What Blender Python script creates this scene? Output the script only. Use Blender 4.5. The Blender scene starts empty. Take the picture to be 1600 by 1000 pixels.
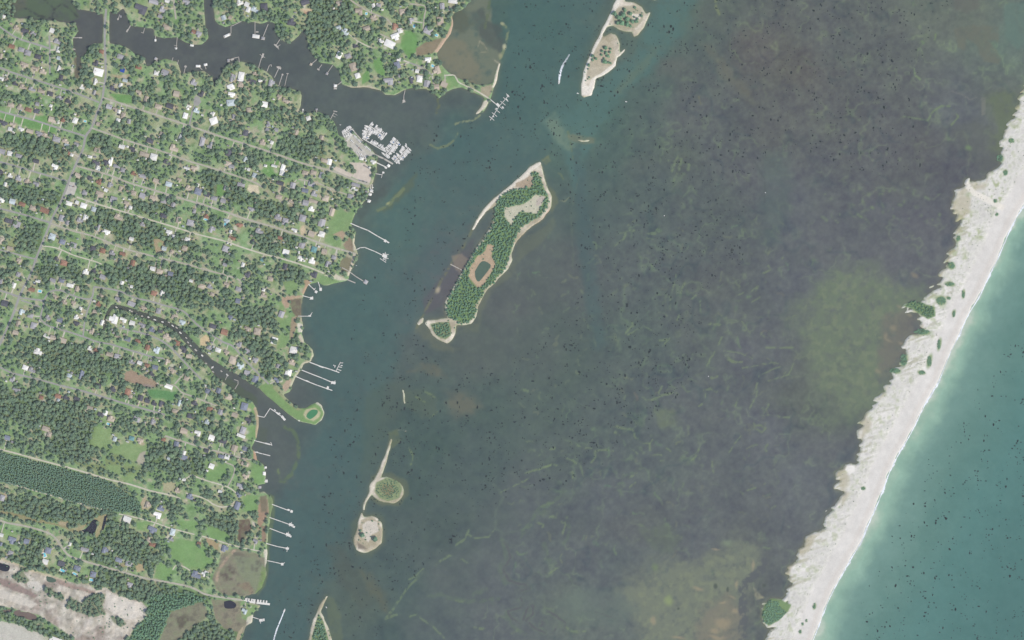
import bpy, math, random
import numpy as np
from mathutils import Vector, Matrix

random.seed(7)
rng = np.random.default_rng(11)
R = math.radians
S = 2.0                                   # metres per photograph pixel
CAM_H = 9000.0

# ------------------------------------------------------------------ camera, sky, sun, exposure
scn = bpy.context.scene
cam_data = bpy.data.cameras.new('camera')
cam_data.sensor_width = 36.0
cam_data.lens = 36.0 * CAM_H / (1600 * S)
cam_data.clip_start = 10.0
cam_data.clip_end = 60000.0
cam = bpy.data.objects.new('camera', cam_data)
scn.collection.objects.link(cam)
cam.location = (0, 0, CAM_H)
scn.camera = cam

SUN_EL, SUN_AZ = 50.0, 124.0              # morning sun from the south-east
world = bpy.data.worlds.new('World')
scn.world = world
world.use_nodes = True
wn = world.node_tree
bg = wn.nodes['Background']
sky = wn.nodes.new('ShaderNodeTexSky')
sky.sky_type = 'NISHITA'
sky.sun_disc = False
sky.sun_elevation = R(SUN_EL)
sky.sun_rotation = R(SUN_AZ)
wn.links.new(sky.outputs[0], bg.inputs[0])
bg.inputs[1].default_value = 0.15

sun_data = bpy.data.lights.new('sun', 'SUN')
sun_data.energy = 3.3
sun_data.angle = R(0.55)
sun_data.color = (1.0, 0.95, 0.87)
sun = bpy.data.objects.new('sun', sun_data)
scn.collection.objects.link(sun)
_d = Vector((math.sin(R(SUN_AZ)) * math.cos(R(SUN_EL)), math.cos(R(SUN_AZ)) * math.cos(R(SUN_EL)), math.sin(R(SUN_EL))))
sun.rotation_euler = _d.to_track_quat('Z', 'Y').to_euler()
sun.location = (0, 0, 3000)

scn.view_settings.view_transform = 'Standard'
scn.view_settings.look = 'None'
scn.view_settings.exposure = 0.0
scn.view_settings.gamma = 1.0
scn.view_settings.use_curve_mapping = False
scn.cycles.max_bounces = 4
scn.cycles.diffuse_bounces = 2
scn.cycles.glossy_bounces = 2
scn.cycles.transparent_max_bounces = 6
scn.cycles.use_denoising = True
scn.cycles.denoiser = 'OPENIMAGEDENOISE'
scn.cycles.denoising_input_passes = 'RGB_ALBEDO_NORMAL'

# ------------------------------------------------------------------ helpers
COL = scn.collection
def wx(px): return (px - 800.0) * S
def wy(py): return (500.0 - py) * S

def lin(c):
    c = np.asarray(c, dtype=np.float64) / 255.0
    return np.where(c <= 0.04045, c / 12.92, ((c + 0.055) / 1.055) ** 2.4)

# light reaching flat ground and the haze's own veil, measured once: display value of a sunlit patch -> albedo
EG, VG = np.array((.99, 1.03, 1.11)), np.array((.034, .037, .044))
EW, VW = np.array((1.06, 1.10, 1.22)), np.array((.034, .0385, .0465))
def alb(l, E=EG, V=VG): return np.maximum((np.asarray(l) - V) / E, np.asarray(l) * .18)

def link(o, parent=None):
    COL.objects.link(o)
    if parent is not None:
        o.parent = parent
    return o

def tag(o, label=None, cat=None, group=None, kind=None):
    if label: o['label'] = label
    if cat: o['category'] = cat
    if group: o['group'] = group
    if kind: o['kind'] = kind
    return o

def empty(name, loc, rz=0.0):
    o = bpy.data.objects.new(name, None)
    o.empty_display_size = 1.0
    o.location = loc
    o.rotation_euler = (0, 0, rz)
    return link(o)

class MB:
    """collects vertices and faces of one mesh"""
    def __init__(self): self.v, self.f, self.m = [], [], []
    def add(self, vs, fs, mi=0):
        b = len(self.v)
        self.v += [tuple(p) for p in vs]
        self.f += [tuple(b + i for i in f) for f in fs]
        self.m += [mi] * len(fs)
    def box(self, cx, cy, cz, sx, sy, sz, ang=0.0, mi=0):
        c, s = math.cos(ang), math.sin(ang)
        vs = []
        for dz in (-.5, .5):
            for dx, dy in ((-.5, -.5), (.5, -.5), (.5, .5), (-.5, .5)):
                x, y = dx * sx, dy * sy
                vs.append((cx + c * x - s * y, cy + s * x + c * y, cz + dz * sz))
        self.add(vs, [(3, 2, 1, 0), (4, 5, 6, 7), (0, 1, 5, 4), (1, 2, 6, 5), (2, 3, 7, 6), (3, 0, 4, 7)], mi)
    def tube(self, p, q, r0, r1, n=6, mi=0):
        p, q = Vector(p), Vector(q)
        d = (q - p).normalized()
        a = d.orthogonal().normalized(); b = d.cross(a)
        vs = []
        for c, r in ((p, r0), (q, r1)):
            for i in range(n):
                t = 2 * math.pi * i / n
                vs.append(c + a * (math.cos(t) * r) + b * (math.sin(t) * r))
        fs = [(i, (i + 1) % n, n + (i + 1) % n, n + i) for i in range(n)]
        fs += [tuple(range(n - 1, -1, -1)), tuple(range(n, 2 * n))]
        self.add(vs, fs, mi)
    def mesh(self, name, mats):
        me = bpy.data.meshes.new(name)
        me.from_pydata(self.v, [], self.f)
        for m in (mats if isinstance(mats, (list, tuple)) else [mats]):
            me.materials.append(m)
        if any(self.m):
            me.polygons.foreach_set('material_index', self.m)
        me.update()
        return me
    def build(self, name, mats, parent=None, loc=None):
        o = bpy.data.objects.new(name, self.mesh(name, mats))
        if loc: o.location = loc
        return link(o, parent)

def new_mesh_obj(name, me, parent=None):
    return link(bpy.data.objects.new(name, me), parent)

# ------------------------------------------------------------------ materials
def mat(name, rgb, rough=0.85, var=0.15, scale=0.3, rgb2=None, bump=0.0, spec=0.3, metal=0.0, rand=0.0, coord='Object', detail=4.0):
    """plain surface: base colour broken up by noise, optional second colour and per-object random tint"""
    m = bpy.data.materials.new(name)
    m.use_nodes = True
    nt = m.node_tree
    p = nt.nodes['Principled BSDF']
    p.inputs['Roughness'].default_value = rough
    p.inputs['Specular IOR Level'].default_value = spec
    p.inputs['Metallic'].default_value = metal
    tc = nt.nodes.new('ShaderNodeTexCoord')
    nz = nt.nodes.new('ShaderNodeTexNoise')
    nz.inputs['Scale'].default_value = scale
    nz.inputs['Detail'].default_value = detail
    nz.inputs['Roughness'].default_value = 0.6
    nt.links.new(tc.outputs[coord], nz.inputs['Vector'])
    c1 = np.asarray(rgb, float)
    c2 = np.asarray(rgb2, float) if rgb2 is not None else c1 * (1 + var)
    if rgb2 is None: c1 = c1 * (1 - var)
    rp = nt.nodes.new('ShaderNodeValToRGB')
    rp.color_ramp.elements[0].position = 0.33
    rp.color_ramp.elements[1].position = 0.67
    rp.color_ramp.elements[0].color = (*np.clip(c1, 0, .95), 1)
    rp.color_ramp.elements[1].color = (*np.clip(c2, 0, .95), 1)
    nt.links.new(nz.outputs['Fac'], rp.inputs['Fac'])
    out = rp.outputs['Color']
    if rand > 0:
        oi = nt.nodes.new('ShaderNodeObjectInfo')
        mr = nt.nodes.new('ShaderNodeMapRange')
        mr.inputs['To Min'].default_value = 1 - rand
        mr.inputs['To Max'].default_value = 1 + rand
        nt.links.new(oi.outputs['Random'], mr.inputs['Value'])
        mx = nt.nodes.new('ShaderNodeVectorMath'); mx.operation = 'SCALE'
        nt.links.new(out, mx.inputs[0]); nt.links.new(mr.outputs[0], mx.inputs['Scale'])
        out = mx.outputs[0]
    nt.links.new(out, p.inputs['Base Color'])
    if bump > 0:
        b = nt.nodes.new('ShaderNodeBump')
        b.inputs['Strength'].default_value = bump
        b.inputs['Distance'].default_value = 0.5
        nt.links.new(nz.outputs['Fac'], b.inputs['Height'])
        nt.links.new(b.outputs[0], p.inputs['Normal'])
    return m

def attr_mat(name, rough, spec, layers, bumps=(), rough_bump=None):
    """colour attribute 'Col' times several noise layers (scale, amount, detail)"""
    m = bpy.data.materials.new(name)
    m.use_nodes = True
    nt = m.node_tree
    p = nt.nodes['Principled BSDF']
    p.inputs['Roughness'].default_value = rough
    p.inputs['Specular IOR Level'].default_value = spec
    at = nt.nodes.new('ShaderNodeAttribute'); at.attribute_name = 'Col'
    tc = nt.nodes.new('ShaderNodeTexCoord')
    out = at.outputs['Color']
    for (sc, amt, det) in layers:
        nz = nt.nodes.new('ShaderNodeTexNoise')
        nz.inputs['Scale'].default_value = sc
        nz.inputs['Detail'].default_value = det
        nz.inputs['Roughness'].default_value = 0.65
        nt.links.new(tc.outputs['Object'], nz.inputs['Vector'])
        mr = nt.nodes.new('ShaderNodeMapRange')
        mr.inputs['From Min'].default_value = 0.3
        mr.inputs['From Max'].default_value = 0.7
        mr.inputs['To Min'].default_value = 1 - amt
        mr.inputs['To Max'].default_value = 1 + amt
        nt.links.new(nz.outputs['Fac'], mr.inputs['Value'])
        mx = nt.nodes.new('ShaderNodeVectorMath'); mx.operation = 'SCALE'
        nt.links.new(out, mx.inputs[0]); nt.links.new(mr.outputs[0], mx.inputs['Scale'])
        out = mx.outputs[0]
    nt.links.new(out, p.inputs['Base Color'])
    prev = None
    for (sc, st, dist) in bumps:
        nz = nt.nodes.new('ShaderNodeTexNoise')
        nz.inputs['Scale'].default_value = sc
        nz.inputs['Detail'].default_value = 5
        nt.links.new(tc.outputs['Object'], nz.inputs['Vector'])
        b = nt.nodes.new('ShaderNodeBump')
        b.inputs['Strength'].default_value = st
        b.inputs['Distance'].default_value = dist
        nt.links.new(nz.outputs['Fac'], b.inputs['Height'])
        if prev is not None: nt.links.new(prev, b.inputs['Normal'])
        prev = b.outputs[0]
    if prev is not None: nt.links.new(prev, p.inputs['Normal'])
    return m

def foam_mat(name, density, scale=0.16):
    """broken white foam: opaque froth where the noise is high, clear between"""
    m = bpy.data.materials.new(name)
    m.use_nodes = True
    nt = m.node_tree
    p = nt.nodes['Principled BSDF']
    p.inputs['Base Color'].default_value = (.78, .80, .80, 1)
    p.inputs['Roughness'].default_value = 0.9
    tc = nt.nodes.new('ShaderNodeTexCoord')
    nz = nt.nodes.new('ShaderNodeTexNoise')
    nz.inputs['Scale'].default_value = scale; nz.inputs['Detail'].default_value = 6; nz.inputs['Roughness'].default_value = .7
    nt.links.new(tc.outputs['Object'], nz.inputs['Vector'])
    at = nt.nodes.new('ShaderNodeAttribute'); at.attribute_name = 'Foam'
    mr = nt.nodes.new('ShaderNodeMapRange')
    mr.inputs['From Min'].default_value = 0.62 - density * .4
    mr.inputs['From Max'].default_value = 0.78 - density * .4
    nt.links.new(nz.outputs['Fac'], mr.inputs['Value'])
    mu = nt.nodes.new('ShaderNodeMath'); mu.operation = 'MULTIPLY'
    nt.links.new(mr.outputs[0], mu.inputs[0]); nt.links.new(at.outputs['Fac'], mu.inputs[1])
    nt.links.new(mu.outputs[0], p.inputs['Alpha'])
    return m

def L(*c): return tuple(alb(lin(c)))

M = {}
M['ground'] = attr_mat('ground', .95, .15, [(.05, .10, 4), (.35, .16, 3)], [(.25, .5, .8)])
M['sand'] = attr_mat('sand', .95, .15, [(.03, .05, 5), (.3, .06, 3)], [(.15, .5, .8)])
M['water'] = attr_mat('water', .22, .5, [(.012, .030, 5), (.09, .035, 4)], [(.12, .25, .25)])
M['asphalt'] = mat('asphalt', L(160, 161, 160), .9, .08, .06)
M['gravel_road'] = mat('gravel_road', L(178, 176, 166), .95, .10, .08)
M['sand_track'] = mat('sand_track', L(198, 196, 182), .95, .10, .09)
M['concrete'] = mat('concrete', L(196, 193, 184), .9, .10, .12)
M['lot'] = mat('lot_gravel', L(192, 190, 184), .95, .10, .1)
M['pinkish_lot'] = mat('shell_lot', L(202, 193, 183), .95, .09, .1)
M['deck'] = mat('weathered_deck', L(186, 183, 178), .9, .12, .5)
M['deck_white'] = mat('pale_deck', L(222, 221, 218), .85, .08, .5)
M['pile'] = mat('timber_pile', L(120, 108, 96), .9, .15, 1.0)
M['wall'] = mat('siding_wall', L(198, 190, 176), .8, .10, .6, rand=.2)
M['brick'] = mat('brick_chimney', L(140, 90, 75), .9, .2, 2.)
M['pool_water'] = mat('pool_water', L(120, 205, 225), .1, .05, .3, spec=.5)
M['pool_deck'] = mat('pool_deck', L(224, 220, 212), .85, .06, .4)
M['hull'] = mat('white_gelcoat', L(236, 236, 236), .35, .03, .4, spec=.5)
M['boat_deck'] = mat('boat_deck', L(222, 222, 220), .6, .05, .6, rand=.1)
M['cabin'] = mat('boat_cabin', L(240, 240, 240), .4, .03, .6, rand=.05)
M['tint'] = mat('tinted_screen', (.03, .04, .05), .15, .1, .6, spec=.5)
M['canvas_blue'] = mat('blue_canvas', L(92, 125, 170), .8, .1, .6)
M['pond'] = mat('dark_pond_water', L(66, 68, 78), .25, .06, .04, spec=.5)
M['pond_teal'] = mat('teal_pond_water', L(92, 110, 100), .3, .06, .04, spec=.5)
M['pond_green'] = mat('green_pond_water', L(84, 138, 104), .3, .10, .05, spec=.5)
M['pond_brown'] = mat('brown_pond_water', L(124, 112, 108), .2, .06, .05, spec=.5)
M['weed'] = mat('dark_seaweed', (.008, .016, .016), .8, .3, .4)
M['bark'] = mat('bark', (.10, .08, .06), .95, .2, .5)
M['car_w'] = mat('white_car_paint', (.75, .75, .75), .3, .02, 1., spec=.5)
M['car_g'] = mat('silver_car_paint', (.35, .36, .38), .3, .02, 1., spec=.5)
M['car_d'] = mat('dark_car_paint', (.04, .05, .07), .3, .02, 1., spec=.5)
M['car_r'] = mat('red_car_paint', (.35, .04, .04), .3, .02, 1., spec=.5)
M['surf'] = foam_mat('surf_foam', .85, .10)
M['wake'] = foam_mat('wake_foam', .75, .22)
ROOF = {
 'W': ('white', L(238, 238, 236)), 'G': ('grey', L(172, 172, 178)), 'D': ('charcoal', L(104, 106, 116)),
 'T': ('tan', L(188, 178, 166)), 'R': ('terracotta', L(162, 130, 117)), 'N': ('slate blue', L(138, 145, 162)),
 'P': ('pale blue', L(196, 208, 214)), 'B': ('bright blue', L(72, 98, 178)), 'E': ('teal', L(126, 168, 172)),
}
for k, (nm, c) in ROOF.items():
    M['roof_' + k] = mat(nm.replace(' ', '_') + '_roof', c, .85, .12, .35, rand=.14)

def leaf_mat(name, cols):
    """foliage: per-plant choice among several greens, mottled by leaf clumps"""
    m = bpy.data.materials.new(name)
    m.use_nodes = True
    nt = m.node_tree
    p = nt.nodes['Principled BSDF']
    p.inputs['Roughness'].default_value = .75
    p.inputs['Specular IOR Level'].default_value = .25
    oi = nt.nodes.new('ShaderNodeObjectInfo')
    rp = nt.nodes.new('ShaderNodeValToRGB')
    while len(rp.color_ramp.elements) < len(cols):
        rp.color_ramp.elements.new(.5)
    for i, c in enumerate(cols):
        rp.color_ramp.elements[i].position = i / (len(cols) - 1)
        rp.color_ramp.elements[i].color = (*c, 1)
    nt.links.new(oi.outputs['Random'], rp.inputs['Fac'])
    tc = nt.nodes.new('ShaderNodeTexCoord')
    nz = nt.nodes.new('ShaderNodeTexNoise')
    nz.inputs['Scale'].default_value = .55; nz.inputs['Detail'].default_value = 3
    nt.links.new(tc.outputs['Object'], nz.inputs['Vector'])
    mr = nt.nodes.new('ShaderNodeMapRange')
    mr.inputs['From Min'].default_value = .3; mr.inputs['From Max'].default_value = .7
    mr.inputs['To Min'].default_value = .78; mr.inputs['To Max'].default_value = 1.28
    nt.links.new(nz.outputs['Fac'], mr.inputs['Value'])
    mx = nt.nodes.new('ShaderNodeVectorMath'); mx.operation = 'SCALE'
    nt.links.new(rp.outputs[0], mx.inputs[0]); nt.links.new(mr.outputs[0], mx.inputs['Scale'])
    nt.links.new(mx.outputs[0], p.inputs['Base Color'])
    return m
M['leaf'] = leaf_mat('broadleaf_foliage', [(0.108, 0.165, 0.106), (0.143, 0.214, 0.126), (0.123, 0.184, 0.126), (0.165, 0.244, 0.136), (0.196, 0.278, 0.150), (0.128, 0.191, 0.120), (0.189, 0.246, 0.138), (0.150, 0.208, 0.136)])
M['pine'] = leaf_mat('pine_foliage', [(.150, .248, .165), (.172, .280, .176), (.142, .236, .168), (.188, .290, .178)])
M['shrub'] = leaf_mat('shrub_foliage', [(.132, .245, .138), (.160, .285, .158), (.120, .205, .132), (.180, .31, .172)])
M['dune'] = leaf_mat('dune_grass_foliage', [(.20, .24, .15), (.14, .19, .11), (.28, .29, .21)])

# ------------------------------------------------------------------ raster of the place (one sample per 1.6 photo pixels)
ST = 1.6
MARG = 96.0
NX = int(round((1600 + 2 * MARG) / ST)) + 1
NY = int(round((1000 + 2 * MARG) / ST)) + 1
gx = -MARG + np.arange(NX) * ST
gy = -MARG + np.arange(NY) * ST
PX, PY = np.meshgrid(gx, gy)

def vnoise(cell, seed):
    r = np.random.default_rng(seed)
    w = int((1600 + 2 * MARG) / cell) + 3; h = int((1000 + 2 * MARG) / cell) + 3
    g = r.random((h, w))
    fx = (PX + MARG) / cell; fy = (PY + MARG) / cell
    ix = np.floor(fx).astype(int); iy = np.floor(fy).astype(int)
    tx = fx - ix; ty = fy - iy
    tx = tx * tx * (3 - 2 * tx); ty = ty * ty * (3 - 2 * ty)
    return (g[iy, ix] * (1 - tx) + g[iy, ix + 1] * tx) * (1 - ty) + (g[iy + 1, ix] * (1 - tx) + g[iy + 1, ix + 1] * tx) * ty

def fbm(cell, seed, octv=4, gain=.55):
    a, s, n = 1.0, 0.0, 0.0
    for i in range(octv):
        n = n + a * vnoise(max(cell / 2 ** i, 1.7), seed + 17 * i); s += a; a *= gain
    return n / s

def blur(a, n=1):
    for _ in range(n):
        p = np.pad(a, 1, mode='edge')
        a = (p[:-2, 1:-1] + 2 * p[1:-1, 1:-1] + p[2:, 1:-1]) / 4
        p = np.pad(a, 1, mode='edge')
        a = (p[1:-1, :-2] + 2 * p[1:-1, 1:-1] + p[1:-1, 2:]) / 4
    return a

WARP1 = (fbm(14, 101, 3) - .5) * 2, (fbm(14, 202, 3) - .5) * 2
WARP2 = (fbm(60, 303, 5) - .5) * 2, (fbm(60, 404, 5) - .5) * 2

def _win(pts, pad):
    xs = [p[0] for p in pts]; ys = [p[1] for p in pts]
    i0 = max(0, int((min(xs) - pad + MARG) / ST)); i1 = min(NX, int((max(xs) + pad + MARG) / ST) + 2)
    j0 = max(0, int((min(ys) - pad + MARG) / ST)); j1 = min(NY, int((max(ys) + pad + MARG) / ST) + 2)
    return slice(j0, max(j1, j0)), slice(i0, max(i1, i0))

def segdist(X, Y, a, b):
    dx, dy = b[0] - a[0], b[1] - a[1]
    l2 = dx * dx + dy * dy + 1e-9
    t = np.clip(((X - a[0]) * dx + (Y - a[1]) * dy) / l2, 0, 1)
    return np.hypot(X - a[0] - t * dx, Y - a[1] - t * dy)

def polymask(pts, soft=1.0, warp=0.0, big=0.0):
    """soft mask of a polygon given in photograph pixels -> (window, values)"""
    pad = soft * 2 + warp + big + 3
    w = _win(pts, pad)
    X, Y = PX[w], PY[w]
    if warp: X = X + WARP1[0][w] * warp; Y = Y + WARP1[1][w] * warp
    if big: X = X + WARP2[0][w] * big; Y = Y + WARP2[1][w] * big
    if X.size == 0: return w, X
    ins = np.zeros(X.shape, bool); d = np.full(X.shape, 1e9)
    n = len(pts)
    for i in range(n):
        a, b = pts[i], pts[(i + 1) % n]
        d = np.minimum(d, segdist(X, Y, a, b))
        if a[1] != b[1]:
            c = (a[1] > Y) != (b[1] > Y)
            ins ^= c & (X < (b[0] - a[0]) * (Y - a[1]) / (b[1] - a[1]) + a[0])
    sd = np.where(ins, d, -d)
    t = np.clip(.5 + sd / (2 * max(soft, .3)), 0, 1)
    return w, t * t * (3 - 2 * t)

def linemask(pts, width, soft=1.0, warp=0.0):
    """soft mask of a band along a polyline"""
    w = _win(pts, width + soft * 2 + warp + 3)
    X, Y = PX[w], PY[w]
    if warp: X = X + WARP1[0][w] * warp; Y = Y + WARP1[1][w] * warp
    if X.size == 0: return w, X
    d = np.full(X.shape, 1e9)
    for a, b in zip(pts[:-1], pts[1:]):
        d = np.minimum(d, segdist(X, Y, a, b))
    t = np.clip(.5 + (width / 2 - d) / (2 * max(soft, .3)), 0, 1)
    return w, t * t * (3 - 2 * t)

def dotmask(x, y, rx, ry, ang=0.0, soft=.5, warp=0.0):
    r = max(rx, ry) * (1 + soft) + warp + 2
    w = _win([(x - r, y - r), (x + r, y + r)], 2)
    X, Y = PX[w] - x, PY[w] - y
    if warp: X = X + WARP1[0][w] * warp; Y = Y + WARP1[1][w] * warp
    c, s = math.cos(R(ang)), math.sin(R(ang))
    q = np.hypot((X * c + Y * s) / rx, (-X * s + Y * c) / ry)
    t = np.clip(.5 + (1 - q) / (2 * soft), 0, 1)
    return w, t * t * (3 - 2 * t)

def put(img, wm, col, op=1.0):
    w, m = wm
    if m.size == 0: return
    c = np.asarray(col, float)
    if img.ndim == 3: img[w] += (m * op)[..., None] * (c - img[w])
    else: img[w] += (m * op) * (c - img[w])

# ------------------------------------------------------------------ outlines (photograph pixels)
MAINLAND = [(-120, 16), (0, 22), (20, 27), (50, 30), (90, 33), (118, 38), (122, 50), (114, 60), (114, 78), (120, 88), (119, 110), (123, 112), (126, 90), (134, 85), (138, 75), (146, 68), (161, 67),
 (169, 67), (186, 70), (202, 76), (212, 86), (226, 90), (229, 104), (233, 104), (240, 97), (258, 92), (277, 97), (283, 116), (288, 114), (300, 113), (320, 110), (332, 120), (335, 138), (340, 124), (346, 116), (349, 107), (362, 100), (378, 96),
 (400, 104), (416, 112), (424, 118), (430, 130), (440, 136), (460, 140), (472, 148), (470, 165), (466, 172), (478, 176), (500, 176), (512, 182), (522, 190), (526, 200), (529, 212),
 (539, 216), (551, 204), (565.5, 221), (582, 234), (589, 244), (588, 266), (582, 286), (576, 292), (578, 300), (572, 312), (558, 328), (553, 340), (549, 352), (556, 362), (554, 380), (558, 392), (560, 400),
 (553, 414), (546, 426), (543, 438), (530, 441), (512, 446), (505, 446), (498, 441), (488, 443), (480, 447), (474, 462), (472, 474), (471, 490), (472, 503), (474, 512), (472, 522), (476, 534), (481, 538), (488, 546), (490, 556), (486, 566), (475, 569), (471, 578), (463, 588), (455, 605), (453, 612),
 (442, 616), (456, 630), (467, 638), (478, 638), (486, 633), (496, 628.5), (503, 634), (507, 645), (503, 656), (492, 664), (467, 658), (453, 649), (436, 635), (418, 619), (404, 606), (384, 594), (374, 587), (360, 580), (353, 575),
 (342, 568), (331, 562), (320, 551), (309, 541), (297, 527), (285, 515), (273, 506), (258, 499), (240, 492.5), (222, 487.5), (206, 482), (190, 477.5), (175, 475), (167, 484), (162.5, 500), (160, 517), (163, 518), (167, 501), (172, 487), (177, 481.5), (190, 484), (206, 489.5), (222, 496), (240, 501.5),
 (256, 507.5), (269, 514), (281, 527), (293, 540), (305, 553), (317, 565), (328, 574), (332.6, 582), (341, 591), (349, 598), (360, 605), (367, 612), (376, 620), (386, 624), (394, 627), (400, 636), (404, 650), (404, 664), (401, 684), (396, 694), (393, 701), (399, 706), (401, 718), (414, 728), (415, 744), (415, 756), (403, 758), (404, 770), (412, 768), (425, 778), (427, 790),
 (424, 800), (420, 828), (418, 850), (418, 866), (416, 886), (416, 900), (410, 918), (400, 928), (383, 931), (381, 937), (408, 946), (395, 958), (394, 972), (384, 978), (380, 992), (374, 1004), (355, 1120), (-120, 1120)]
CAUSEWAY = [(160, 6), (172, 6), (170, 40), (171, 72), (160, 72), (161, 40)]
NORTHLAND = [(114, -120), (114, 0), (118, 12), (130, 16), (144, 18), (156, 22), (172, 17), (180, 22), (192, 13), (199, 26), (204, 40), (226, 42), (240, 46), (241, 56), (255, 60), (275, 58), (290, 66), (305, 70), (316, 69), (326, 60), (321, 40), (318, 0), (318, -120)]
NORTHMID = [(331, -120), (332, 0), (335, 30), (341, 38), (352, 42), (365, 37), (378, 33), (392, 34), (408, 37), (421, 33), (430, 38), (429, 50), (436, 58), (446, 66), (456, 66), (467, 56), (478, 40), (484, 28), (480, 44), (479, 60), (484, 76), (490, 88), (500, 97), (520, 101), (530, 111), (532, 123), (534, 131),
 (550, 137), (574, 136), (596, 142), (602, 148), (616, 149), (632, 141), (640, 138), (664, 138), (678, 146), (686, 154), (692, 147), (706, 140), (720, 136), (734, 142), (748, 148), (758, 154), (752, 166), (741, 180), (756, 174), (765, 158), (772, 138), (777, 122), (782, 98), (779, 99), (774, 116), (768, 131), (752, 133), (735, 129), (716, 122), (700, 113), (688, 98), (682, 84), (692, 70), (704, 52), (708, 38), (706, 22), (722, 16), (738, -4), (738, -120)]
TOPLEFT = [(-120, -120), (16, -120), (17, 8), (8, 20), (-120, 14)]
BIG_ISLE = [(845, 252), (838, 254), (828, 261), (815, 274), (806, 282), (795, 292), (783, 301), (770, 312), (758, 324), (750, 334), (742, 348), (736, 361), (741, 358), (750, 343), (760, 331), (771, 324), (774, 330), (768, 350), (758, 369), (745, 385), (736, 400), (727, 416), (717, 432), (704, 456), (696, 470), (695, 486), (700, 497), (668, 500), (664, 505),
 (670, 512), (676, 524), (685, 531), (698, 536), (707, 529), (712, 520), (712, 508), (725, 509), (737, 506), (743, 496), (749, 475), (756, 460), (770, 445), (783, 431), (795, 419), (800, 405), (799, 396), (805, 381), (815, 369), (830, 354), (850, 341), (861, 325), (862.5, 308), (856, 294), (851, 278), (848, 266)]
SPIT = [(655, 499), (662, 496), (661, 504), (655, 509), (652, 506)]
NORTH_ISLE = [(968, -40), (962, 0), (952, 22), (938, 52), (925, 78), (914, 106), (908, 130), (909, 148), (912, 153), (924, 150), (929, 138), (931, 123), (940, 119), (952, 113), (962, 104), (964, 90), (972, 83), (980, 74), (974, 77), (968, 82), (968, 66), (962, 55), (955, 52), (944, 57), (940, 56), (950, 42), (958, 40), (966, 46), (976, 50), (988, 50), (990, 58), (997, 55), (1006, 43), (1012, 30), (1018, 17), (1010, 22), (1004, 11), (990, 3), (976, 1), (978, -40)]
TOP_BITS = [(1021, -30), (1020, 1), (1026, 0), (1030, -30)]
BAR_A = [(629, 606), (632, 610), (633, 620), (634, 631), (631, 632), (630, 620)]
STRIP = [(612, 683), (609, 690), (603, 708), (596, 722), (590, 740), (582, 754), (574, 772), (568, 786), (566, 800), (569, 800), (572, 786), (580, 772), (596, 745), (602, 730), (608, 706), (613, 688)]
ROUND_ISLE = [(606 + 27 * math.cos(t) - 2, 766 + 20 * math.sin(t) + 3 * math.cos(t)) for t in np.linspace(0, 2 * math.pi, 26)[:-1]]
LOW_ISLE = [(564, 800), (560, 815), (554, 836), (552, 850), (557, 860), (567, 864), (575, 863), (586, 857), (596, 848), (598, 832), (597, 818), (590, 809), (580, 805), (569, 808)]
END_ISLE = [(515, 928), (508, 934), (500, 944), (493, 960), (486, 980), (482, 1000), (478, 1040), (520, 1040), (519, 1000), (513, 980), (506, 965), (501, 956), (506, 944)]
BAR_B = [(894, 217), (908, 218), (922, 219), (928, 217), (920, 221), (906, 221)]
DUNE_W = [(1640, 60), (1600, 140), (1590, 148), (1591, 165), (1582, 180), (1573, 194), (1572, 200), (1565, 214), (1562, 230), (1566, 245), (1555, 260), (1545, 268), (1540, 275), (1530, 288), (1520, 285), (1508, 283), (1497, 298), (1490, 308), (1489, 320), (1490, 335), (1498, 345), (1497, 356), (1490, 375), (1488, 388), (1482, 400), (1479, 418), (1468, 431), (1472, 444), (1455, 454), (1436, 470), (1412, 474), (1410, 482), (1434, 486),
 (1432, 498), (1440, 510), (1432, 520), (1415, 533), (1412, 545), (1418, 560), (1400, 568), (1388, 575), (1392, 590), (1385, 604), (1378, 620), (1362, 632), (1350, 645), (1346, 655), (1341, 675), (1345, 690), (1338, 715), (1335, 728), (1322, 725), (1319, 733), (1308, 740), (1304, 760), (1317, 772), (1309, 787), (1297, 797), (1291, 808), (1288, 820), (1276, 834), (1262, 830), (1254, 845), (1248, 862), (1241, 880), (1232, 884), (1230, 905), (1240, 912), (1222, 930), (1226, 944), (1194, 946), (1192, 970), (1206, 980), (1196, 1000), (1170, 1060), (1150, 1120)]
SURF = [(1650, 235), (1600, 319), (1584, 345), (1570, 376), (1559, 402), (1544, 432), (1530, 462), (1519, 480), (1508, 499), (1499, 521), (1483, 553), (1465, 598), (1446, 629), (1424, 674), (1404, 708), (1388, 740), (1378, 768), (1364, 801), (1343, 848), (1322, 885), (1300, 925), (1286, 957), (1270, 1000), (1225, 1120)]
BARRIER = DUNE_W + SURF[::-1]

land = np.zeros_like(PX)
def addland(pts, soft=.8, warp=1.2):
    w, m = polymask(pts, soft, warp)
    if m.size: land[w] = np.maximum(land[w], m)
for p_ in (MAINLAND, CAUSEWAY, NORTHLAND, NORTHMID, TOPLEFT): addland(p_)
for p_ in (BIG_ISLE, SPIT, NORTH_ISLE, TOP_BITS, BAR_A, STRIP, ROUND_ISLE, LOW_ISLE, END_ISLE, BAR_B): addland(p_, .7, 1.7)
w_, m_ = polymask(BARRIER, 1.0, 2.0)
_sd = np.full(PX[w_].shape, 1e9)
for a, b in zip(SURF[:-1], SURF[1:]): _sd = np.minimum(_sd, segdist(PX[w_], PY[w_], a, b))
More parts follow.
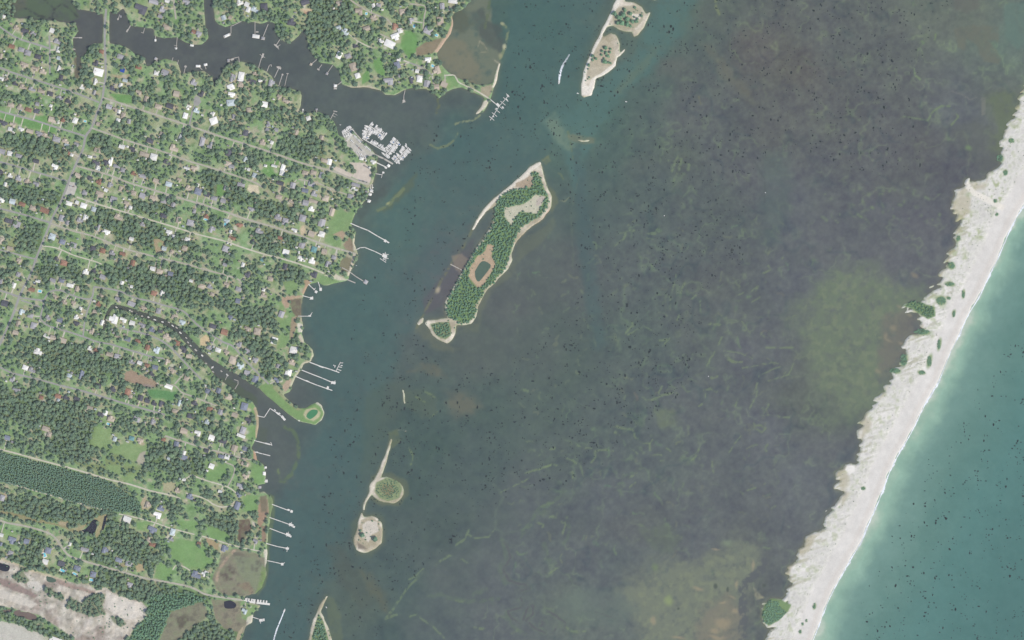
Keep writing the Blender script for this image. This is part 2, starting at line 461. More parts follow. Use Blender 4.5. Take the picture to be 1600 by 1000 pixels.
# washover fingers: the sound side of the dunes is frayed into streaks lying across the island
_v = (PX[w_] * .36 + PY[w_] * .93)
_fr = sum(np.sin(_v * f + p + np.sin(_v * f * .37 + p * 2) * 1.7 + 7 * fbm(16, 195, 2)[w_]) * a for f, p, a in ((.21, 1., 2.4), (.47, 2.2, 1.7), (.83, .4, 1.2), (1.5, 3.1, .7)))
wj = _win(BARRIER, 6)
_wd = np.full(PX[w_].shape, 1e9)
for a, b in zip(DUNE_W[:-1], DUNE_W[1:]): _wd = np.minimum(_wd, segdist(PX[w_], PY[w_], a, b))
_ins = np.where(m_ > .5, _wd, -_wd)
_m2 = np.clip(.5 + (_ins + _fr * 1.25 + (fbm(5, 161, 2)[w_] - .5) * 5) / 2.2, 0, 1)
m_ = np.where(_sd > 22, _m2, m_)
BUSHLAND = [(1190, 964), (1194, 946), (1203, 936), (1218, 936), (1236, 944), (1240, 966), (1216, 978), (1198, 982)]
BMASK = np.zeros_like(PX); BMASK[w_] = m_
_w2, _m2 = polymask(BUSHLAND, .8, 1.5); BMASK[_w2] = np.maximum(BMASK[_w2], _m2)
land = np.maximum(land, BMASK)

# ------------------------------------------------------------------ colour of the ground (what the soil, sand and lawn are, as seen in even light)
LAWN, DRY, SOIL = (134, 166, 120), (168, 172, 140), (182, 172, 154)
n1 = fbm(26, 1, 4); n2 = fbm(9, 2, 3); n3 = fbm(5, 3, 2)
G = np.zeros(PX.shape + (3,))
G[:] = LAWN
G += np.clip((n1 - .50) * 5, 0, 1)[..., None] * (np.array(DRY) - G) * .8
G += np.clip((n2 - .58) * 6, 0, 1)[..., None] * (np.array(SOIL) - G) * .75
G += np.clip((.40 - n2) * 6, 0, 1)[..., None] * (np.array((104, 140, 94)) - G) * .6
G += ((n3 - .5) * 26)[..., None]

Z = np.full(PX.shape, 2.0)                 # top of the ground in metres
D = np.clip(.58 + (fbm(15, 5, 3) - .5) * 2.2, .08, .95)   # how densely trees stand
D[land < .6] = 0
D[PX > np.interp(PY, [-200, 150, 250, 500, 650, 1000, 1200], [850, 850, 700, 600, 560, 462, 420])] = 0

def lawn(pts, col=(122, 158, 104), d=0.0, soft=1.2, warp=1.0, op=.9):
    wm = polymask(pts, soft, warp); put(G, wm, col, op); put(D, wm, d)
def bare(pts, col, soft=1.0, warp=1.5, op=.92):
    wm = polymask(pts, soft, warp); put(G, wm, col, op); put(D, wm, 0.0)
def wood(pts, d=.95, soft=2.0, warp=3.0, col=(92, 112, 82)):
    wm = polymask(pts, soft * 1.5, warp * 1.5); put(D, wm, d); put(G, wm, col, .6)

for d_, pts in (
 (.95, [(30, 350), (72, 352), (66, 380), (58, 396), (28, 394), (32, 370)]),
 (.9, [(8, 212), (60, 216), (100, 225), (126, 236), (110, 250), (60, 246), (10, 235)]),
 (.92, [(8, 292), (60, 296), (98, 300), (92, 318), (60, 322), (10, 315)]),
 (.9, [(150, 322), (200, 336), (255, 356), (300, 372), (310, 395), (240, 390), (180, 370), (150, 350)]),
 (.92, [(138, 206), (165, 210), (175, 232), (138, 238)]),
 (.92, [(170, 230), (234, 240), (234, 252), (200, 250), (172, 242)]),
 (.92, [(204, 312), (276, 318), (275, 330), (215, 335)]),
 (.9, [(320, 264), (370, 285), (384, 300), (420, 320), (350, 318), (322, 290)]),
 (.95, [(456, 214), (500, 216), (505, 246), (462, 248)]),
 (.9, [(400, 312), (470, 320), (478, 340), (440, 346), (400, 340)]),
 (.9, [(395, 350), (460, 368), (468, 390), (400, 388)]),
 (.95, [(50, 415), (80, 412), (128, 420), (125, 438), (60, 440)]),
 (.92, [(160, 416), (240, 410), (318, 428), (318, 470), (250, 465), (180, 448)]),
 (.97, [(50, 530), (100, 530), (150, 545), (196, 560), (190, 582), (100, 590), (40, 570)]),
 (.97, [(372, 482), (430, 480), (432, 510), (372, 508)]),
 (.97, [(406, 550), (430, 552), (425, 588), (408, 590)]),
 (.92, [(372, 512), (420, 522), (420, 545), (380, 535)]),
 (.92, [(430, 412), (470, 416), (484, 435), (440, 438)]),
 (.97, [(0, 610), (90, 612), (150, 635), (150, 665), (140, 700), (70, 690), (50, 665), (0, 650)]),
 (.95, [(70, 685), (135, 690), (150, 715), (110, 724), (75, 708)]),
 (.92, [(232, 690), (260, 695), (320, 712), (320, 745), (230, 730)]),
 (.98, [(480, -60), (545, -60), (556, 20), (520, 60), (484, 74), (482, 40)]),
 (.92, [(35, 830), (70, 835), (75, 860), (60, 885), (40, 880)]),
 (.95, [(0, 858), (60, 882), (140, 902), (170, 890), (230, 906), (330, 930), (320, 940), (250, 950), (236, 945), (180, 923), (150, 910), (60, 888), (0, 868)]),
 (.93, [(154, 832), (200, 826), (228, 842), (255, 872), (240, 890), (170, 885), (130, 870), (140, 848)]),
 (.95, [(0, 955), (40, 970), (100, 987), (120, 1004), (70, 995), (20, 970), (0, 965)]),
 (.98, [(324, 802), (366, 808), (372, 820), (366, 842), (340, 832), (322, 820)]),
 (.95, [(0, 775), (60, 780), (120, 792), (180, 806), (200, 828), (120, 820), (60, 815), (0, 795)]),
 (.9, [(330, 970), (345, 980), (374, 984), (380, 1010), (300, 1010), (270, 1000), (300, 978)]),
): wood(pts, d_)
PINE_WOOD = [(-100, 680), (0, 706), (60, 722), (125, 739), (170, 752), (200, 770), (218, 784), (222, 792), (214, 801), (168, 799), (112, 784), (40, 763), (0, 752), (-100, 730)]
wood(PINE_WOOD, 0.0, 1.0, .5, (84, 106, 80))
BRUSH = [(236, 930), (300, 926), (322, 936), (300, 945), (268, 955), (256, 984), (240, 1010), (196, 1010), (212, 980), (230, 962)]
wood(BRUSH, 0.0, 1.0, 1.0, (92, 122, 88))

# lawns, fields and pastures
for pts in ([(522, 328), (554, 334), (551, 348), (546, 360), (532, 364), (520, 370), (534, 376), (532, 386), (506, 378), (512, 356)],
            [(442, 440), (462, 436), (466, 448), (462, 458), (448, 460)], [(438, 468), (436, 482), (431, 494), (438, 512), (448, 515), (458, 506), (459, 494), (446, 480)],
            [(494, 428), (510, 432), (532, 440), (518, 444), (505, 445), (497, 440)], [(434, 524), (444, 522), (450, 530), (446, 543), (432, 545)]):
    lawn(pts, (128, 160, 110))
for pts in ([(628, 48), (646, 50), (654, 66), (650, 82), (640, 94), (626, 72)], [(582, 92), (594, 90), (602, 112), (598, 122), (586, 110)], [(566, 118), (576, 106), (578, 126), (566, 132)],
            [(410, 255), (440, 251), (444, 276), (420, 276), (408, 266)], [(340, 288), (356, 290), (354, 306), (338, 306)], [(170, 146), (206, 148), (206, 162), (186, 160)], [(0, 176), (90, 196), (84, 208), (0, 192)], [(56, 180), (86, 182), (76, 196), (54, 190)]):
    lawn(pts, (112, 158, 98))
for pts in ([(148, 666), (178, 672), (170, 706), (140, 698)], [(196, 720), (216, 728), (219, 738), (205, 754), (189, 748)], [(176, 696), (232, 688), (227, 722), (212, 722), (172, 706)], [(164, 712), (194, 720), (188, 746), (166, 730)]):
    lawn(pts, (134, 162, 112))
for pts in ([(212, 816), (230, 815), (248, 828), (246, 838), (215, 826)], [(276, 812), (310, 815), (308, 828), (282, 826)], [(320, 822), (335, 824), (360, 834), (360, 846), (330, 842)],
            [(262, 852), (282, 842), (322, 850), (324, 895), (300, 890), (284, 880), (270, 872)], [(248, 878), (270, 886), (266, 908), (240, 902)], [(320, 868), (336, 872), (330, 884), (320, 886)], [(324, 720), (352, 724), (356, 742), (340, 752), (322, 748)],
            [(388, 664), (401, 668), (400, 685), (384, 684)], [(396, 722), (412, 729), (414, 755), (398, 757), (392, 740)], [(378, 772), (402, 774), (404, 798), (382, 800)], [(370, 620), (398, 632), (402, 650), (388, 646), (374, 636)], [(24, 832), (10, 826), (0, 818), (0, 835), (10, 842)]):
    lawn(pts, (124, 162, 106))
lawn([(230, 608), (276, 612), (270, 626), (232, 622)], (98, 146, 98))
lawn([(224, 730), (196, 744), (190, 712), (176, 708), (164, 716), (168, 742), (150, 736), (110, 722)], (132, 150, 108), .35)
lawn([(404, 606), (418, 619), (436, 635), (453, 649), (467, 658), (492, 664), (507, 648), (496, 628), (478, 638), (456, 634), (440, 616), (430, 604), (418, 596)], (124, 158, 104), 0.03)
bare([(426, 606), (452, 632), (466, 642), (472, 640), (456, 632), (438, 614), (430, 602)], (160, 160, 126), .8, .6, .8)
bare([(474, 648), (478, 640), (492, 637), (501, 644), (499, 652), (490, 658), (478, 654)], (186, 180, 148), 1.0, .6)
bare([(506, 646), (502, 656), (492, 664), (467, 658), (455, 650), (456, 653), (468, 661), (493, 667), (509, 650), (506, 636), (497, 627), (492, 630), (502, 636)], (206, 202, 186), .6, .4)
lawn([(10, 380), (28, 366), (24, 390), (8, 400)], (150, 160, 118), .1)
bare([(218, 708), (228, 704), (226, 726), (211, 722)], (176, 170, 156))
bare([(196, 581), (206, 578), (226, 588), (248, 596), (246, 604), (216, 602), (194, 594)], (162, 140, 124), 1.2, 2)
bare([(214, 600), (232, 600), (246, 606), (234, 606)], (150, 138, 134), .8, 1.0)
bare([(390, 288), (404, 290), (406, 303), (392, 302), (386, 296)], (216, 202, 178), .8, .8)
bare([(312, 530), (322, 522), (330, 530), (324, 541), (313, 540)], (214, 190, 152), .8, .8)
bare([(468, 14), (486, 12), (490, 14), (484, 20), (474, 18)], (206, 186, 158), .8, .8)
bare([(474, 17), (483, 18), (478, 26)], (196, 160, 138), .6, .6)
bare([(226, 776), (232, 784), (238, 796), (222, 796), (220, 786)], (188, 166, 142), .8, 1.2)
bare([(254, 754), (274, 752), (276, 768), (256, 768)], (174, 170, 140), .8, 1.5)
bare([(212, 882), (224, 880), (226, 892), (214, 894)], (182, 164, 132), .8, 1.)
bare([(186, 886), (206, 884), (190, 878)], (170, 156, 124), .8, 1.)
bare([(90, 814), (106, 814), (108, 822), (94, 824)], (178, 164, 136), .8, 1.)
bare([(174, 116), (186, 118), (204, 116), (200, 124), (180, 122)], (176, 162, 134), .8, 1.)
bare([(484, 284), (496, 282), (502, 290), (490, 290)], (186, 172, 150), .8, .8)
bare([(468, 352), (476, 352), (480, 368), (470, 368)], (206, 186, 158), .8, 1.)
bare([(436, 284), (446, 286), (446, 300), (434, 300)], (184, 172, 150), .8, 1.)
bare([(240, 374), (256, 374), (262, 392), (244, 396)], (176, 158, 130), .8, 2.)
bare([(506, 430), (524, 428), (540, 436), (545, 438), (530, 438)], (208, 200, 184), .8, .8)
bare([(556, 396), (552, 412), (548, 424), (545, 432), (542, 430), (548, 410), (552, 398)], (206, 196, 178), .6, .4)
bare([(553, 362), (556, 378), (556, 392), (552, 392), (551, 378)], (200, 192, 172), .6, .4)
bare([(536, 382), (548, 368), (552, 380), (552, 394), (540, 390)], (150, 134, 118), 1.0, 1.2)
bare([(520, 366), (534, 360), (540, 364), (536, 376), (530, 370)], (172, 150, 130), .8, .8)
bare([(532, 408), (540, 400), (550, 404), (544, 424), (536, 428), (530, 420)], (132, 128, 108), .8, 1.)
bare([(474, 438), (490, 438), (482, 446), (476, 462), (472, 458), (476, 446)], (182, 154, 132), .8, 1.)
bare([(440, 464), (452, 462), (474, 462), (468, 466), (452, 468), (452, 480), (446, 482), (440, 472)], (182, 156, 136), .8, 1.)
bare([(452, 468), (472, 466), (472, 496), (462, 496), (456, 486)], (122, 112, 100), .8, 1.2)
bare([(456, 496), (464, 494), (464, 510), (458, 528), (452, 530), (454, 514)], (164, 146, 126), .8, 1.2)
bare([(464, 504), (473, 506), (473, 520), (466, 519)], (214, 208, 196), .6, .6)
bare([(464, 524), (470, 522), (476, 534), (472, 538)], (200, 190, 174), .6, .6)
bare([(440, 606), (452, 588), (456, 594), (452, 606), (446, 612)], (186, 164, 146), .8, .8)
bare([(484, 542), (489, 548), (490, 558), (487, 566), (475, 570), (464, 588), (455, 604), (452, 602), (462, 584), (472, 567), (484, 563), (487, 554)], (196, 188, 168), .5, .5, .8)
bare([(400, 636), (405, 650), (405, 664), (402, 684), (399, 684), (400, 664), (399, 650), (396, 638)], (180, 162, 138), .5, .6)
bare([(396, 702), (402, 706), (402, 720), (396, 718)], (188, 152, 132), .6, .8)
bare([(404, 782), (418, 780), (420, 800), (404, 830), (402, 808)], (168, 140, 122), .8, 1.)
bare([(408, 822), (416, 822), (416, 848), (410, 846)], (150, 128, 114), .8, .8)
bare([(412, 858), (419, 858), (418, 886), (414, 886)], (214, 208, 194), .5, .4)
bare([(418, 776), (426, 778), (427, 790), (423, 810), (420, 812), (420, 790)], (122, 142, 104), .8, .8)
bare([(406, 776), (417, 774), (418, 800), (408, 800)], (126, 120, 104), .8, 1.)
# pink soil strip and grass fringe along the marsh bay
bare([(706, 20), (711, 20), (711, 38), (704, 56), (694, 70), (684, 82), (678, 82), (688, 66), (700, 50), (705, 38)], (196, 168, 148), .6, .8)
bare([(650, 76), (664, 66), (680, 62), (692, 58), (682, 76), (676, 84), (652, 88)], (142, 130, 112), .8, 1.)
bare([(778, 100), (783, 98), (778, 124), (772, 138), (769, 136), (774, 118)], (216, 206, 190), .5, .4)
bare([(754, 160), (766, 154), (760, 166), (748, 178), (740, 182), (746, 170)], (214, 204, 188), .5, .8)
bare([(752, 136), (768, 132), (770, 142), (762, 154), (750, 148)], (168, 158, 138), .8, 1.)
bare([(534, 130), (550, 136), (574, 134), (594, 140), (603, 147), (616, 148), (634, 139), (634, 143), (616, 152), (600, 150), (590, 143), (572, 138), (548, 139)], (196, 186, 164), .5, .5, .7)
lawn([(692, 122), (712, 120), (716, 132), (704, 138), (692, 140)], (124, 160, 108))
bare([(0, 4), (14, 4), (16, 22), (0, 20)], (104, 126, 90), 1., 1.)
D[polymask([(-100, -100), (16, -100), (16, 20), (-100, 16)])[0]] = .8
bare([(116, 88), (126, 90), (128, 108), (122, 124), (116, 122)], (112, 108, 98), 1.2, 1.)

# the big clearing of bare earth with its ponds
PIT = [(-100, 850), (0, 874), (20, 878), (50, 892), (70, 897), (105, 908), (140, 915), (152, 921), (165, 918), (185, 930), (222, 940), (231, 950), (226, 965), (212, 978), (205, 990), (190, 1004), (130, 1010), (100, 986), (60, 961), (30, 953), (0, 946), (-100, 930)]
bare(PIT, (190, 182, 174), 1.0, 1.5)
w_, m_ = polymask(PIT, 1., 1.)
pn = fbm(18, 61, 4)[w_]; pn2 = fbm(7, 62, 3)[w_]
G[w_] += (m_ * np.clip((pn - .52) * 6, 0, 1) * .75)[..., None] * (np.array((152, 140, 133)) - G[w_])
G[w_] += (m_ * np.clip((.44 - pn) * 7, 0, 1) * .6)[..., None] * (np.array((206, 196, 182)) - G[w_])
G[w_] += (m_ * (pn2 - .5) * 78)[..., None]
bare([(166, 922), (184, 930), (222, 942), (229, 951), (222, 962), (205, 968), (186, 964), (164, 948)], (212, 206, 197), 1.0, 1.5, .85)
bare([(40, 908), (58, 908), (70, 918), (60, 924), (44, 918)], (206, 202, 194), 1.0, 1.5)
bare([(0, 920), (30, 930), (60, 945), (50, 950), (20, 940), (0, 934)], (204, 198, 188), 1.0, 2.)
bare([(-100, 880), (0, 902), (26, 912), (60, 930), (56, 934), (20, 922), (0, 912), (-100, 890)], (146, 130, 126), 1.0, 1.5)
bare([(84, 900), (110, 912), (150, 924), (146, 928), (106, 918), (84, 908)], (160, 142, 134), 1.0, 1.5)
bare([(-100, 950), (0, 970), (30, 976), (70, 992), (96, 1010), (-100, 1120)], (196, 192, 186), .8, .6)
bare([(0, 872), (20, 877), (50, 890), (105, 906), (104, 909), (50, 894), (20, 881), (0, 876)], (196, 184, 160), .5, .8, .8)
for pts in ([(104, 944), (110, 934), (128, 942), (146, 926), (166, 928), (160, 948), (166, 958), (146, 964), (120, 956), (106, 950)], [(20, 896), (34, 892), (46, 906), (40, 912), (24, 908)], [(72, 918), (82, 918), (84, 928), (76, 930)], [(172, 962), (184, 964), (198, 974), (190, 980), (178, 972)], [(30, 884), (46, 888), (44, 894), (32, 892)], [(84, 922), (100, 930), (98, 940), (84, 934)]):
    wm = polymask(pts, 1, 1.5); put(D, wm, .8); put(G, wm, (112, 126, 100), .7)

# salt marsh and mud on the mainland shore
bare([(346, 862), (368, 857), (398, 863), (414, 872), (416, 897), (410, 916), (399, 928), (383, 932), (350, 930), (338, 920), (332, 905), (336, 890), (345, 875)], (136, 132, 118), 1.0, 1.0)
bare([(366, 868), (384, 870), (402, 872), (414, 884), (415, 900), (408, 918), (398, 926), (388, 914), (374, 896)], (130, 140, 118), 3.0, 1.0, .9)
bare([(336, 904), (342, 886), (352, 872), (366, 858), (370, 860), (356, 874), (344, 890), (340, 912)], (176, 156, 138), .8, 1.)
for q in ((356, 888, 6, 4), (352, 900, 4, 7), (362, 895, 5, 3), (346, 896, 3, 4), (358, 904, 5, 3)): put(G, dotmask(*q, soft=.6, warp=2), (98, 90, 90), .8)
bare([(370, 914), (390, 908), (398, 924), (392, 930)], (140, 128, 112), 1., 1.5)
bare([(410, 884), (416, 888), (415, 904), (408, 922), (398, 930), (404, 914)], (122, 150, 96), .8, .6)
bare([(330, 936), (376, 940), (380, 962), (388, 976), (380, 990), (350, 982), (336, 966)], (138, 132, 118), 1.0, 1.)
bare([(375, 942), (404, 946), (392, 960), (390, 972), (378, 966)], (126, 160, 108), .8, .5)
bare([(386, 964), (396, 960), (394, 972), (384, 978)], (206, 200, 186), .6, .6)
bare([(382, 976), (378, 990), (372, 1006), (366, 1006), (372, 988)], (178, 166, 140), .8, .8)
bare([(255, 985), (268, 956), (298, 944), (318, 940), (328, 960), (300, 982), (272, 1004), (246, 1010)], (134, 132, 116), 2.0, 2.0)
bare([(276, 966), (290, 958), (296, 970), (280, 984)], (100, 96, 90), 2., 2., .8)
bare([(374, 812), (390, 811), (394, 826), (384, 838), (378, 850), (371, 842)], (112, 98, 92), .8, .8)
bare([(394, 812), (400, 818), (398, 826), (394, 824)], (196, 188, 176), .6, .4)
bare([(322, 838), (344, 848), (342, 860), (324, 852)], (182, 148, 122), 1., 2., .7)
bare([(118, 826), (134, 818), (150, 808), (163, 802), (170, 804), (164, 824), (152, 840), (146, 840), (156, 816), (144, 812), (130, 826), (122, 832)], (166, 158, 124), .6, .6)
bare([(0, 800), (40, 812), (90, 822), (118, 832), (116, 826), (80, 816), (40, 806), (0, 796)], (152, 148, 114), .6, 1.)

for pts in ([(346, 862), (398, 863), (416, 890), (410, 916), (399, 928), (350, 930), (332, 905)], [(330, 936), (376, 940), (388, 976), (350, 982)], [(255, 985), (268, 956), (318, 940), (328, 960), (272, 1004)], [(452, 468), (472, 466), (472, 496), (456, 486)], [(374, 812), (390, 811), (394, 826), (378, 850)]):
    w_, m_ = polymask(pts, 2, 2)
    q_ = fbm(7, 181, 4, .65)[w_]
    G[w_] += (m_ * np.clip((q_ - .48) * 6, 0, 1) * .6)[..., None] * (np.array((132, 142, 114)) - G[w_]) + (m_ * np.clip((.44 - q_) * 6, 0, 1) * .5)[..., None] * (np.array((98, 96, 92)) - G[w_])

# paved and gravel lots are sheets of their own; keep trees off them
LOTS = {
 'marina_yard': ([(539, 219), (541, 213), (550, 207), (565, 222), (581, 236), (587, 243), (580, 243), (573, 246), (572, 250), (563, 248), (556, 240), (549, 232), (542, 228)], 'lot', 'pale gravel boatyard beside the marina basin'),
 'parking_lot': ([(546, 254), (570, 255), (578, 262), (581, 272), (578, 286), (566, 284), (550, 276), (556, 268), (550, 258)], 'pinkish_lot', 'pinkish shell parking lot south of the marina yard'),
 'store_lot': ([(106, 284), (123, 286), (119, 296), (116, 305), (102, 304)], 'lot', 'square pale parking lot at the main road junction'),
 'turning_circle': ([(302, 156), (306, 150), (312, 152), (314, 160), (309, 166), (303, 163)], 'asphalt', 'rounded grey turning circle at a short cul-de-sac'),
 'harbour_lot': ([(520, 258), (534, 264), (552, 273), (548, 277), (530, 270), (520, 264)], 'pinkish_lot', 'wedge of pale ground between lane and shell lot'),
}
for k, (pts, *_r) in LOTS.items():
    bare(pts, (190, 186, 178), .8, .4)

# barrier island: dry beach, dunes, wet sand
w_, m_ = polymask(BARRIER, 1.0, 2.0)
SD0 = np.full(PX[w_].shape, 1e9)
for a, b in zip(SURF[:-1], SURF[1:]): SD0 = np.minimum(SD0, segdist(PX[w_], PY[w_], a, b))
dn = fbm(7, 71, 3)[w_]; dn2 = fbm(22, 72, 4)[w_]; dn3 = fbm(3.6, 73, 2)[w_]
dunef = np.clip((SD0 - 27) / 5, 0, 1)
sandc = np.array((215, 213, 210)) + dunef[..., None] * np.array((-1, 0, -1)) + ((dn2 - .5) * 16)[..., None] + ((dn - .5) * 14)[..., None] + (dunef * (dn3 - .5) * 34)[..., None]
m_ = np.clip(BMASK[w_] * 1.6, 0, 1)
G[w_] += m_[..., None] * (sandc - G[w_])
sd = np.full(PX[w_].shape, 1e9)
for a, b in zip(SURF[:-1], SURF[1:]): sd = np.minimum(sd, segdist(PX[w_], PY[w_], a, b))
SURFD = np.full(PX.shape, 1e9); SURFD[w_] = sd
wd = np.full(PX[w_].shape, 1e9)
for a, b in zip(DUNE_W[:-1], DUNE_W[1:]): wd = np.minimum(wd, segdist(PX[w_], PY[w_], a, b))
WESTD = np.full(PX.shape, 1e9); WESTD[w_] = wd
scrub = np.clip((dn - .50) * 6, 0, 1) * np.clip((sd - 31) / 5, 0, 1) * np.clip(.35 + (dn2 - .44) * 4, 0, 1)
north = np.clip((620 - PY[w_]) / 250, .25, 1)
G[w_] += (m_ * scrub * (.35 + .55 * north))[..., None] * (np.array((166, 176, 142)) - G[w_])
fleck = np.clip((dn3 - .64) * 9, 0, 1) * np.clip((sd - 26) / 5, 0, 1)
G[w_] += (m_ * fleck * .5)[..., None] * (np.array((168, 172, 156)) - G[w_])
_rn = fbm(2.4, 193, 1) - .5; _ln = fbm(40, 194, 2)
strk = np.zeros_like(_rn)
for _k in range(-5, 6): strk += np.roll(_rn, (int(round(-.36 * _k)), int(round(.93 * _k))), (0, 1)) / 11
strk = np.clip(strk[w_] * 16 * np.clip((_ln[w_] - .25) * 2.6, .15, 1.2), -1.6, 1.6)
G[w_] += (m_ * dunef * np.clip(strk * (dn2 - .2) * 1.6, -1, 1))[..., None] * np.array((9, 8, 9))
G[w_] += (m_ * dunef * np.clip(-strk - .55, 0, 1) * np.clip(1.25 - wd / 26, 0, 1) * .6)[..., None] * (np.array((172, 170, 146)) - G[w_])
wet = np.clip(1 - np.abs(sd - 8) / 6, 0, 1)
G[w_] += (m_ * wet * .55)[..., None] * (np.array((203, 197, 192)) - G[w_])
rim = np.clip(1 - wd / 5, 0, 1) * np.clip((sd - 40) / 10, 0, 1) * np.clip((dn2 - .36) * 4, 0, 1)
G[w_] += (m_ * rim * .75)[..., None] * (np.array((170, 164, 138)) - G[w_])
zz = 1.2 + np.clip(sd / 10, 0, 1) * 1.2 + np.clip((sd - 28) / 6, 0, 1) * (1.2 + (dn - .5) * 1.8 + (dn3 - .5) * 1.2)
Z[w_] = Z[w_] * (1 - m_) + zz * m_
for pts in ([(1236, 866), (1242, 880), (1238, 886), (1230, 906), (1224, 904), (1226, 888)], [(1248, 860), (1254, 846), (1264, 832), (1280, 834), (1268, 850), (1254, 868)], [(1318, 772), (1310, 745), (1320, 737), (1326, 748), (1322, 764), (1328, 772), (1316, 792)], [(1346, 655), (1352, 646), (1360, 660), (1356, 676), (1344, 690)], [(1498, 345), (1490, 335), (1489, 322), (1492, 310), (1505, 302), (1516, 310), (1515, 330), (1506, 340)], [(1490, 308), (1510, 288), (1540, 288), (1544, 272), (1540, 294), (1520, 298)]):
    bare(pts, (176, 170, 148), 3.5, 4.5, .6)
bare([(1505, 290), (1512, 284), (1524, 298), (1545, 308), (1570, 322), (1566, 330), (1540, 316), (1518, 304)], (226, 222, 214), 1., 1.)
bare([(1320, 734), (1324, 726), (1334, 727), (1336, 736), (1328, 741)], (232, 230, 226), .8, .5)

DP = [(1580, 220, 4, 3), (1562, 247, 5, 5), (1571, 270, 3, 4), (1555, 314, 3, 2.4), (1557, 335, 2, 2), (1497, 372, 3, 4), (1486, 415, 5, 5), (1484, 444, 7, 3), (1470, 470, 7, 6), (1482, 466, 3, 2), (1440, 518, 12, 4), (1467, 538, 2.5, 8), (1452, 564, 3.4, 9), (1412, 562, 5, 9), (1440, 582, 5, 3), (1398, 579, 8, 3.4), (1349, 763, 3, 2.4), (1272, 947, 2, 4), (1250, 987, 2, 2.6), (1505, 459, 2, 6), (1490, 490, 2, 5), (1254, 975, 1.5, 2), (1260, 970, 1.4, 2)]
put(G, polymask(BUSHLAND[:5] + [(1230, 956), (1216, 970), (1200, 978)], 1., 1.5), (120, 144, 106), .95)
for x, y, rx, ry in DP: put(G, dotmask(x, y, rx * 1.15, ry * 1.15, 12, .5, 1.5), (128, 150, 110), .9)
put(G, polymask([(1430, 468), (1440, 472), (1460, 480), (1461, 494), (1450, 499), (1438, 492), (1424, 482), (1410, 478)], 1.2, 1.), (116, 142, 104), .9)
# small islands: pale sand rims, scrub inside
for pts in (NORTH_ISLE, TOP_BITS, BAR_A, STRIP, ROUND_ISLE, LOW_ISLE, END_ISLE, SPIT, BAR_B, BIG_ISLE):
    w_, m_ = polymask(pts, 1.6, 1.7)
    c_ = np.array((204, 196, 181)) + ((n2[w_] - .5) * 60)[..., None] + ((n3[w_] - .5) * 26)[..., None]
    c_ += (np.clip((n1[w_] - .47) * 5, 0, 1) * .7)[..., None] * (np.array((158, 150, 126)) - c_)
    G[w_] += m_[..., None] * (c_ - G[w_])
# big island
bare([(845, 252), (828, 261), (806, 282), (783, 301), (758, 324), (736, 361), (742, 358), (760, 330), (780, 310), (806, 290), (820, 282), (836, 264), (846, 256)], (222, 215, 202), .8, .6)
bare([(770, 326), (774, 336), (766, 352), (756, 368), (742, 386), (730, 404), (728, 398), (742, 360), (758, 334)], (112, 114, 112), 1.6, 2.5)
for q in ((752, 350, 3, 7), (742, 374, 4, 6), (760, 338, 3, 5), (734, 392, 3, 5)): put(G, dotmask(*q, 25, .7, 3), (126, 134, 104), .8)
BIG_VEG = [(831, 270), (840, 272), (846, 285), (852, 300), (858, 312), (853, 326), (843, 338), (828, 344), (812, 358), (802, 378), (796, 398), (790, 418), (772, 438), (756, 456), (746, 474), (740, 494), (732, 504), (720, 506), (708, 500), (699, 490), (699, 470), (708, 454), (720, 432), (732, 410), (746, 388), (760, 372), (772, 348), (774, 326), (786, 304), (806, 296), (826, 294), (833, 284)]
put(G, polymask(BIG_VEG, 1.5, 3.5), (112, 144, 98), .95)
BIG_BARE = [[(788, 324), (802, 322), (818, 318), (828, 312), (836, 304), (852, 308), (846, 322), (840, 334), (826, 332), (812, 330), (804, 340), (799, 352), (794, 346), (788, 338)], [(746, 400), (734, 418), (732, 432), (746, 450), (755, 446), (774, 416), (774, 410), (768, 400), (772, 384), (762, 380), (758, 392)], [(806, 286), (820, 280), (828, 274), (834, 290), (824, 293), (806, 292)]]
bare(BIG_BARE[0], (198, 194, 176), .7, 1.5); bare(BIG_BARE[1], (190, 164, 142), .7, .6); bare(BIG_BARE[2], (172, 156, 136), .7, 1.)
bare([(838, 312), (846, 306), (852, 308), (846, 320), (838, 322)], (186, 176, 168), 1., 1.)
bare([(804, 382), (815, 368), (830, 354), (848, 342), (858, 326), (860, 332), (852, 344), (834, 356), (818, 372), (808, 382)], (196, 170, 152), .7, .8)
put(G, polymask([(672, 506), (684, 503), (702, 503), (705, 514), (704, 524), (696, 530), (684, 526), (676, 516)], .8, .8), (120, 138, 104), .9)
# north island
NI_VEG = [[(958, 22), (966, 16), (980, 12), (994, 20), (992, 32), (1000, 34), (996, 42), (976, 46), (964, 42), (960, 34)]]
put(G, polymask([(956, 20), (968, 10), (990, 8), (1006, 20), (1004, 32), (994, 44), (976, 48), (960, 42)], 1.2, 1.5), (170, 166, 144), .9)
put(G, polymask([(932, 70), (944, 62), (958, 70), (962, 88), (956, 100), (940, 108), (924, 124), (914, 124), (920, 102)], 1.2, 1.5), (182, 174, 154), .8)
put(G, polymask([(986, 22), (1000, 22), (1002, 30), (990, 32)], 1., 1.), (222, 216, 206), .9)
put(G, polymask([(968, -20), (962, 0), (951, 24), (938, 52), (924, 80), (913, 108), (908, 132), (909, 150), (924, 150), (929, 138), (931, 124), (948, 116), (962, 104), (964, 92), (978, 75), (968, 84), (958, 100), (942, 112), (926, 122), (920, 134), (914, 132), (918, 108), (930, 78), (944, 52), (956, 26), (968, 6)], .8, 1.), (224, 219, 209), .9)
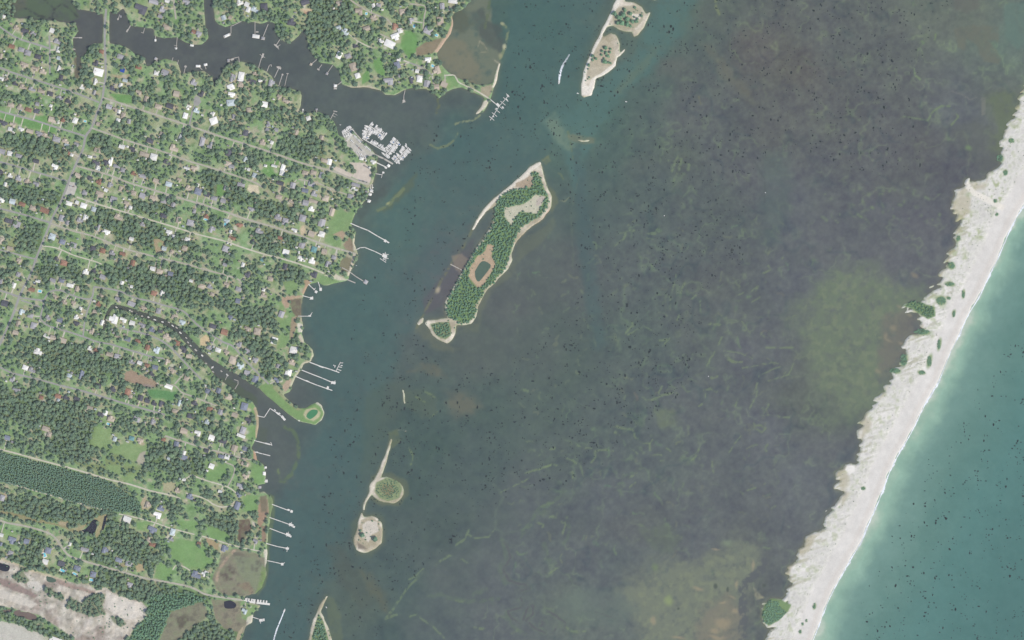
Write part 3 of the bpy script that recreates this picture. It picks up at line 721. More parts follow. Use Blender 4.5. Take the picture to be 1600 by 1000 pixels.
# round isle, low isle, end isle
put(G, polymask([(585, 768), (588, 754), (604, 746), (622, 750), (629, 764), (624, 778), (606, 784), (592, 778)], 1., .8), (132, 148, 112), .95)
put(G, polymask([(594, 766), (600, 756), (614, 758), (616, 770), (604, 776)], 1.5, 1.), (132, 128, 104), .8)
put(G, polymask([(560, 836), (565, 812), (578, 808), (592, 814), (594, 834), (586, 850), (570, 858), (560, 852)], 1., .8), (172, 164, 142), .9)
put(G, polymask([(566, 820), (574, 812), (588, 814), (592, 828), (580, 836), (576, 848), (566, 840)], 1., 2.), (208, 202, 192), .85)
put(G, polymask([(558, 846), (566, 852), (574, 858), (560, 858)], 1., 1.), (126, 118, 110), .8)
put(G, polymask([(498, 958), (506, 972), (514, 1000), (514, 1040), (484, 1040), (487, 996)], .8, .8), (116, 142, 102), .95)
put(G, dotmask(607, 712, 1.2, 30, 24, .5), (150, 146, 122), .5)

# ------------------------------------------------------------------ colour of the water and what grows just under it
CP = [(830, 40, 80, 106, 107), (820, 130, 80, 105, 107), (700, 210, 82, 106, 110), (620, 330, 92, 115, 114), (560, 500, 86, 108, 111), (500, 700, 83, 102, 108), (470, 860, 82, 100, 106), (450, 1000, 82, 100, 106), (560, 700, 84, 102, 106), (620, 900, 84, 100, 105), (560, 940, 90, 104, 104),
 (300, 80, 92, 98, 106), (140, 60, 92, 97, 105), (450, 100, 92, 100, 107), (560, 170, 91, 101, 107), (650, 180, 91, 101, 108), (600, 260, 90, 101, 107), (380, 610, 92, 98, 104), (240, 500, 86, 92, 97), (430, 640, 93, 101, 107), (440, 720, 93, 102, 108), (640, 230, 89, 103, 107), (700, 150, 90, 102, 107),
 (900, 190, 92, 118, 115), (940, 170, 84, 108, 108), (1030, 70, 88, 110, 109), (1060, 30, 90, 111, 110), (1000, 120, 88, 107, 108), (950, 260, 84, 104, 106), (1120, 20, 97, 108, 108), (1180, 80, 98, 101, 103), (1250, 110, 99, 102, 103), (1300, 60, 96, 104, 107), (1380, 60, 98, 106, 108), (1300, 180, 96, 102, 106), (1200, 200, 98, 104, 107), (1420, 160, 96, 103, 107), (1450, 230, 96, 101, 106), (1480, 270, 92, 97, 106), (1400, 290, 96, 102, 107), (1500, 170, 100, 107, 116), (1560, 60, 100, 120, 116), (1530, 40, 104, 114, 110), (1460, 20, 102, 112, 110), (1550, 150, 102, 112, 112),
 (1050, 90, 97, 102, 106), (1080, 170, 96, 104, 108), (1050, 250, 92, 102, 104), (1150, 260, 97, 104, 110), (1220, 320, 98, 105, 114), (1120, 330, 92, 103, 106), (1000, 300, 88, 103, 105), (920, 330, 86, 102, 106), (880, 420, 94, 102, 108), (800, 480, 97, 104, 110), (740, 540, 92, 102, 106), (840, 530, 92, 103, 107), (700, 440, 100, 102, 112), (900, 560, 88, 102, 104), (1000, 420, 92, 103, 107), (1000, 520, 89, 103, 105), (1080, 520, 95, 105, 108), (1130, 440, 96, 104, 108), (1180, 560, 98, 105, 113), (1100, 640, 98, 106, 112), (1200, 680, 100, 107, 116), (1240, 760, 102, 110, 118), (1180, 780, 98, 106, 112), (1290, 700, 100, 107, 114), (1040, 700, 95, 106, 110), (960, 650, 90, 103, 106), (860, 640, 87, 101, 104), (760, 640, 84, 100, 103), (740, 720, 84, 99, 104), (660, 680, 80, 98, 101), (680, 820, 84, 98, 103), (640, 760, 80, 97, 101), (820, 780, 96, 105, 112), (880, 720, 90, 102, 106), (960, 760, 96, 105, 112), (780, 880, 97, 106, 113), (700, 900, 94, 104, 110), (680, 970, 92, 103, 110), (620, 990, 80, 96, 102), (780, 980, 98, 107, 113), (900, 860, 97, 106, 112), (960, 880, 96, 106, 112), (900, 950, 104, 116, 114), (1000, 820, 98, 106, 110), (1080, 830, 97, 105, 112), (1160, 850, 98, 106, 110), (1220, 830, 98, 106, 112), (1170, 930, 95, 103, 106),
 (1300, 400, 98, 105, 112), (1380, 330, 97, 103, 112), (1420, 390, 100, 106, 114), (1260, 440, 98, 105, 114), (1440, 340, 98, 103, 112), (1360, 680, 96, 104, 110), (1300, 640, 96, 106, 106), (1260, 600, 97, 106, 106)]
CP = np.array(CP, float)
Wt = np.zeros(PX.shape + (3,)); acc = np.zeros(PX.shape)
qx = PX + WARP2[0] * 34; qy = PY + WARP2[1] * 34
for x, y, r_, g_, b_ in CP:
    q = 1.0 / (((qx - x) ** 2 + (qy - y) ** 2 + 500.0) ** 1.6)
    Wt += q[..., None] * np.array((r_, g_, b_)); acc += q
Wt /= acc[..., None]
Wt += np.array((2.5, 2.5, -3.5))
m1 = fbm(46, 81, 5, .6); m2 = fbm(11, 82, 4, .65); m3 = fbm(4, 83, 2)
Wt += ((m1 - .5) * 11)[..., None] * np.array((1, .9, .8)) + ((m2 - .5) * 14)[..., None] * np.array((1., 1.15, .6)) + ((m3 - .5) * 4)[..., None]

flats = np.clip((PX - np.interp(PY, [-100, 200, 420, 600, 800, 1000], [1150, 930, 860, 880, 760, 620])) / 120, 0, 1)
grain = fbm(7, 171, 4, .7) - .5; patch = fbm(24, 172, 4, .6) - .5
Wt += flats[..., None] * np.array((.5, -1.5, 1.5))
Wt += (flats * grain)[..., None] * np.array((19, 22, 14)) + (flats * np.clip(patch - .04, 0, 1))[..., None] * np.array((14, 20, 8)) + (flats * np.clip(-patch - .05, 0, 1))[..., None] * np.array((-14, -15, -8))
ridge = np.clip(1 - np.abs(fbm(42, 173, 4, .6) - .5) * 26, 0, 1) * np.clip((fbm(30, 174, 2) - .42) * 5, 0, 1)
Wt += (flats * ridge)[..., None] * np.array((11, 16, 4))
ridge = np.clip(1 - np.abs(fbm(52, 175, 3, .6) - .5) * 22, 0, 1) * np.clip((fbm(34, 176, 2) - .45) * 5, 0, 1)
Wt += (flats * ridge)[..., None] * np.array((-9, -6, -4))
# ocean beyond the surf: pale over the bar, deeper blue-green outside
oc = np.zeros(PX.shape, bool)
sx = np.interp(PY, [p[1] for p in SURF], [p[0] for p in SURF])
oc = PX > sx - 3
od = np.full(PX.shape, 1e9)
ow = (slice(0, NY), slice(int((1190 + MARG) / ST), NX))
dd = np.full(PX[ow].shape, 1e9)
for a, b in zip(SURF[:-1], SURF[1:]): dd = np.minimum(dd, segdist(PX[ow], PY[ow], a, b))
od[ow] = dd
odw = od + (fbm(30, 91, 4) - .5) * 34 + (fbm(12, 92, 3) - .5) * 7
wfac = np.clip(.62 + (PY - 300) / 700 * .25, .5, 1.0)
stops = [(0, (188, 202, 190)), (6, (160, 188, 172)), (14, (148, 182, 167)), (24, (136, 169, 157)), (38, (118, 152, 145)), (80, (102, 138, 132)), (150, (91, 131, 128)), (260, (84, 123, 121)), (400, (80, 119, 118))]
oc_c = np.stack([np.interp(odw / np.where(odw < 80, wfac + .25, 1.0), [s[0] for s in stops], [s[1][k] for s in stops]) for k in range(3)], -1)
oc_c += ((m2 - .5) * 6)[..., None] + ((fbm(30, 95, 3) - .5) * 7)[..., None]
Wt = np.where(oc[..., None], oc_c, Wt)
# wave lines parallel to the beach
ph = np.sin(odw * .55 + (fbm(50, 96, 3) - .5) * 9)
Wt += np.where(oc, np.clip(ph - .55, 0, 1) * 10 * np.clip(1 - od / 70, 0, 1) * np.clip((fbm(20, 97, 2) - .45) * 5, 0, 1), 0)[..., None]

# shallows round every shore
lb = blur(land, 5)
sh = np.clip(lb * 2.4, 0, 1) * (~oc)
isl = (PX > 470) & (PY > 0) & ~oc
Wt += (sh * np.where(PX > 560, .55, .25) * (.35 + 1.0 * np.clip(n1, 0, 1)))[..., None] * (np.array((128, 130, 108)) - Wt)

MOT = np.clip(1 + (fbm(10, 151, 4, .65) - .5) * 2.2, .25, 1.3)
def bed(pts, col, soft=2., warp=2., op=.7, big=0.):
    w, m = polymask(pts, soft * 1.3, warp * 1.5, big)
    if m.size: put(Wt, (w, np.clip(m * MOT[w], 0, 1)), col, op)
SPOT = np.clip((fbm(6, 141, 3, .7) - .33) * 7.0, .15, 2.3)
def weedline(pts, width, col=(118, 136, 104), soft=.8, warp=1.5, op=.7):
    w, m = linemask(pts, width, soft, warp)
    if m.size: put(Wt, (w, np.clip(m * SPOT[w], 0, 1)), col, op)

bed([(800, -60), (960, -60), (930, 30), (905, 110), (905, 190), (850, 246), (800, 286), (740, 345), (690, 430), (645, 510), (612, 590), (590, 650), (572, 740), (548, 820), (520, 900), (480, 960), (470, 1060), (380, 1060), (420, 900), (428, 800), (450, 740), (500, 680), (512, 640), (496, 560), (486, 500), (560, 430), (580, 350), (640, 262), (700, 215), (770, 190), (790, 110)], (80, 108, 109), 8., 4., .50, 8.)
bed([(850, 190), (905, 165), (945, 130), (990, 80), (1020, 20), (1040, -60), (1100, -60), (1070, 50), (1020, 105), (968, 160), (925, 215), (912, 268), (898, 300), (884, 246)], (90, 119, 116), 7., 4., .8, 8.)
bed([(900, 260), (915, 270), (925, 360), (935, 460), (945, 540), (935, 545), (915, 470), (900, 380)], (84, 106, 108), 6., 4., .5, 4.)
# marsh at the head of the creek and the marsh bay under the north peninsula
bed([(14, -100), (114, -100), (116, 10), (124, 26), (112, 32), (90, 30), (60, 28), (20, 24), (14, 10)], (98, 114, 96), 2., 2., .9)
bed([(14, -40), (40, -40), (40, 14), (20, 22)], (108, 106, 100), 3., 2., .6)
for l_ in ([(70, 0), (84, 14), (96, 6), (112, 16), (120, 26)], [(84, 14), (82, 26)], [(40, 14), (60, 24), (84, 30)]): weedline(l_, 3., (78, 82, 84), .8, 1.5, .8)
bed([(690, 62), (706, 44), (712, 24), (736, 0), (762, -20), (768, 20), (770, 40), (782, 70), (780, 100), (772, 126), (756, 134), (734, 130), (712, 122), (692, 104), (682, 86)], (118, 126, 112), 2., 2., .92)
bed([(690, 70), (704, 60), (722, 62), (736, 84), (752, 110), (748, 130), (726, 128), (700, 112), (684, 90)], (128, 128, 112), 4., 4., .85)
bed([(734, 20), (756, 12), (764, 34), (784, 42), (790, 66), (780, 84), (760, 70), (744, 46)], (88, 97, 95), 3., 3., .8)
bed([(700, 20), (726, 14), (740, 40), (724, 50), (708, 44)], (90, 98, 88), 3., 3., .6)
weedline([(766, -10), (764, 14), (762, 28), (758, 44)], 4., (104, 118, 94)); weedline([(784, 36), (794, 46), (792, 62), (788, 76), (782, 92)], 3.6, (140, 148, 116), .8, 1.)
weedline([(746, 76), (750, 64), (756, 70), (762, 80)], 1.8, (158, 154, 134), .6); weedline([(752, 82), (762, 82)], 2., (150, 148, 126), .6); weedline([(770, 92), (780, 100)], 2., (170, 166, 148), .6)
put(Wt, dotmask(785, 37, 3, 2, soft=.6), (170, 170, 140), .9); put(Wt, dotmask(788, 73, 3, 4, soft=.6), (190, 188, 160), .9); put(Wt, dotmask(782, 87, 3, 4, soft=.6), (160, 160, 130), .8)
weedline([(684, 152), (686, 164), (682, 176)], 4., (112, 118, 92), 1.2); weedline([(712, 194), (726, 190), (738, 188), (750, 180)], 3., (150, 156, 122), .8, 1.); weedline([(672, 226), (684, 232), (698, 228), (708, 220), (716, 208)], 3., (128, 138, 108), 1., 1.)
# eelgrass bed off the harbour
bed([(606, 318), (622, 300), (640, 282), (652, 270), (646, 292), (624, 316), (600, 332), (590, 328)], (98, 110, 94), 3., 3., .7)
weedline([(590, 328), (604, 322), (618, 310), (630, 296)], 5., (132, 142, 108), 1.5, 1.5, .6); put(Wt, dotmask(606, 318, 3, 1.8, -30, soft=.6), (168, 172, 132), .8)
bed([(560, 330), (580, 300), (600, 290), (606, 300), (580, 324), (562, 352)], (84, 92, 92), 4., 3., .5)
weedline([(446, 668), (456, 672), (464, 684), (467, 704), (464, 724), (456, 740), (444, 752), (436, 750)], 5., (104, 122, 96), 1.5, 1.2, .75)
weedline([(434, 734), (437, 746)], 3., (120, 138, 102), 1., .8); bed([(404, 668), (420, 670), (416, 690), (404, 700)], (94, 104, 92), 3., 2., .5)
bed([(345, 590), (360, 592), (378, 606), (400, 620), (404, 634), (394, 628), (372, 618), (352, 604)], (92, 104, 90), 2., 2., .8)
bed([(120, 86), (132, 90), (126, 112), (118, 112)], (100, 102, 96), 2., 1., .6)
bed([(418, 772), (428, 776), (430, 800), (426, 830), (421, 860), (420, 890), (414, 916), (402, 932), (416, 880), (418, 830)], (112, 128, 98), 1.5, 1., .7)
# shoals beside the islands
bed([(656, 500), (700, 540), (720, 545), (708, 552), (676, 544), (650, 520)], (112, 118, 104), 3., 3., .6)
bed([(700, 470), (664, 492), (660, 470), (690, 430), (720, 396), (742, 372), (736, 400), (710, 446)], (100, 100, 106), 2., 2., .7)
weedline([(738, 358), (732, 372), (716, 398), (704, 414), (690, 436), (682, 452), (668, 478), (654, 506), (648, 520)], 3.5, (122, 126, 102), 1.2, 2., .6)
put(Wt, dotmask(684, 453, 3, 5, 20, soft=.8, warp=1), (190, 178, 156), .8); weedline([(706, 413), (716, 419)], 2., (168, 152, 136), .7)
bed([(706, 400), (722, 396), (730, 404), (718, 428), (712, 420)], (150, 138, 124), 1.5, 1.5, .6)
bed([(846, 250), (858, 244), (862, 252), (852, 258)], (126, 132, 104), 1.5, 1.5, .7)
bed([(858, 290), (868, 300), (872, 318), (864, 332), (858, 320)], (120, 126, 102), 2., 1.5, .6)
bed([(810, 380), (840, 362), (866, 340), (870, 350), (840, 384), (810, 410), (800, 430), (776, 448), (760, 470), (752, 490), (748, 520), (720, 520), (744, 500), (752, 468), (776, 440), (800, 410)], (112, 120, 104), 2.5, 2.5, .5)
weedline([(876, 314), (884, 314), (890, 308)], 2., (128, 136, 116), .8); weedline([(880, 280), (876, 272), (872, 270)], 2., (112, 124, 100), .8)
bed([(636, 580), (660, 568), (680, 570), (700, 590), (684, 588), (660, 578)], (110, 112, 101), 4., 3., .75)
bed([(700, 626), (716, 614), (736, 620), (752, 634), (740, 646), (712, 650), (704, 640)], (116, 116, 104), 8., 4., .7)
bed([(690, 608), (712, 610), (720, 620), (704, 622)], (100, 106, 100), 5., 2., .5)
bed([(604, 600), (628, 592), (640, 604), (634, 636), (616, 660), (602, 650)], (92, 104, 98), 6., 3., .5)
bed([(632, 612), (660, 608), (684, 624), (684, 648), (660, 654), (636, 636)], (98, 110, 98), 4., 3., .5)
for l_ in ([(664, 612), (674, 618), (680, 622)], [(650, 620), (664, 628)], [(672, 652), (684, 644)], [(640, 700), (646, 714), (642, 726)]): weedline(l_, 2.4, (118, 134, 104))
bed([(570, 620), (600, 600), (612, 640), (604, 690), (590, 720), (574, 750), (560, 760), (568, 700)], (90, 106, 99), 7., 3., .65)
weedline([(624, 672), (634, 674)], 1.6, (178, 170, 152), .6); bed([(606, 676), (622, 670), (626, 690), (612, 700)], (108, 118, 96), 2., 1.5, .7)
bed([(580, 744), (610, 738), (636, 752), (640, 772), (624, 790), (596, 792), (578, 780)], (114, 120, 98), 2., 1.5, .5)
bed([(548, 820), (562, 800), (594, 800), (604, 816), (604, 850), (580, 870), (556, 868)], (104, 114, 98), 3., 1.5, .5)
bed([(508, 930), (522, 936), (532, 960), (536, 1000), (532, 1060), (516, 1060), (514, 970)], (106, 118, 100), 2., 1.5, .65)
bed([(510, 852), (530, 850), (560, 900), (590, 940), (570, 950), (530, 910)], (90, 98, 92), 6., 3., .5)
bed([(560, 890), (586, 900), (600, 930), (610, 960), (596, 950), (576, 920)], (104, 108, 95), 6., 3., .7)
bed([(850, 190), (866, 176), (880, 196), (900, 230), (890, 238), (868, 222)], (116, 136, 122), 5., 3., .85)
weedline([(888, 206), (892, 226), (896, 248)], 3., (116, 130, 104), 1.2, 1.5, .6); bed([(886, 214), (896, 208), (930, 218), (926, 224), (900, 224)], (128, 130, 110), 2., 1.5, .6)
bed([(1098, 70), (1116, 88), (1130, 120), (1160, 150), (1180, 160), (1170, 140), (1134, 100), (1110, 72)], (112, 114, 104), 7., 4., .6)
bed([(960, 140), (990, 110), (1020, 76), (1032, 72), (1004, 110), (970, 146)], (104, 122, 110), 4., 3., .7)
weedline([(1117, -10), (1119, 12), (1124, 22)], 3.4, (126, 138, 106), .8, 1., .7); weedline([(1092, 150), (1095, 164)], 2., (116, 118, 100), .8)
# lines of marsh grass breaking the surface across the sound
GR = (126, 144, 112)
for l_, w__ in (([(960, 384), (972, 376), (978, 368), (978, 362), (992, 360)], 3.2), ([(1014, 365), (1024, 364), (1030, 354)], 3.6), ([(1050, 292), (1055, 278), (1062, 262), (1066, 250), (1060, 244), (1056, 252), (1050, 266)], 3.6), ([(1074, 266), (1076, 258)], 4.), ([(1044, 250), (1056, 252)], 2.6), ([(1047, 468), (1052, 446), (1057, 430)], 2.6), ([(978, 520), (986, 510), (988, 504)], 2.4), ([(982, 522), (1006, 510), (1022, 518)], 2.), ([(1058, 500), (1060, 492)], 2.4), ([(1056, 520), (1064, 514)], 3.), ([(1030, 532), (1046, 528), (1036, 540)], 2.6), ([(1064, 458), (1072, 440)], 3.), ([(1082, 466), (1088, 460)], 2.4), ([(1094, 470), (1096, 498)], 2.4),
 ([(1172, 458), (1178, 452), (1184, 448), (1180, 456)], 2.6), ([(1176, 472), (1188, 464)], 2.2), ([(1150, 462), (1162, 458)], 2.), ([(1200, 416), (1204, 422), (1194, 426)], 3.), ([(1218, 408), (1222, 402)], 3.), ([(1108, 506), (1124, 508)], 3.), ([(1122, 540), (1128, 526)], 2.6), ([(1118, 548), (1104, 572)], 1.6), ([(1158, 500), (1164, 508), (1172, 520)], 2.), ([(1190, 522), (1198, 528)], 4.), ([(1196, 544), (1240, 543)], 2.6), ([(1132, 548), (1160, 552), (1176, 560), (1178, 556)], 1.8), ([(1136, 562), (1148, 566), (1158, 566)], 3.4), ([(1160, 576), (1210, 566), (1222, 570), (1186, 588)], 1.8), ([(1240, 568), (1232, 586), (1200, 596)], 2.), ([(1112, 590), (1120, 588)], 4.),
 ([(1004, 622), (1014, 627), (1024, 624), (1034, 618), (1050, 614)], 3.4), ([(1034, 604), (1030, 616)], 2.4), ([(1102, 620), (1100, 610), (1114, 608), (1120, 612)], 2.6), ([(1092, 636), (1098, 632)], 2.6), ([(1150, 634), (1152, 624)], 2.6), ([(1172, 640), (1180, 624), (1184, 600)], 2.8), ([(1188, 648), (1206, 650), (1222, 653), (1234, 652)], 2.8), ([(1198, 640), (1200, 632)], 3.), ([(1178, 660), (1182, 670), (1190, 675), (1196, 669), (1188, 664), (1180, 664)], 2.6), ([(1138, 708), (1150, 690), (1156, 682)], 2.), ([(1112, 720), (1116, 738)], 2.4), ([(1168, 766), (1180, 762)], 2.4),
 ([(960, 666), (974, 670), (988, 672), (992, 684), (1004, 692), (1014, 692), (1016, 704)], 2.8), ([(1014, 692), (1020, 688)], 2.6), ([(962, 676), (968, 678)], 4.), ([(990, 702), (996, 708)], 3.), ([(1016, 712), (1034, 710)], 2.4), ([(984, 746), (996, 738)], 3.), ([(982, 762), (992, 754)], 3.), ([(1030, 720), (1038, 718)], 3.), ([(1042, 700), (1048, 704)], 3.), ([(1080, 720), (1090, 710), (1092, 702)], 3.),
 ([(816, 608), (824, 612)], 4.), ([(860, 702), (866, 701)], 3.4), ([(850, 730), (864, 726), (870, 728)], 3.), ([(820, 740), (840, 734), (860, 728)], 3.), ([(924, 722), (930, 714), (928, 704), (940, 702), (958, 704)], 3.), ([(900, 694), (910, 700), (924, 700)], 2.6), ([(886, 716), (900, 724)], 3.), ([(908, 730), (910, 744)], 2.6), ([(894, 738), (896, 748)], 3.),
 ([(640, 906), (652, 898), (662, 888)], 3.), ([(682, 882), (690, 874), (706, 868)], 4.), ([(712, 852), (726, 842), (732, 830)], 3.), ([(732, 836), (742, 840), (764, 838), (770, 828)], 2.4), ([(780, 770), (800, 762), (826, 748)], 2.), ([(846, 792), (868, 784)], 3.), ([(840, 818), (850, 820), (848, 824)], 3.), ([(858, 808), (864, 806)], 3.4), ([(878, 836), (884, 818), (888, 808)], 2.2), ([(640, 964), (652, 960), (664, 970)], 3.), ([(666, 972), (680, 982), (694, 996)], 3.), ([(712, 938), (726, 940)], 2.6), ([(740, 980), (754, 982)], 4.), ([(800, 990), (808, 984)], 4.), ([(884, 980), (896, 988), (916, 986)], 4.), ([(720, 874), (732, 880)], 3.), ([(860, 896), (872, 888)], 3.), ([(620, 960), (604, 966), (640, 916), (660, 896)], 3.5)):
    weedline(l_, w__, GR, .7, 2.2, .55)
# faint curling weed bands in the southern sound and a winding tidal gut
rr = np.random.default_rng(5)
for _ in range(420):
    x0, y0 = rr.uniform(800, 1300), rr.uniform(340, 900)
    if x0 > 1300 - (y0 - 500) * .3: continue
    a0 = rr.uniform(0, 6.28); L0 = rr.uniform(4, 16); pts = [(x0, y0)]
    for k in range(4):
        a0 += rr.normal(0, .6); pts.append((pts[-1][0] + math.cos(a0) * L0 / 4, pts[-1][1] + math.sin(a0) * L0 / 4))
    weedline(pts, rr.uniform(1.4, 3.4), (116 + rr.normal(0, 5), 132 + rr.normal(0, 5), 110), .8, 2., rr.uniform(.2, .55))
for l_ in ([(786, 846), (794, 858), (798, 872), (786, 890), (796, 908), (820, 914), (828, 920), (808, 924), (814, 936), (816, 948), (794, 956), (798, 966), (812, 974)], [(818, 968), (824, 950), (834, 946), (832, 960), (822, 970), (836, 982), (852, 988)], [(854, 954), (868, 962), (884, 972), (880, 986)], [(930, 956), (944, 960), (960, 966)], [(844, 978), (852, 974), (846, 972)], [(864, 990), (872, 976)]):
    weedline(l_, 7., (106, 122, 108), 2., 2., .45); weedline(l_, 3., (98, 100, 106), .9, 2., .9)
for l_ in ([(784, 842), (790, 870), (780, 890), (790, 912)], [(812, 840), (830, 812), (850, 800)], [(816, 830), (830, 816), (842, 796), (868, 782), (880, 770)], [(660, 932), (690, 930), (730, 940), (780, 936)], [(740, 930), (760, 920)], [(790, 960), (800, 980), (820, 990)], [(880, 850), (890, 830), (886, 810)], [(850, 850), (856, 874), (868, 880)]):
    weedline(l_, 5., (104, 120, 106), 2., 2.5, .5)
weedline([(772, 756), (786, 776), (776, 800), (772, 826), (790, 836), (830, 820), (860, 800), (890, 780), (912, 752), (906, 726), (896, 712)], 3., (106, 120, 110), 1.5, 3., .5)
# the grass flats behind the barrier island
bed([(1252, 470), (1272, 440), (1310, 424), (1350, 420), (1390, 430), (1430, 440), (1440, 462), (1420, 480), (1400, 520), (1392, 560), (1384, 600), (1352, 640), (1310, 644), (1284, 600), (1262, 560), (1246, 520)], (114, 128, 110), 24., 9., .92, 30.)
fl = fbm(8, 111, 3)
w_, m_ = polymask([(1252, 470), (1310, 424), (1390, 430), (1440, 462), (1400, 520), (1384, 600), (1310, 644), (1262, 560)], 14., 5., 14.)
Wt[w_] += (m_ * np.clip((fl[w_] - .52) * 6, 0, 1) * .5)[..., None] * (np.array((128, 138, 116)) - Wt[w_])
Wt[w_] += (m_ * np.clip((.45 - fl[w_]) * 6, 0, 1) * .4)[..., None] * (np.array((110, 118, 112)) - Wt[w_])
bed([(1380, 500), (1410, 480), (1436, 500), (1424, 540), (1400, 566), (1380, 590), (1372, 560)], (120, 116, 112), 8., 6., .6)
for q in ((1396, 512, 5, 3), (1388, 530, 6, 2), (1408, 536, 6, 2), (1384, 524, 3, 4), (1404, 478, 4, 2), (1420, 492, 4, 2), (1372, 580, 5, 3), (1430, 430, 6, 3)): put(Wt, dotmask(*q, ang=30, soft=.7, warp=3), (150, 142, 122), .6)
bed([(1480, 200), (1530, 190), (1566, 216), (1560, 250), (1540, 272), (1520, 250)], (102, 108, 104), 8., 5., .5)
bed([(1540, 150), (1580, 140), (1590, 170), (1570, 210), (1556, 250), (1544, 230), (1550, 190)], (108, 120, 98), 8., 5., .7, 8.)
bed([(970, 920), (1010, 900), (1080, 870), (1120, 852), (1170, 860), (1186, 890), (1160, 910), (1158, 950), (1170, 1010), (1080, 1030), (1000, 1010), (990, 960)], (122, 130, 117), 20., 9., .95, 22.)
w_, m_ = polymask([(980, 920), (1080, 870), (1170, 860), (1180, 890), (1160, 950), (1160, 1000), (1000, 1000)], 12., 5., 10.)
Wt[w_] += (m_ * np.clip((fl[w_] - .52) * 6, 0, 1) * .55)[..., None] * (np.array((134, 142, 120)) - Wt[w_])
bed([(1100, 950), (1140, 930), (1160, 960), (1164, 1010), (1080, 1020)], (132, 126, 116), 8., 6., .6, 8.)
for q in ((1130, 975, 12, 8), (1150, 955, 5, 4), (1116, 984, 8, 4), (1090, 919, 7, 3), (1128, 942, 5, 2), (1150, 915, 2, 5), (1175, 884, 2, 7), (1120, 996, 12, 3), (1060, 998, 10, 2), (1020, 970, 4, 6), (1118, 857, 6, 2), (1144, 934, 4, 1.5)): put(Wt, dotmask(*q, ang=10, soft=.7, warp=4), (164, 152, 128), .65)
put(Wt, dotmask(1046, 938, 6, 8, soft=.8, warp=3), (148, 164, 116), .7); put(Wt, dotmask(1024, 886, 5, 5, soft=.8, warp=2), (124, 144, 106), .6); put(Wt, dotmask(1136, 848, 8, 5, soft=.8, warp=2), (134, 150, 126), .6)
for q in ((1118, 916, 3, 4), (1137, 921, 2, 4), (1060, 951, 2, 2), (1194, 915, 3, 2.5)): put(Wt, dotmask(*q, soft=.4), (84, 92, 88), .8)
weedline([(1160, 1010), (1162, 960), (1160, 920), (1170, 904), (1190, 890), (1198, 870)], 12., (96, 101, 106), 3., 3., .85)
bed([(1176, 916), (1184, 924), (1194, 934), (1184, 938), (1178, 930)], (158, 156, 132), 1.2, 2., .8)
bed([(1000, 830), (1036, 820), (1064, 836), (1050, 866), (1024, 860)], (104, 116, 104), 5., 4., .5); bed([(870, 940), (910, 914), (960, 920), (1000, 950), (960, 980), (890, 970)], (108, 122, 116), 10., 5., .5, 8.)
bed([(1020, 642), (1054, 640), (1056, 664), (1030, 668)], (116, 128, 106), 4., 3., .55)
weedline([(1412, 182), (1450, 188), (1458, 174), (1470, 166), (1484, 166)], 2.4, (120, 140, 108), .7, 1., .7); weedline([(1490, 172), (1497, 182), (1486, 196)], 2.4, (120, 138, 108), .7, 1., .7); weedline([(1428, 108), (1430, 118), (1438, 124)], 2.6, (126, 148, 112), .7, .8, .7); weedline([(1434, 78), (1444, 66), (1440, 64)], 2.4, (112, 134, 104), .7, .8, .7); weedline([(1460, 62), (1462, 54)], 2.8, (118, 138, 106), .7, .8, .7)
bed([(1520, 40), (1560, 40), (1562, 66), (1545, 64), (1566, 90), (1560, 102), (1536, 96), (1526, 70), (1510, 60), (1508, 78), (1496, 74), (1490, 44)], (112, 116, 106), 2., 2., .75); bed([(1570, 6), (1620, 4), (1620, 60), (1590, 76), (1570, 60)], (104, 126, 118), 3., 2., .75); bed([(1486, -20), (1530, -20), (1530, 10), (1510, 20), (1492, 14)], (106, 108, 104), 3., 2., .6)
bed([(1533, 152), (1541, 152), (1540, 178), (1534, 181)], (120, 124, 118), .8, .5, .8); weedline([(1486, 142), (1504, 148), (1516, 156), (1526, 152), (1534, 156)], 1.8, (122, 124, 122), .6, .6, .6)
put(Wt, dotmask(1514, 231, 5, 4, 30, soft=.8, warp=2), (122, 148, 108), .7); put(Wt, dotmask(1482, 217, 3, 3, soft=.8), (112, 128, 108), .6)
rr = np.random.default_rng(9)
for _ in range(60):
    x0, y0 = rr.uniform(1286, 1470), rr.uniform(292, 350)
    put(Wt, dotmask(x0, y0, rr.uniform(1, 4), rr.uniform(1, 2.5), rr.uniform(0, 90), .8, 2), (120, 140, 110), rr.uniform(.2, .6))
bed([(1190, 240), (1230, 240), (1240, 300), (1216, 380), (1190, 380)], (94, 108, 106), 10., 4., .5)
weedline([(1140, 226), (1166, 238), (1184, 260), (1194, 280), (1196, 320)], 2.5, (90, 98, 100), 1.2, 2., .6); weedline([(1246, 226), (1262, 244), (1274, 252), (1290, 244)], 3., (90, 98, 102), 1.2, 2., .5)
weedline([(900, 230), (905, 300), (912, 380), (920, 470), (930, 540)], 10., (84, 102, 104), 5., 4., .45); weedline([(906, 270), (892, 330), (896, 420)], 2., (104, 118, 106), 1., 2., .4); weedline([(912, 500), (926, 520), (932, 540)], 2., (110, 124, 106), .8, 2., .5)
_l = G.mean(-1, keepdims=True); _m = (PX < 1150)[..., None]
G = np.where(_m, _l + (G - _l) * .86 + 2, G)
Wt = np.clip(Wt, 30, 235); G = np.clip(G, 40, 235)

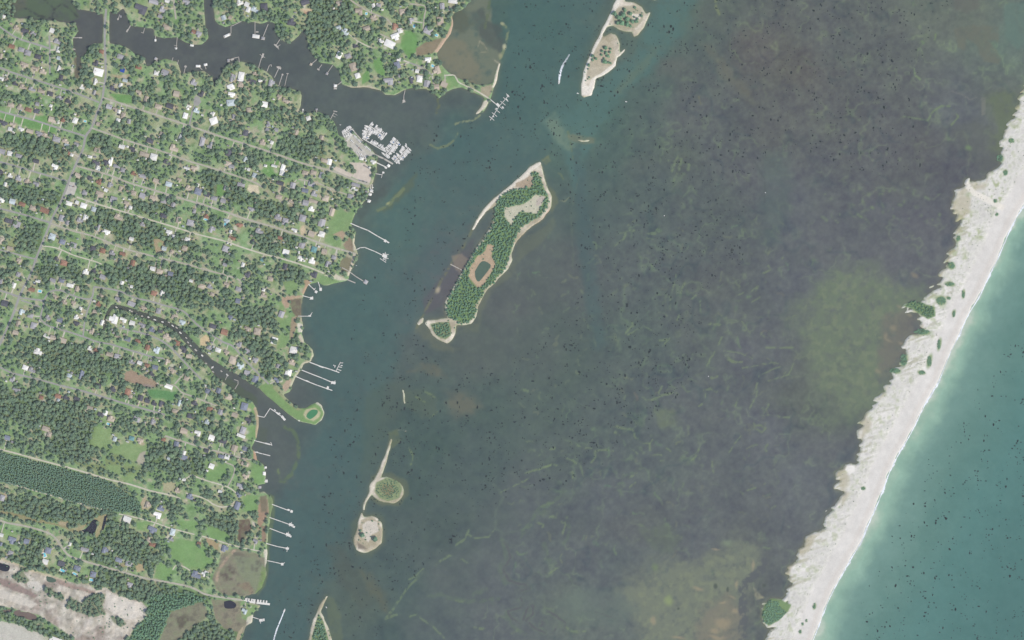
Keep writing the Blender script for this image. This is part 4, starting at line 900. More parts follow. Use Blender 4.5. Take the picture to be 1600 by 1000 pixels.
# ------------------------------------------------------------------ heights
LB = blur(land, 1)
Z = np.minimum((LB - .5) * 7.0, Z)
for pts, h in (([(346, 862), (398, 863), (414, 872), (416, 897), (410, 916), (399, 928), (350, 930), (336, 890)], .35), ([(536, 382), (548, 368), (552, 394), (540, 400), (550, 404), (544, 424), (530, 420)], .4), ([(452, 468), (472, 466), (472, 496), (456, 486)], .35), ([(770, 326), (774, 336), (756, 368), (730, 404), (728, 398), (758, 334)], .3)):
    w_, m_ = polymask(pts, 2, 1); Z[w_] = np.where(m_ > .3, np.minimum(Z[w_], h), Z[w_])
w_, m_ = polymask(PIT, 3, 1)
PITN = m_ * ((fbm(16, 131, 4)[w_] - .5) * 9 + (fbm(5, 132, 2)[w_] - .5) * 2)
Z[w_] = Z[w_] + np.where(LB[w_] > .9, np.clip(PITN, -1.2, 5), 0)

def hz(px, py):
    fx = min(max((px + MARG) / ST, 0), NX - 1.001); fy = min(max((py + MARG) / ST, 0), NY - 1.001)
    i, j = int(fx), int(fy); tx, ty = fx - i, fy - j
    return (Z[j, i] * (1 - tx) + Z[j, i + 1] * tx) * (1 - ty) + (Z[j + 1, i] * (1 - tx) + Z[j + 1, i + 1] * tx) * ty

# ------------------------------------------------------------------ ground and water sheets
def grid_mesh(name, keep, zval, colr, material, E=EG, V=VG):
    """mesh of all cells whose four corners are in KEEP, coloured per vertex by COLR"""
    cell = keep[:-1, :-1] & keep[1:, :-1] & keep[:-1, 1:] & keep[1:, 1:]
    idx = np.arange(NX * NY).reshape(NY, NX)
    q = np.stack([idx[1:, :-1][cell], idx[1:, 1:][cell], idx[:-1, 1:][cell], idx[:-1, :-1][cell]], -1)
    used = np.unique(q)
    remap = np.full(NX * NY, -1, np.int64); remap[used] = np.arange(len(used))
    q = remap[q]
    co = np.stack([(PX.ravel()[used] - 800) * S, (500 - PY.ravel()[used]) * S, zval.ravel()[used] if isinstance(zval, np.ndarray) else np.full(len(used), zval)], -1)
    me = bpy.data.meshes.new(name)
    me.vertices.add(len(used)); me.loops.add(q.size); me.polygons.add(len(q))
    me.vertices.foreach_set('co', co.astype(np.float32).ravel())
    me.loops.foreach_set('vertex_index', q.astype(np.int32).ravel())
    me.polygons.foreach_set('loop_start', (np.arange(len(q)) * 4).astype(np.int32))
    me.polygons.foreach_set('use_smooth', np.ones(len(q), bool))
    me.update()
    a = me.color_attributes.new('Col', 'FLOAT_COLOR', 'POINT')
    c = np.ones((len(used), 4), np.float32)
    c[:, :3] = np.clip(alb(lin(colr.reshape(-1, 3)[used]), E, V), 0, .9)
    a.data.foreach_set('color', c.ravel())
    me.materials.append(material)
    me.validate()
    return new_mesh_obj(name, me)

chan = np.interp(PY, [-200, 150, 250, 500, 650, 1000, 1200], [850, 850, 700, 600, 560, 462, 420])
bx = np.interp(PY, [-100, 140, 300, 500, 800, 1000, 1100], [1640, 1520, 1430, 1350, 1230, 1120, 1080])
wetm = LB < .985
ob = np.interp(PY, [-200, 140, 300, 500, 800, 1000, 1200], [1720, 1640, 1560, 1450, 1330, 1240, 1160])
tag(grid_mesh('sound_water', wetm & (PX <= ob + 1), 0.0, Wt, M['water'], EW, VW), 'grey green water of the sound, channel and creeks', 'water', kind='structure')
tag(grid_mesh('ocean_water', wetm & (PX >= ob - 1), 0.0, Wt, M['water'], EW, VW), 'turquoise ocean water off the white beach', 'water', kind='structure')
m_ = MB(); m_.add([(-3400, -3000, -3.5), (3400, -3000, -3.5), (3400, 3000, -3.5), (-3400, 3000, -3.5)], [(0, 1, 2, 3)])
sb = mat('sea_floor', L(84, 110, 112), .9, .1, .002)
tag(m_.build('seabed', sb), 'wide sea floor running out beyond the coast', 'seabed', kind='structure')

def sheet(name, pts, material, label, cat, lift=.06, kind='structure', warp=0.0, z=None):
    """flat polygon laid on the ground, given in photograph pixels"""
    import bmesh
    bm = bmesh.new()
    vs = [bm.verts.new((wx(x), wy(y), (hz(x, y) if z is None else z) + lift)) for x, y in pts]
    f = bm.faces.new(vs)
    bmesh.ops.triangulate(bm, faces=[f])
    for f in bm.faces:
        f.normal_update()
        if f.normal.z < 0: f.normal_flip()
    me = bpy.data.meshes.new(name); bm.to_mesh(me); bm.free()
    me.materials.append(material)
    return tag(new_mesh_obj(name, me), label, cat, kind=kind)

def smooth_line(pts, step=4.0):
    """Catmull-Rom resampling"""
    P = [np.array(p, float) for p in pts]
    P = [2 * P[0] - P[1]] + P + [2 * P[-1] - P[-2]]
    out = []
    for i in range(1, len(P) - 2):
        n = max(1, int(np.hypot(*(P[i + 1] - P[i])) / step))
        for k in range(n):
            t = k / n
            out.append(.5 * ((2 * P[i]) + (-P[i - 1] + P[i + 1]) * t + (2 * P[i - 1] - 5 * P[i] + 4 * P[i + 1] - P[i + 2]) * t * t + (-P[i - 1] + 3 * P[i] - 3 * P[i + 1] + P[i + 2]) * t ** 3))
    out.append(P[-2])
    return np.array(out)

def ribbon(name, pts, width, material, label, cat, lift=.1, jitter=.0, z=None, closed_end=0):
    L_ = smooth_line(pts) if len(pts) > 2 else np.array(pts, float)
    if len(L_) == 2:
        n = max(2, int(np.hypot(*(L_[1] - L_[0])) / 4) + 1)
        L_ = np.linspace(L_[0], L_[1], n)
    T = np.gradient(L_, axis=0); T /= np.linalg.norm(T, axis=1)[:, None] + 1e-9
    N = np.stack([-T[:, 1], T[:, 0]], -1)
    mb = MB(); vs = []
    for i, (p, n) in enumerate(zip(L_, N)):
        w = width / 2 * (1 + (random.uniform(-jitter, jitter) if jitter else 0))
        zc = (max(hz(*p), .25) if z is None else z) + lift
        for s in (-1, 1):
            q = p + n * s * w
            vs.append((wx(q[0]), wy(q[1]), zc))
    fs = [(2 * i, 2 * i + 1, 2 * i + 3, 2 * i + 2) for i in range(len(L_) - 1)]
    mb.add(vs, fs)
    o = mb.build(name, material)
    me = o.data
    if len(me.polygons) and me.polygons[0].normal.z < 0: me.flip_normals()
    return tag(o, label, cat, kind='structure')

# name, photo points, width in pixels, material
ROADS = [
 ('curving main road', [(166, 14), (164, 40), (164, 72), (165, 96), (165, 120), (162, 140), (160, 154), (152, 176), (143, 200), (134, 213), (130, 232), (120, 254), (109, 280), (96, 314), (86, 332), (79, 348), (68, 376), (58, 400), (49, 426), (42, 440), (31, 462), (22, 488), (14, 506), (0, 538), (-30, 600)], 4.2, 'asphalt'),
 ('first west street', [(-30, 18), (0, 42), (26, 59), (50, 67), (78, 76)], 3.4, 'asphalt'),
 ('short north-south lane', [(77, 56), (78, 76), (78, 116)], 3.2, 'asphalt'),
 ('second west street', [(-40, 94), (0, 106), (24, 115), (78, 132), (114, 144), (130, 150), (155, 160)], 3.4, 'asphalt'),
 ('third west street', [(-40, 162), (0, 174), (50, 187), (92, 200), (134, 213)], 3.4, 'asphalt'),
 ('fourth west street', [(-40, 242), (0, 253), (26, 260), (60, 270), (105, 283)], 3.4, 'asphalt'),
 ('fifth west street', [(-40, 316), (0, 326), (36, 335), (79, 348)], 3.4, 'asphalt'),
 ('sixth west street', [(-40, 378), (0, 390), (40, 401), (57, 405)], 3.2, 'asphalt'),
 ('seventh west street', [(-40, 444), (0, 454), (31, 464)], 3.4, 'asphalt'),
 ('first east street', [(160, 152), (202, 166), (252, 182), (300, 198), (344, 213), (386, 226), (432, 241), (472, 255), (498, 262), (522, 268), (546, 278), (570, 287), (581, 287)], 3.6, 'gravel_road'),
 ('second east street', [(143, 200), (166, 208), (200, 220), (252, 236), (296, 252), (320, 259), (354, 270), (382, 279), (404, 288), (410, 293)], 3.2, 'gravel_road'),
 ('waterside lane', [(466, 280), (496, 286), (520, 296), (542, 304)], 2.4, 'gravel_road'),
 ('third east street', [(120, 259), (144, 266), (172, 274), (200, 285), (240, 297), (276, 308), (318, 320), (352, 331), (380, 341), (400, 347), (432, 356), (450, 362), (474, 370), (500, 380), (522, 387), (540, 392), (556, 397)], 3.6, 'gravel_road'),
 ('fourth east street', [(120, 308), (156, 320), (200, 333), (226, 341), (260, 351), (286, 359), (312, 367), (352, 377), (380, 387), (416, 398), (432, 402), (460, 410), (486, 419), (506, 427)], 2.8, 'sand_track'),
 ('fifth east street', [(79, 349), (112, 360), (148, 370), (194, 388), (230, 398), (288, 412), (320, 421), (360, 432), (374, 438), (379, 447)], 3.2, 'gravel_road'),
 ('sixth east street', [(66, 384), (90, 388), (116, 399), (150, 409), (159, 413)], 2.4, 'sand_track'),
 ('winding loop street', [(31, 465), (46, 467), (68, 471), (66, 484), (64, 498), (76, 509), (106, 518), (130, 526), (152, 534), (174, 538), (192, 544), (220, 552), (240, 558), (256, 560)], 3.4, 'asphalt'),
 ('doubled entry street', [(33, 469), (48, 474), (64, 480)], 2.6, 'asphalt'),
 ('inner loop street', [(68, 470), (76, 458), (84, 454), (96, 454), (112, 461), (128, 466), (143, 466), (147, 448)], 3.2, 'asphalt'),
 ('loop cross street', [(144, 466), (136, 488), (132, 506), (130, 525)], 3., 'asphalt'),
 ('canal north street', [(147, 448), (184, 454), (210, 465), (232, 470), (256, 477), (286, 486), (308, 507), (326, 520), (348, 534), (364, 541), (380, 559), (402, 582), (420, 600)], 3.2, 'asphalt'),
 ('canal south street', [(186, 512), (220, 520), (248, 530), (268, 544), (296, 574), (315, 593)], 3.4, 'asphalt'),
 ('slanting link lane', [(296, 575), (284, 588), (273, 600)], 2.8, 'gravel_road'),
 ('brown field street', [(-40, 560), (0, 574), (20, 583), (54, 591), (94, 602), (126, 610), (164, 621), (204, 633), (258, 648)], 3.4, 'asphalt'),
 ('short bay lane', [(250, 602), (272, 602), (284, 613), (300, 619), (320, 627), (338, 634)], 2.8, 'gravel_road'),
 ('white sand track', [(-40, 690), (0, 702), (24, 708), (60, 718), (116, 733), (150, 743), (170, 749), (200, 756), (220, 762), (236, 767), (268, 774), (282, 779)], 3.0, 'sand_track'),
 ('upper bay street', [(258, 681), (280, 688), (320, 700), (354, 709), (380, 716), (394, 718)], 3.2, 'gravel_road'),
 ('branch bay lane', [(354, 723), (366, 729), (365, 742), (356, 760)], 2.4, 'gravel_road'),
 ('middle bay lane', [(300, 742), (320, 750), (356, 761), (370, 771)], 2.4, 'sand_track'),
 ('lower bay lane', [(290, 770), (320, 779), (332, 787), (346, 792), (364, 790)], 2.6, 'sand_track'),
 ('plantation track', [(-20, 746), (0, 751), (38, 762), (70, 771), (112, 783), (160, 796)], 2.2, 'sand_track'),
 ('southern long road', [(-40, 803), (0, 813), (12, 817), (40, 822), (74, 832), (88, 842), (102, 862), (112, 870), (140, 879), (172, 888), (200, 896), (230, 904), (270, 911), (300, 918), (320, 928), (346, 933), (382, 938)], 3.6, 'gravel_road'),
 ('house row track', [(186, 803), (206, 807), (240, 816), (266, 825), (304, 835)], 2.2, 'sand_track'),
 ('curved garden drive', [(270, 890), (274, 884), (284, 884), (300, 893)], 2.2, 'sand_track'),
 ('marsh edge lane', [(310, 836), (328, 841), (368, 853), (400, 860), (416, 863)], 2.2, 'sand_track'),
 ('north cul-de-sac lane', [(308, 158), (302, 170), (299, 182), (296, 197)], 3.2, 'asphalt'),
 ('north bank lane', [(271, -20), (272, 4), (275, 30)], 3.2, 'gravel_road'),
 ('peninsula street', [(540, -8), (548, 0), (562, 10), (580, 20), (604, 30), (610, 36)], 3., 'gravel_road'),
 ('short peninsula drive', [(594, 53), (610, 61)], 2.6, 'gravel_road'),
 ('hidden peninsula drive', [(556, 63), (570, 70), (582, 76)], 2.2, 'sand_track'),
 ('north point drive', [(640, 98), (660, 106), (676, 118)], 2.4, 'asphalt'),
 ('sandy point track', [(694, 118), (710, 118), (716, 128), (730, 135), (748, 144), (764, 154)], 2.6, 'sand_track'),
 ('inland point drive', [(640, 6), (664, 10), (663, 26), (661, 46)], 2.4, 'gravel_road'),
]
for i, (nm, pts, wd_, mt) in enumerate(ROADS):
    cat = 'track' if 'track' in nm or 'drive' in nm else 'road'
    ribbon('road' if cat == 'road' else 'track', pts, wd_ * .84, M[mt], nm + (' of grey asphalt' if mt == 'asphalt' else ' with a pale sandy surface' if mt == 'sand_track' else ' with a worn pale surface'), cat, lift=.10 + .012 * i, jitter=.12)
    put(D, linemask(pts, wd_ + 2.0, 1.0), 0.0)
    wm = linemask(pts, wd_ + 7, 2.0); put(G, wm, (136, 150, 112), .0)
    wm = linemask(pts, wd_ + 15, 3.0); D[wm[0]] *= 1 - .38 * wm[1]
for nm, (pts, mt, lab) in LOTS.items():
    sheet(nm, pts, M[mt], lab, 'car park' if 'parking' in nm or 'store' in nm else 'yard', lift=.07)

# ponds
def pond(pts, mt, lab):
    cx = sum(p[0] for p in pts) / len(pts); cy = sum(p[1] for p in pts) / len(pts)
    sheet('pond', smooth_line(list(pts) + [pts[0]], 2.0)[:-1], M[mt], lab, 'pond', lift=.12, z=max(hz(x, y) for x, y in pts))
    put(D, polymask(pts, 1.5), 0.0)
pond([(127, 829), (135, 825), (146, 812), (153, 815), (150, 828), (146, 835), (138, 834)], 'pond', 'dark fan shaped pond with a tan bank')
pond([(163.5, 806), (167, 806), (162, 828), (158.5, 828)], 'pond', 'narrow dark pond beside the fan shaped pond')
pond([(-6, 878), (2, 880), (15, 884), (13, 892), (4, 892), (-6, 886)], 'pond', 'blue grey pond at the clearing corner')
pond([(73, 900), (86, 904), (88, 908), (82, 910), (74, 908)], 'pond_teal', 'small teal pond inside the earth clearing')
pond([(21, 955), (32, 953), (46, 957), (57, 962), (56, 968), (48, 969), (34, 964), (24, 961)], 'pond_brown', 'brown muddy pond low in the earth clearing')
pond([(4, 952), (17, 952), (19, 956), (8, 957)], 'pond_brown', 'small brown puddle beside the muddy pond')
pond([(478.5, 651), (481, 645), (488, 640), (496, 641), (496, 646), (490, 652), (484, 655)], 'pond_green', 'green pond ringed by grass on the hooked spit')
pond([(742, 424), (750, 411), (757, 408), (766, 413), (766, 418), (758, 429), (748, 440), (743, 434)], 'pond_teal', 'dark teal pond walled by bare soil on the largest island')
pond([(350, 940), (360, 938), (369, 944), (366, 950), (352, 950)], 'pond', 'dark marsh pool beside the dock road')

# ------------------------------------------------------------------ houses: tile origin, then (x, y, w, h, roof) read at five times size
TILES = {
 (0, 0): '1100 75 105 75 D,1205 15 80 40 G,1310 10 40 30 W,1455 20 60 40 G,1275 75 50 50 G,1300 215 60 40 T,1255 130 40 30 G,1515 250 34 34 R,1552 270 50 50 G,30 130 34 28 W,130 215 45 40 T,200 245 60 38 D,265 260 50 38 G,455 325 60 42 G,460 390 32 50 W,410 240 40 40 W,95 365 50 34 R,170 390 50 36 G,220 415 55 45 G,300 445 55 38 D,10 440 28 45 T,190 510 70 45 T,275 540 60 34 T,340 560 60 40 T,466 535 30 52 W,575 520 24 24 W,480 610 32 50 D,460 455 30 30 P,795 405 40 32 R,750 495 42 50 D,770 565 84 64 W,750 640 32 56 W,960 550 36 36 B,980 630 42 28 P,945 445 60 40 G,1085 530 50 26 R,1225 570 42 42 W,1290 570 60 50 G,1520 645 50 50 G,1572 735 42 52 D,1380 735 50 50 T,1085 725 50 40 T,1145 775 36 50 T,1330 830 60 42 D,1240 835 60 40 T,1540 865 50 40 P,1470 840 50 42 W,1450 905 40 50 W,855 835 50 40 G,900 858 40 36 T,932 872 30 32 W,965 905 36 50 T,925 945 36 42 W,1010 950 32 40 G,15 618 40 32 W,57 625 40 32 T,125 655 50 32 D,185 680 60 38 T,255 697 60 32 G,325 715 60 28 T,395 735 50 36 D,470 767 60 32 G,535 790 50 36 D,90 820 56 42 T,165 840 52 50 T,225 860 55 32 R,290 870 50 38 D,295 815 32 32 G,400 828 26 26 W,645 680 40 40 W,740 725 24 40 G,880 690 60 40 D,945 668 30 40 W,410 935 60 45 T,495 938 36 36 R,590 942 42 50 W,770 970 32 32 T,30 965 70 38 D,100 980 50 40 T',
 (320, 0): '275 20 55 45 W,330 36 40 40 W,342 75 36 50 W,395 75 60 46 P,465 60 60 70 D,150 140 38 40 P,200 140 30 30 T,785 18 70 46 D,680 175 72 56 D,1050 30 50 40 T,1205 95 60 60 T,1325 138 60 45 T,1318 45 30 32 W,1358 45 40 36 G,1545 95 50 50 T,1045 220 45 40 P,1098 250 66 55 P,1265 225 60 40 T,1490 212 50 55 R,1528 240 40 44 W,1490 290 70 60 W,1380 320 40 40 W,1445 345 90 60 W,1050 432 45 60 W,1120 440 50 40 G,1180 360 40 32 D,1505 510 50 60 N,1520 465 40 32 W,1160 525 56 70 T,1195 592 45 46 W,1435 640 82 60 G,1520 600 32 40 G,220 612 45 66 G,285 600 50 80 W,205 682 60 50 W,282 662 46 46 T,370 640 66 45 D,435 630 36 26 W,524 650 50 60 G,400 576 50 28 T,210 742 60 42 W,205 805 70 55 P,580 760 40 40 T,470 818 50 50 W,640 795 70 32 T,810 925 40 36 W,62 890 36 40 W,72 945 66 60 W,230 910 32 40 G,495 972 36 45 G,350 860 50 40 T',
 (640, 0): '15 165 45 50 G,240 165 55 68 T,145 240 70 62 G,255 50 40 50 G,340 10 80 40 W,145 470 55 45 W,212 550 60 68 T,60 557 32 32 W,20 630 42 50 D,80 618 48 58 W,137 655 52 56 G,203 682 64 48 T,270 662 54 45 T',
 (0, 200): '90 12 55 32 W,167 12 50 32 W,236 27 60 32 T,305 48 60 40 G,365 62 70 32 T,445 90 64 45 G,515 103 60 36 T,525 135 40 24 P,600 130 42 32 G,20 185 50 42 G,80 200 45 40 W,150 220 55 32 G,285 260 50 34 D,430 305 56 45 W,541 190 20 46 R,562 212 30 24 W,705 226 36 24 W,765 176 60 36 T,752 275 70 38 D,830 274 50 44 D,866 262 32 76 W,770 312 38 42 W,915 300 60 28 G,962 330 40 36 G,1050 356 45 32 R,1130 207 80 36 T,1202 228 60 56 W,955 146 50 36 W,1035 170 45 40 D,1365 157 70 54 T,1175 100 60 40 D,1310 266 60 40 D,1460 320 50 32 W,1514 320 54 46 T,1582 110 40 78 G,1415 70 28 40 W,1265 46 36 32 T,1320 440 56 40 P,1230 417 70 36 T,1120 377 60 32 G,1400 410 42 40 T,1480 470 55 42 T,1550 497 60 56 N,1545 447 26 30 W,10 350 40 45 D,85 372 42 36 W,150 392 50 45 G,220 417 55 40 T,285 440 50 36 G,45 440 28 36 W,610 372 50 40 T,700 392 55 36 D,775 420 46 50 R,866 447 42 45 G,945 476 32 45 T,830 487 32 30 W,665 506 42 40 G,780 520 68 50 T,890 560 56 50 G,988 592 46 42 T,1022 622 30 30 W,1045 510 45 40 T,1115 530 50 45 G,1195 550 50 45 T,1280 572 50 36 G,1356 600 36 40 G,1520 650 28 36 G,540 590 58 36 W,605 582 30 30 W,655 608 54 44 W,735 636 40 40 P,20 565 50 40 W,100 575 50 45 P,175 596 55 32 R,260 626 55 45 T,350 645 80 42 R,485 706 46 54 G,630 718 54 40 G,672 700 44 48 W,530 740 32 36 G,930 696 68 45 T,1280 686 60 38 D,1400 720 45 50 T,1490 742 60 52 G,1115 752 45 36 G,135 755 60 55 G,70 727 66 38 D,765 777 36 56 G,835 815 58 40 W,1030 867 40 30 W,1320 820 52 46 W,1358 848 30 30 W,1465 870 45 32 W,410 850 55 54 P,490 890 50 40 N,575 916 55 45 G,730 945 50 45 D,805 960 45 40 R,880 975 50 38 G,960 985 50 32 R,1445 940 45 40 T,1285 942 40 36 P,1345 967 32 36 T,10 882 34 56 T,80 940 50 32 T',
 (320, 200): '40 140 40 45 G,190 195 46 60 D,280 200 32 30 T,320 246 36 45 P,320 40 45 50 D,455 112 50 50 T,525 115 30 30 W,715 36 40 45 T,560 16 36 32 G,490 16 30 30 G,915 76 32 36 T,180 280 58 40 T,212 302 46 36 G,345 325 26 26 W,390 370 36 40 P,475 296 28 18 W,545 298 50 20 W,612 310 36 56 W,605 352 40 46 W,285 445 65 34 G,165 470 32 42 G,590 432 60 34 D,690 450 45 50 G,785 352 50 36 T,850 350 50 38 T,915 370 40 50 G,935 256 60 32 T,975 266 40 50 W,835 440 54 40 G,785 490 55 32 N,860 515 50 45 G,945 550 55 50 T,1180 445 70 28 G,1172 476 55 28 W,1140 535 50 36 G,580 540 54 40 T,680 572 45 36 T,790 586 50 48 G,850 572 80 28 T,835 632 50 42 W,995 658 40 66 T,575 695 60 46 G,630 732 50 58 G,765 706 55 58 G,915 742 58 66 G,835 828 54 50 T,915 830 50 48 W,760 915 50 54 G,855 950 46 50 E,935 966 45 45 T,700 800 50 32 W,15 690 42 36 R,170 728 52 36 P,75 550 55 36 G,145 570 46 36 G,20 520 45 40 D,365 636 60 32 G,270 760 64 36 R,430 806 66 42 G,60 795 50 54 G,205 810 28 30 W,215 862 60 28 R,165 945 55 50 G,380 890 45 42 D,590 860 42 28 R,635 970 54 45 W,1225 240 36 26 W,1315 268 48 34 W,1290 518 26 22 W,1282 572 26 22 W,1304 492 24 24 W',
 (0, 400): '445 22 42 32 D,502 55 56 45 R,150 40 45 45 T,145 145 36 40 G,10 195 28 50 G,110 230 36 46 W,40 372 58 48 D,675 122 50 46 W,740 120 50 34 D,805 165 50 40 G,1040 56 36 50 R,1195 100 45 36 W,1250 122 54 40 T,1335 140 45 36 N,1575 236 54 40 T,1495 195 32 24 W,415 190 50 32 G,485 190 45 40 N,550 230 60 32 W,605 255 36 45 T,300 197 40 26 W,250 262 55 32 R,955 210 32 34 W,1030 240 26 26 W,1205 292 50 40 R,1270 290 36 45 W,800 302 32 36 T,775 375 40 40 R,920 340 45 40 G,1030 375 64 40 G,1125 412 60 40 T,1240 430 40 45 G,1365 476 50 44 T,1425 520 54 40 P,505 360 50 36 T,575 370 40 40 T,430 320 40 36 T,630 415 28 40 W,745 436 40 30 T,800 520 28 45 W,890 490 74 80 W,965 500 60 40 W,1035 525 46 40 W,1110 542 60 36 G,1190 575 54 40 N,1255 586 42 36 D,1310 630 70 50 T,1385 680 50 40 R,1435 730 54 52 D,1480 782 50 40 T,175 440 46 48 P,240 466 50 40 G,265 545 50 54 G,145 530 36 50 T,125 600 50 40 T,380 480 45 40 G,470 500 46 40 N,600 530 50 36 D,600 476 40 40 W,720 585 36 56 T,370 626 60 32 W,418 638 50 38 T,490 660 68 42 T,925 625 50 28 T,1000 650 50 36 N,1080 665 50 28 R,300 745 70 54 W,200 872 50 40 W,255 890 58 40 G,705 720 36 36 W,755 736 45 28 R,920 785 55 40 G,860 770 58 32 T,1035 826 50 36 G,1095 836 45 32 W,1150 856 45 32 R,1225 735 50 58 P,1155 715 40 46 R,1310 830 42 50 T,1215 870 50 36 N,1350 895 58 48 T,640 930 36 76 N,1460 955 45 40 T,1190 920 45 36 D,545 935 42 32 P,100 962 40 50 G',
 (320, 400): '750 20 54 45 W,840 36 54 54 W,965 66 45 50 G,1010 12 40 32 G,855 146 50 54 D,628 85 36 50 D,300 70 28 40 W,160 68 40 28 G,335 146 45 50 D,450 30 32 30 E,45 240 46 36 G,170 226 45 40 T,265 260 50 36 G,515 180 45 36 T,460 265 28 26 W,465 305 50 40 T,260 352 40 40 N,60 300 36 32 T,200 482 40 40 N,600 456 46 54 G,545 662 52 58 W,695 735 64 58 W,685 830 58 46 T,655 910 54 58 W,575 860 32 36 G,562 970 50 40 N,395 815 50 46 G,335 745 50 40 G,270 690 42 45 G,155 595 55 48 R,65 550 60 36 D,335 570 60 36 T,412 590 58 58 T,220 815 60 66 T,277 860 60 54 P,332 915 50 45 G,395 962 54 56 N,40 716 50 36 G,105 735 50 36 W,170 756 45 40 T',
 (0, 600): '130 48 68 32 G,455 95 54 36 R,460 126 26 26 P,525 106 50 36 D,605 116 50 32 D,325 106 36 32 R,770 16 50 40 D,885 40 54 45 D,1000 62 50 58 R,1022 96 34 32 T,1100 110 45 46 D,1155 130 42 40 D,1210 150 42 40 D,1265 156 42 48 D,705 190 50 36 T,790 240 54 34 D,825 225 40 42 W,870 270 58 48 T,1070 275 60 46 G,1200 296 42 50 G,360 350 64 42 T,388 394 36 44 T,60 420 50 40 N,900 430 32 40 P,1030 425 46 36 E,1095 446 56 48 T,1440 366 60 50 T,1545 385 54 45 W,1490 250 58 40 D,1525 150 58 36 D,1410 150 38 56 P,1370 210 50 32 T,1320 20 68 36 W,1440 575 54 40 N,1440 536 32 36 W,1380 470 42 45 N,1280 432 36 30 R,1320 580 26 26 P,1440 746 32 26 W,1392 830 45 44 T,1488 878 58 48 N,1265 970 50 44 N,1160 945 48 56 T,20 890 42 50 G',
 (320, 600): '25 56 42 40 N,110 52 40 45 N,190 100 58 50 T,310 176 58 64 N,125 220 42 44 G,235 243 50 36 T,40 196 50 38 R,340 286 50 48 D,300 362 45 62 G,285 405 74 26 W,55 420 50 48 W,142 446 68 36 D,234 502 50 54 T,318 502 42 45 N,130 566 50 32 N,176 570 42 40 W,15 522 36 32 D,310 580 42 40 T,315 626 64 32 T,320 720 58 48 T,55 642 45 44 W,285 800 78 44 G,270 865 50 45 N,122 840 36 26 W,257 950 46 66 N,20 295 42 40 P',
 (0, 800): '15 180 32 30 W,95 222 68 58 N,210 230 45 45 N,85 320 45 40 G,10 250 24 32 N,378 300 54 52 N,355 388 50 44 W,482 405 58 48 D,605 440 58 44 N,730 487 50 48 N,665 293 70 32 G,825 298 52 54 N,930 375 58 36 N,1010 402 58 44 G,1015 570 50 44 G,995 58 66 52 W,1190 140 80 52 N,1165 216 46 44 T,1195 255 58 32 R,1350 156 42 58 P,1345 210 36 36 G,1230 25 66 52 W,1538 488 78 56 N,1590 485 36 36 W,1555 246 32 30 R,550 250 22 30 W,448 1004 130 46 W',
 (320, 800): '10 480 36 44 W,160 285 54 56 N,310 775 46 44 P,395 230 44 36 G',
}
HOUSES = []
hr = random.Random(3)
for (ox, oy), txt in TILES.items():
    for it in txt.split(','):
        x, y, w, h, c = it.split()
        x, y, w, h = ox + int(x) / 5, oy + int(y) / 5, int(w) / 5, int(h) / 5
        ang = R(-17) + R(hr.uniform(-5, 5))
        if ox >= 320 and oy == 0: ang = R(hr.choice((-25, -10, 20, 5)))
        HOUSES.append(dict(x=x, y=y, w=max(w * .93, 4), h=max(h * .93, 4), c=c, a=ang))
HOUSES.sort(key=lambda q: -q['w'] * q['h'])

ORD = ['first', 'second', 'third', 'fourth', 'fifth', 'sixth', 'seventh', 'eighth', 'ninth', 'tenth', 'eleventh', 'twelfth', 'thirteenth', 'fourteenth', 'fifteenth', 'sixteenth', 'seventeenth', 'eighteenth', 'nineteenth', 'twentieth']
ORD += ['twenty-' + o for o in ORD[:9]] + ['thirtieth'] + ['thirty-' + o for o in ORD[:9]] + ['fortieth'] + ['forty-' + o for o in ORD[:9]] + ['fiftieth']
RL = [(nm, smooth_line(pts, 3.0)) for nm, pts, *_ in ROADS]
def nearest_road(x, y):
    best = (1e9,)
    for k, (nm, P) in enumerate(RL):
        d = np.hypot(P[:, 0] - x, P[:, 1] - y); i = int(d.argmin())
        if d[i] < best[0]: best = (d[i], k, i)
    d, k, i = best
    P = RL[k][1]
    t = P[min(i + 2, len(P) - 1)] - P[max(i - 2, 0)]
    side = t[0] * (y - P[i][1]) - t[1] * (x - P[i][0])
    ew = abs(P[-1][0] - P[0][0]) >= abs(P[-1][1] - P[0][1])
    if ew: sd = ('south' if side > 0 else 'north') if t[0] > 0 else ('north' if side > 0 else 'south')
    else: sd = ('west' if side > 0 else 'east') if t[1] > 0 else ('east' if side > 0 else 'west')
    return dict(d=d, k=k, i=i, side=sd, ew=ew, p=P[i])
for q in HOUSES: q['r'] = nearest_road(q['x'], q['y'])
_g = {}
for q in HOUSES: _g.setdefault((q['r']['k'], q['r']['side']), []).append(q)
for (k, sd), L_ in _g.items():
    L_.sort(key=lambda q: q['x'] if q['r']['ew'] else q['y'])
    for n, q in enumerate(L_):
        q['n'] = n; q['tot'] = len(L_)
        nm = RL[k][0]; frm = 'west' if q['r']['ew'] else 'north'
        q['where'] = f"{ORD[n]} from the {frm} on the {nm}'s {sd} side" if len(L_) > 1 else f"alone on the {nm}'s {sd} side"
        q['short'] = f"{ORD[n]} house along the {nm}'s {sd} side" if len(L_) > 1 else f"only house on the {nm}'s {sd} side"

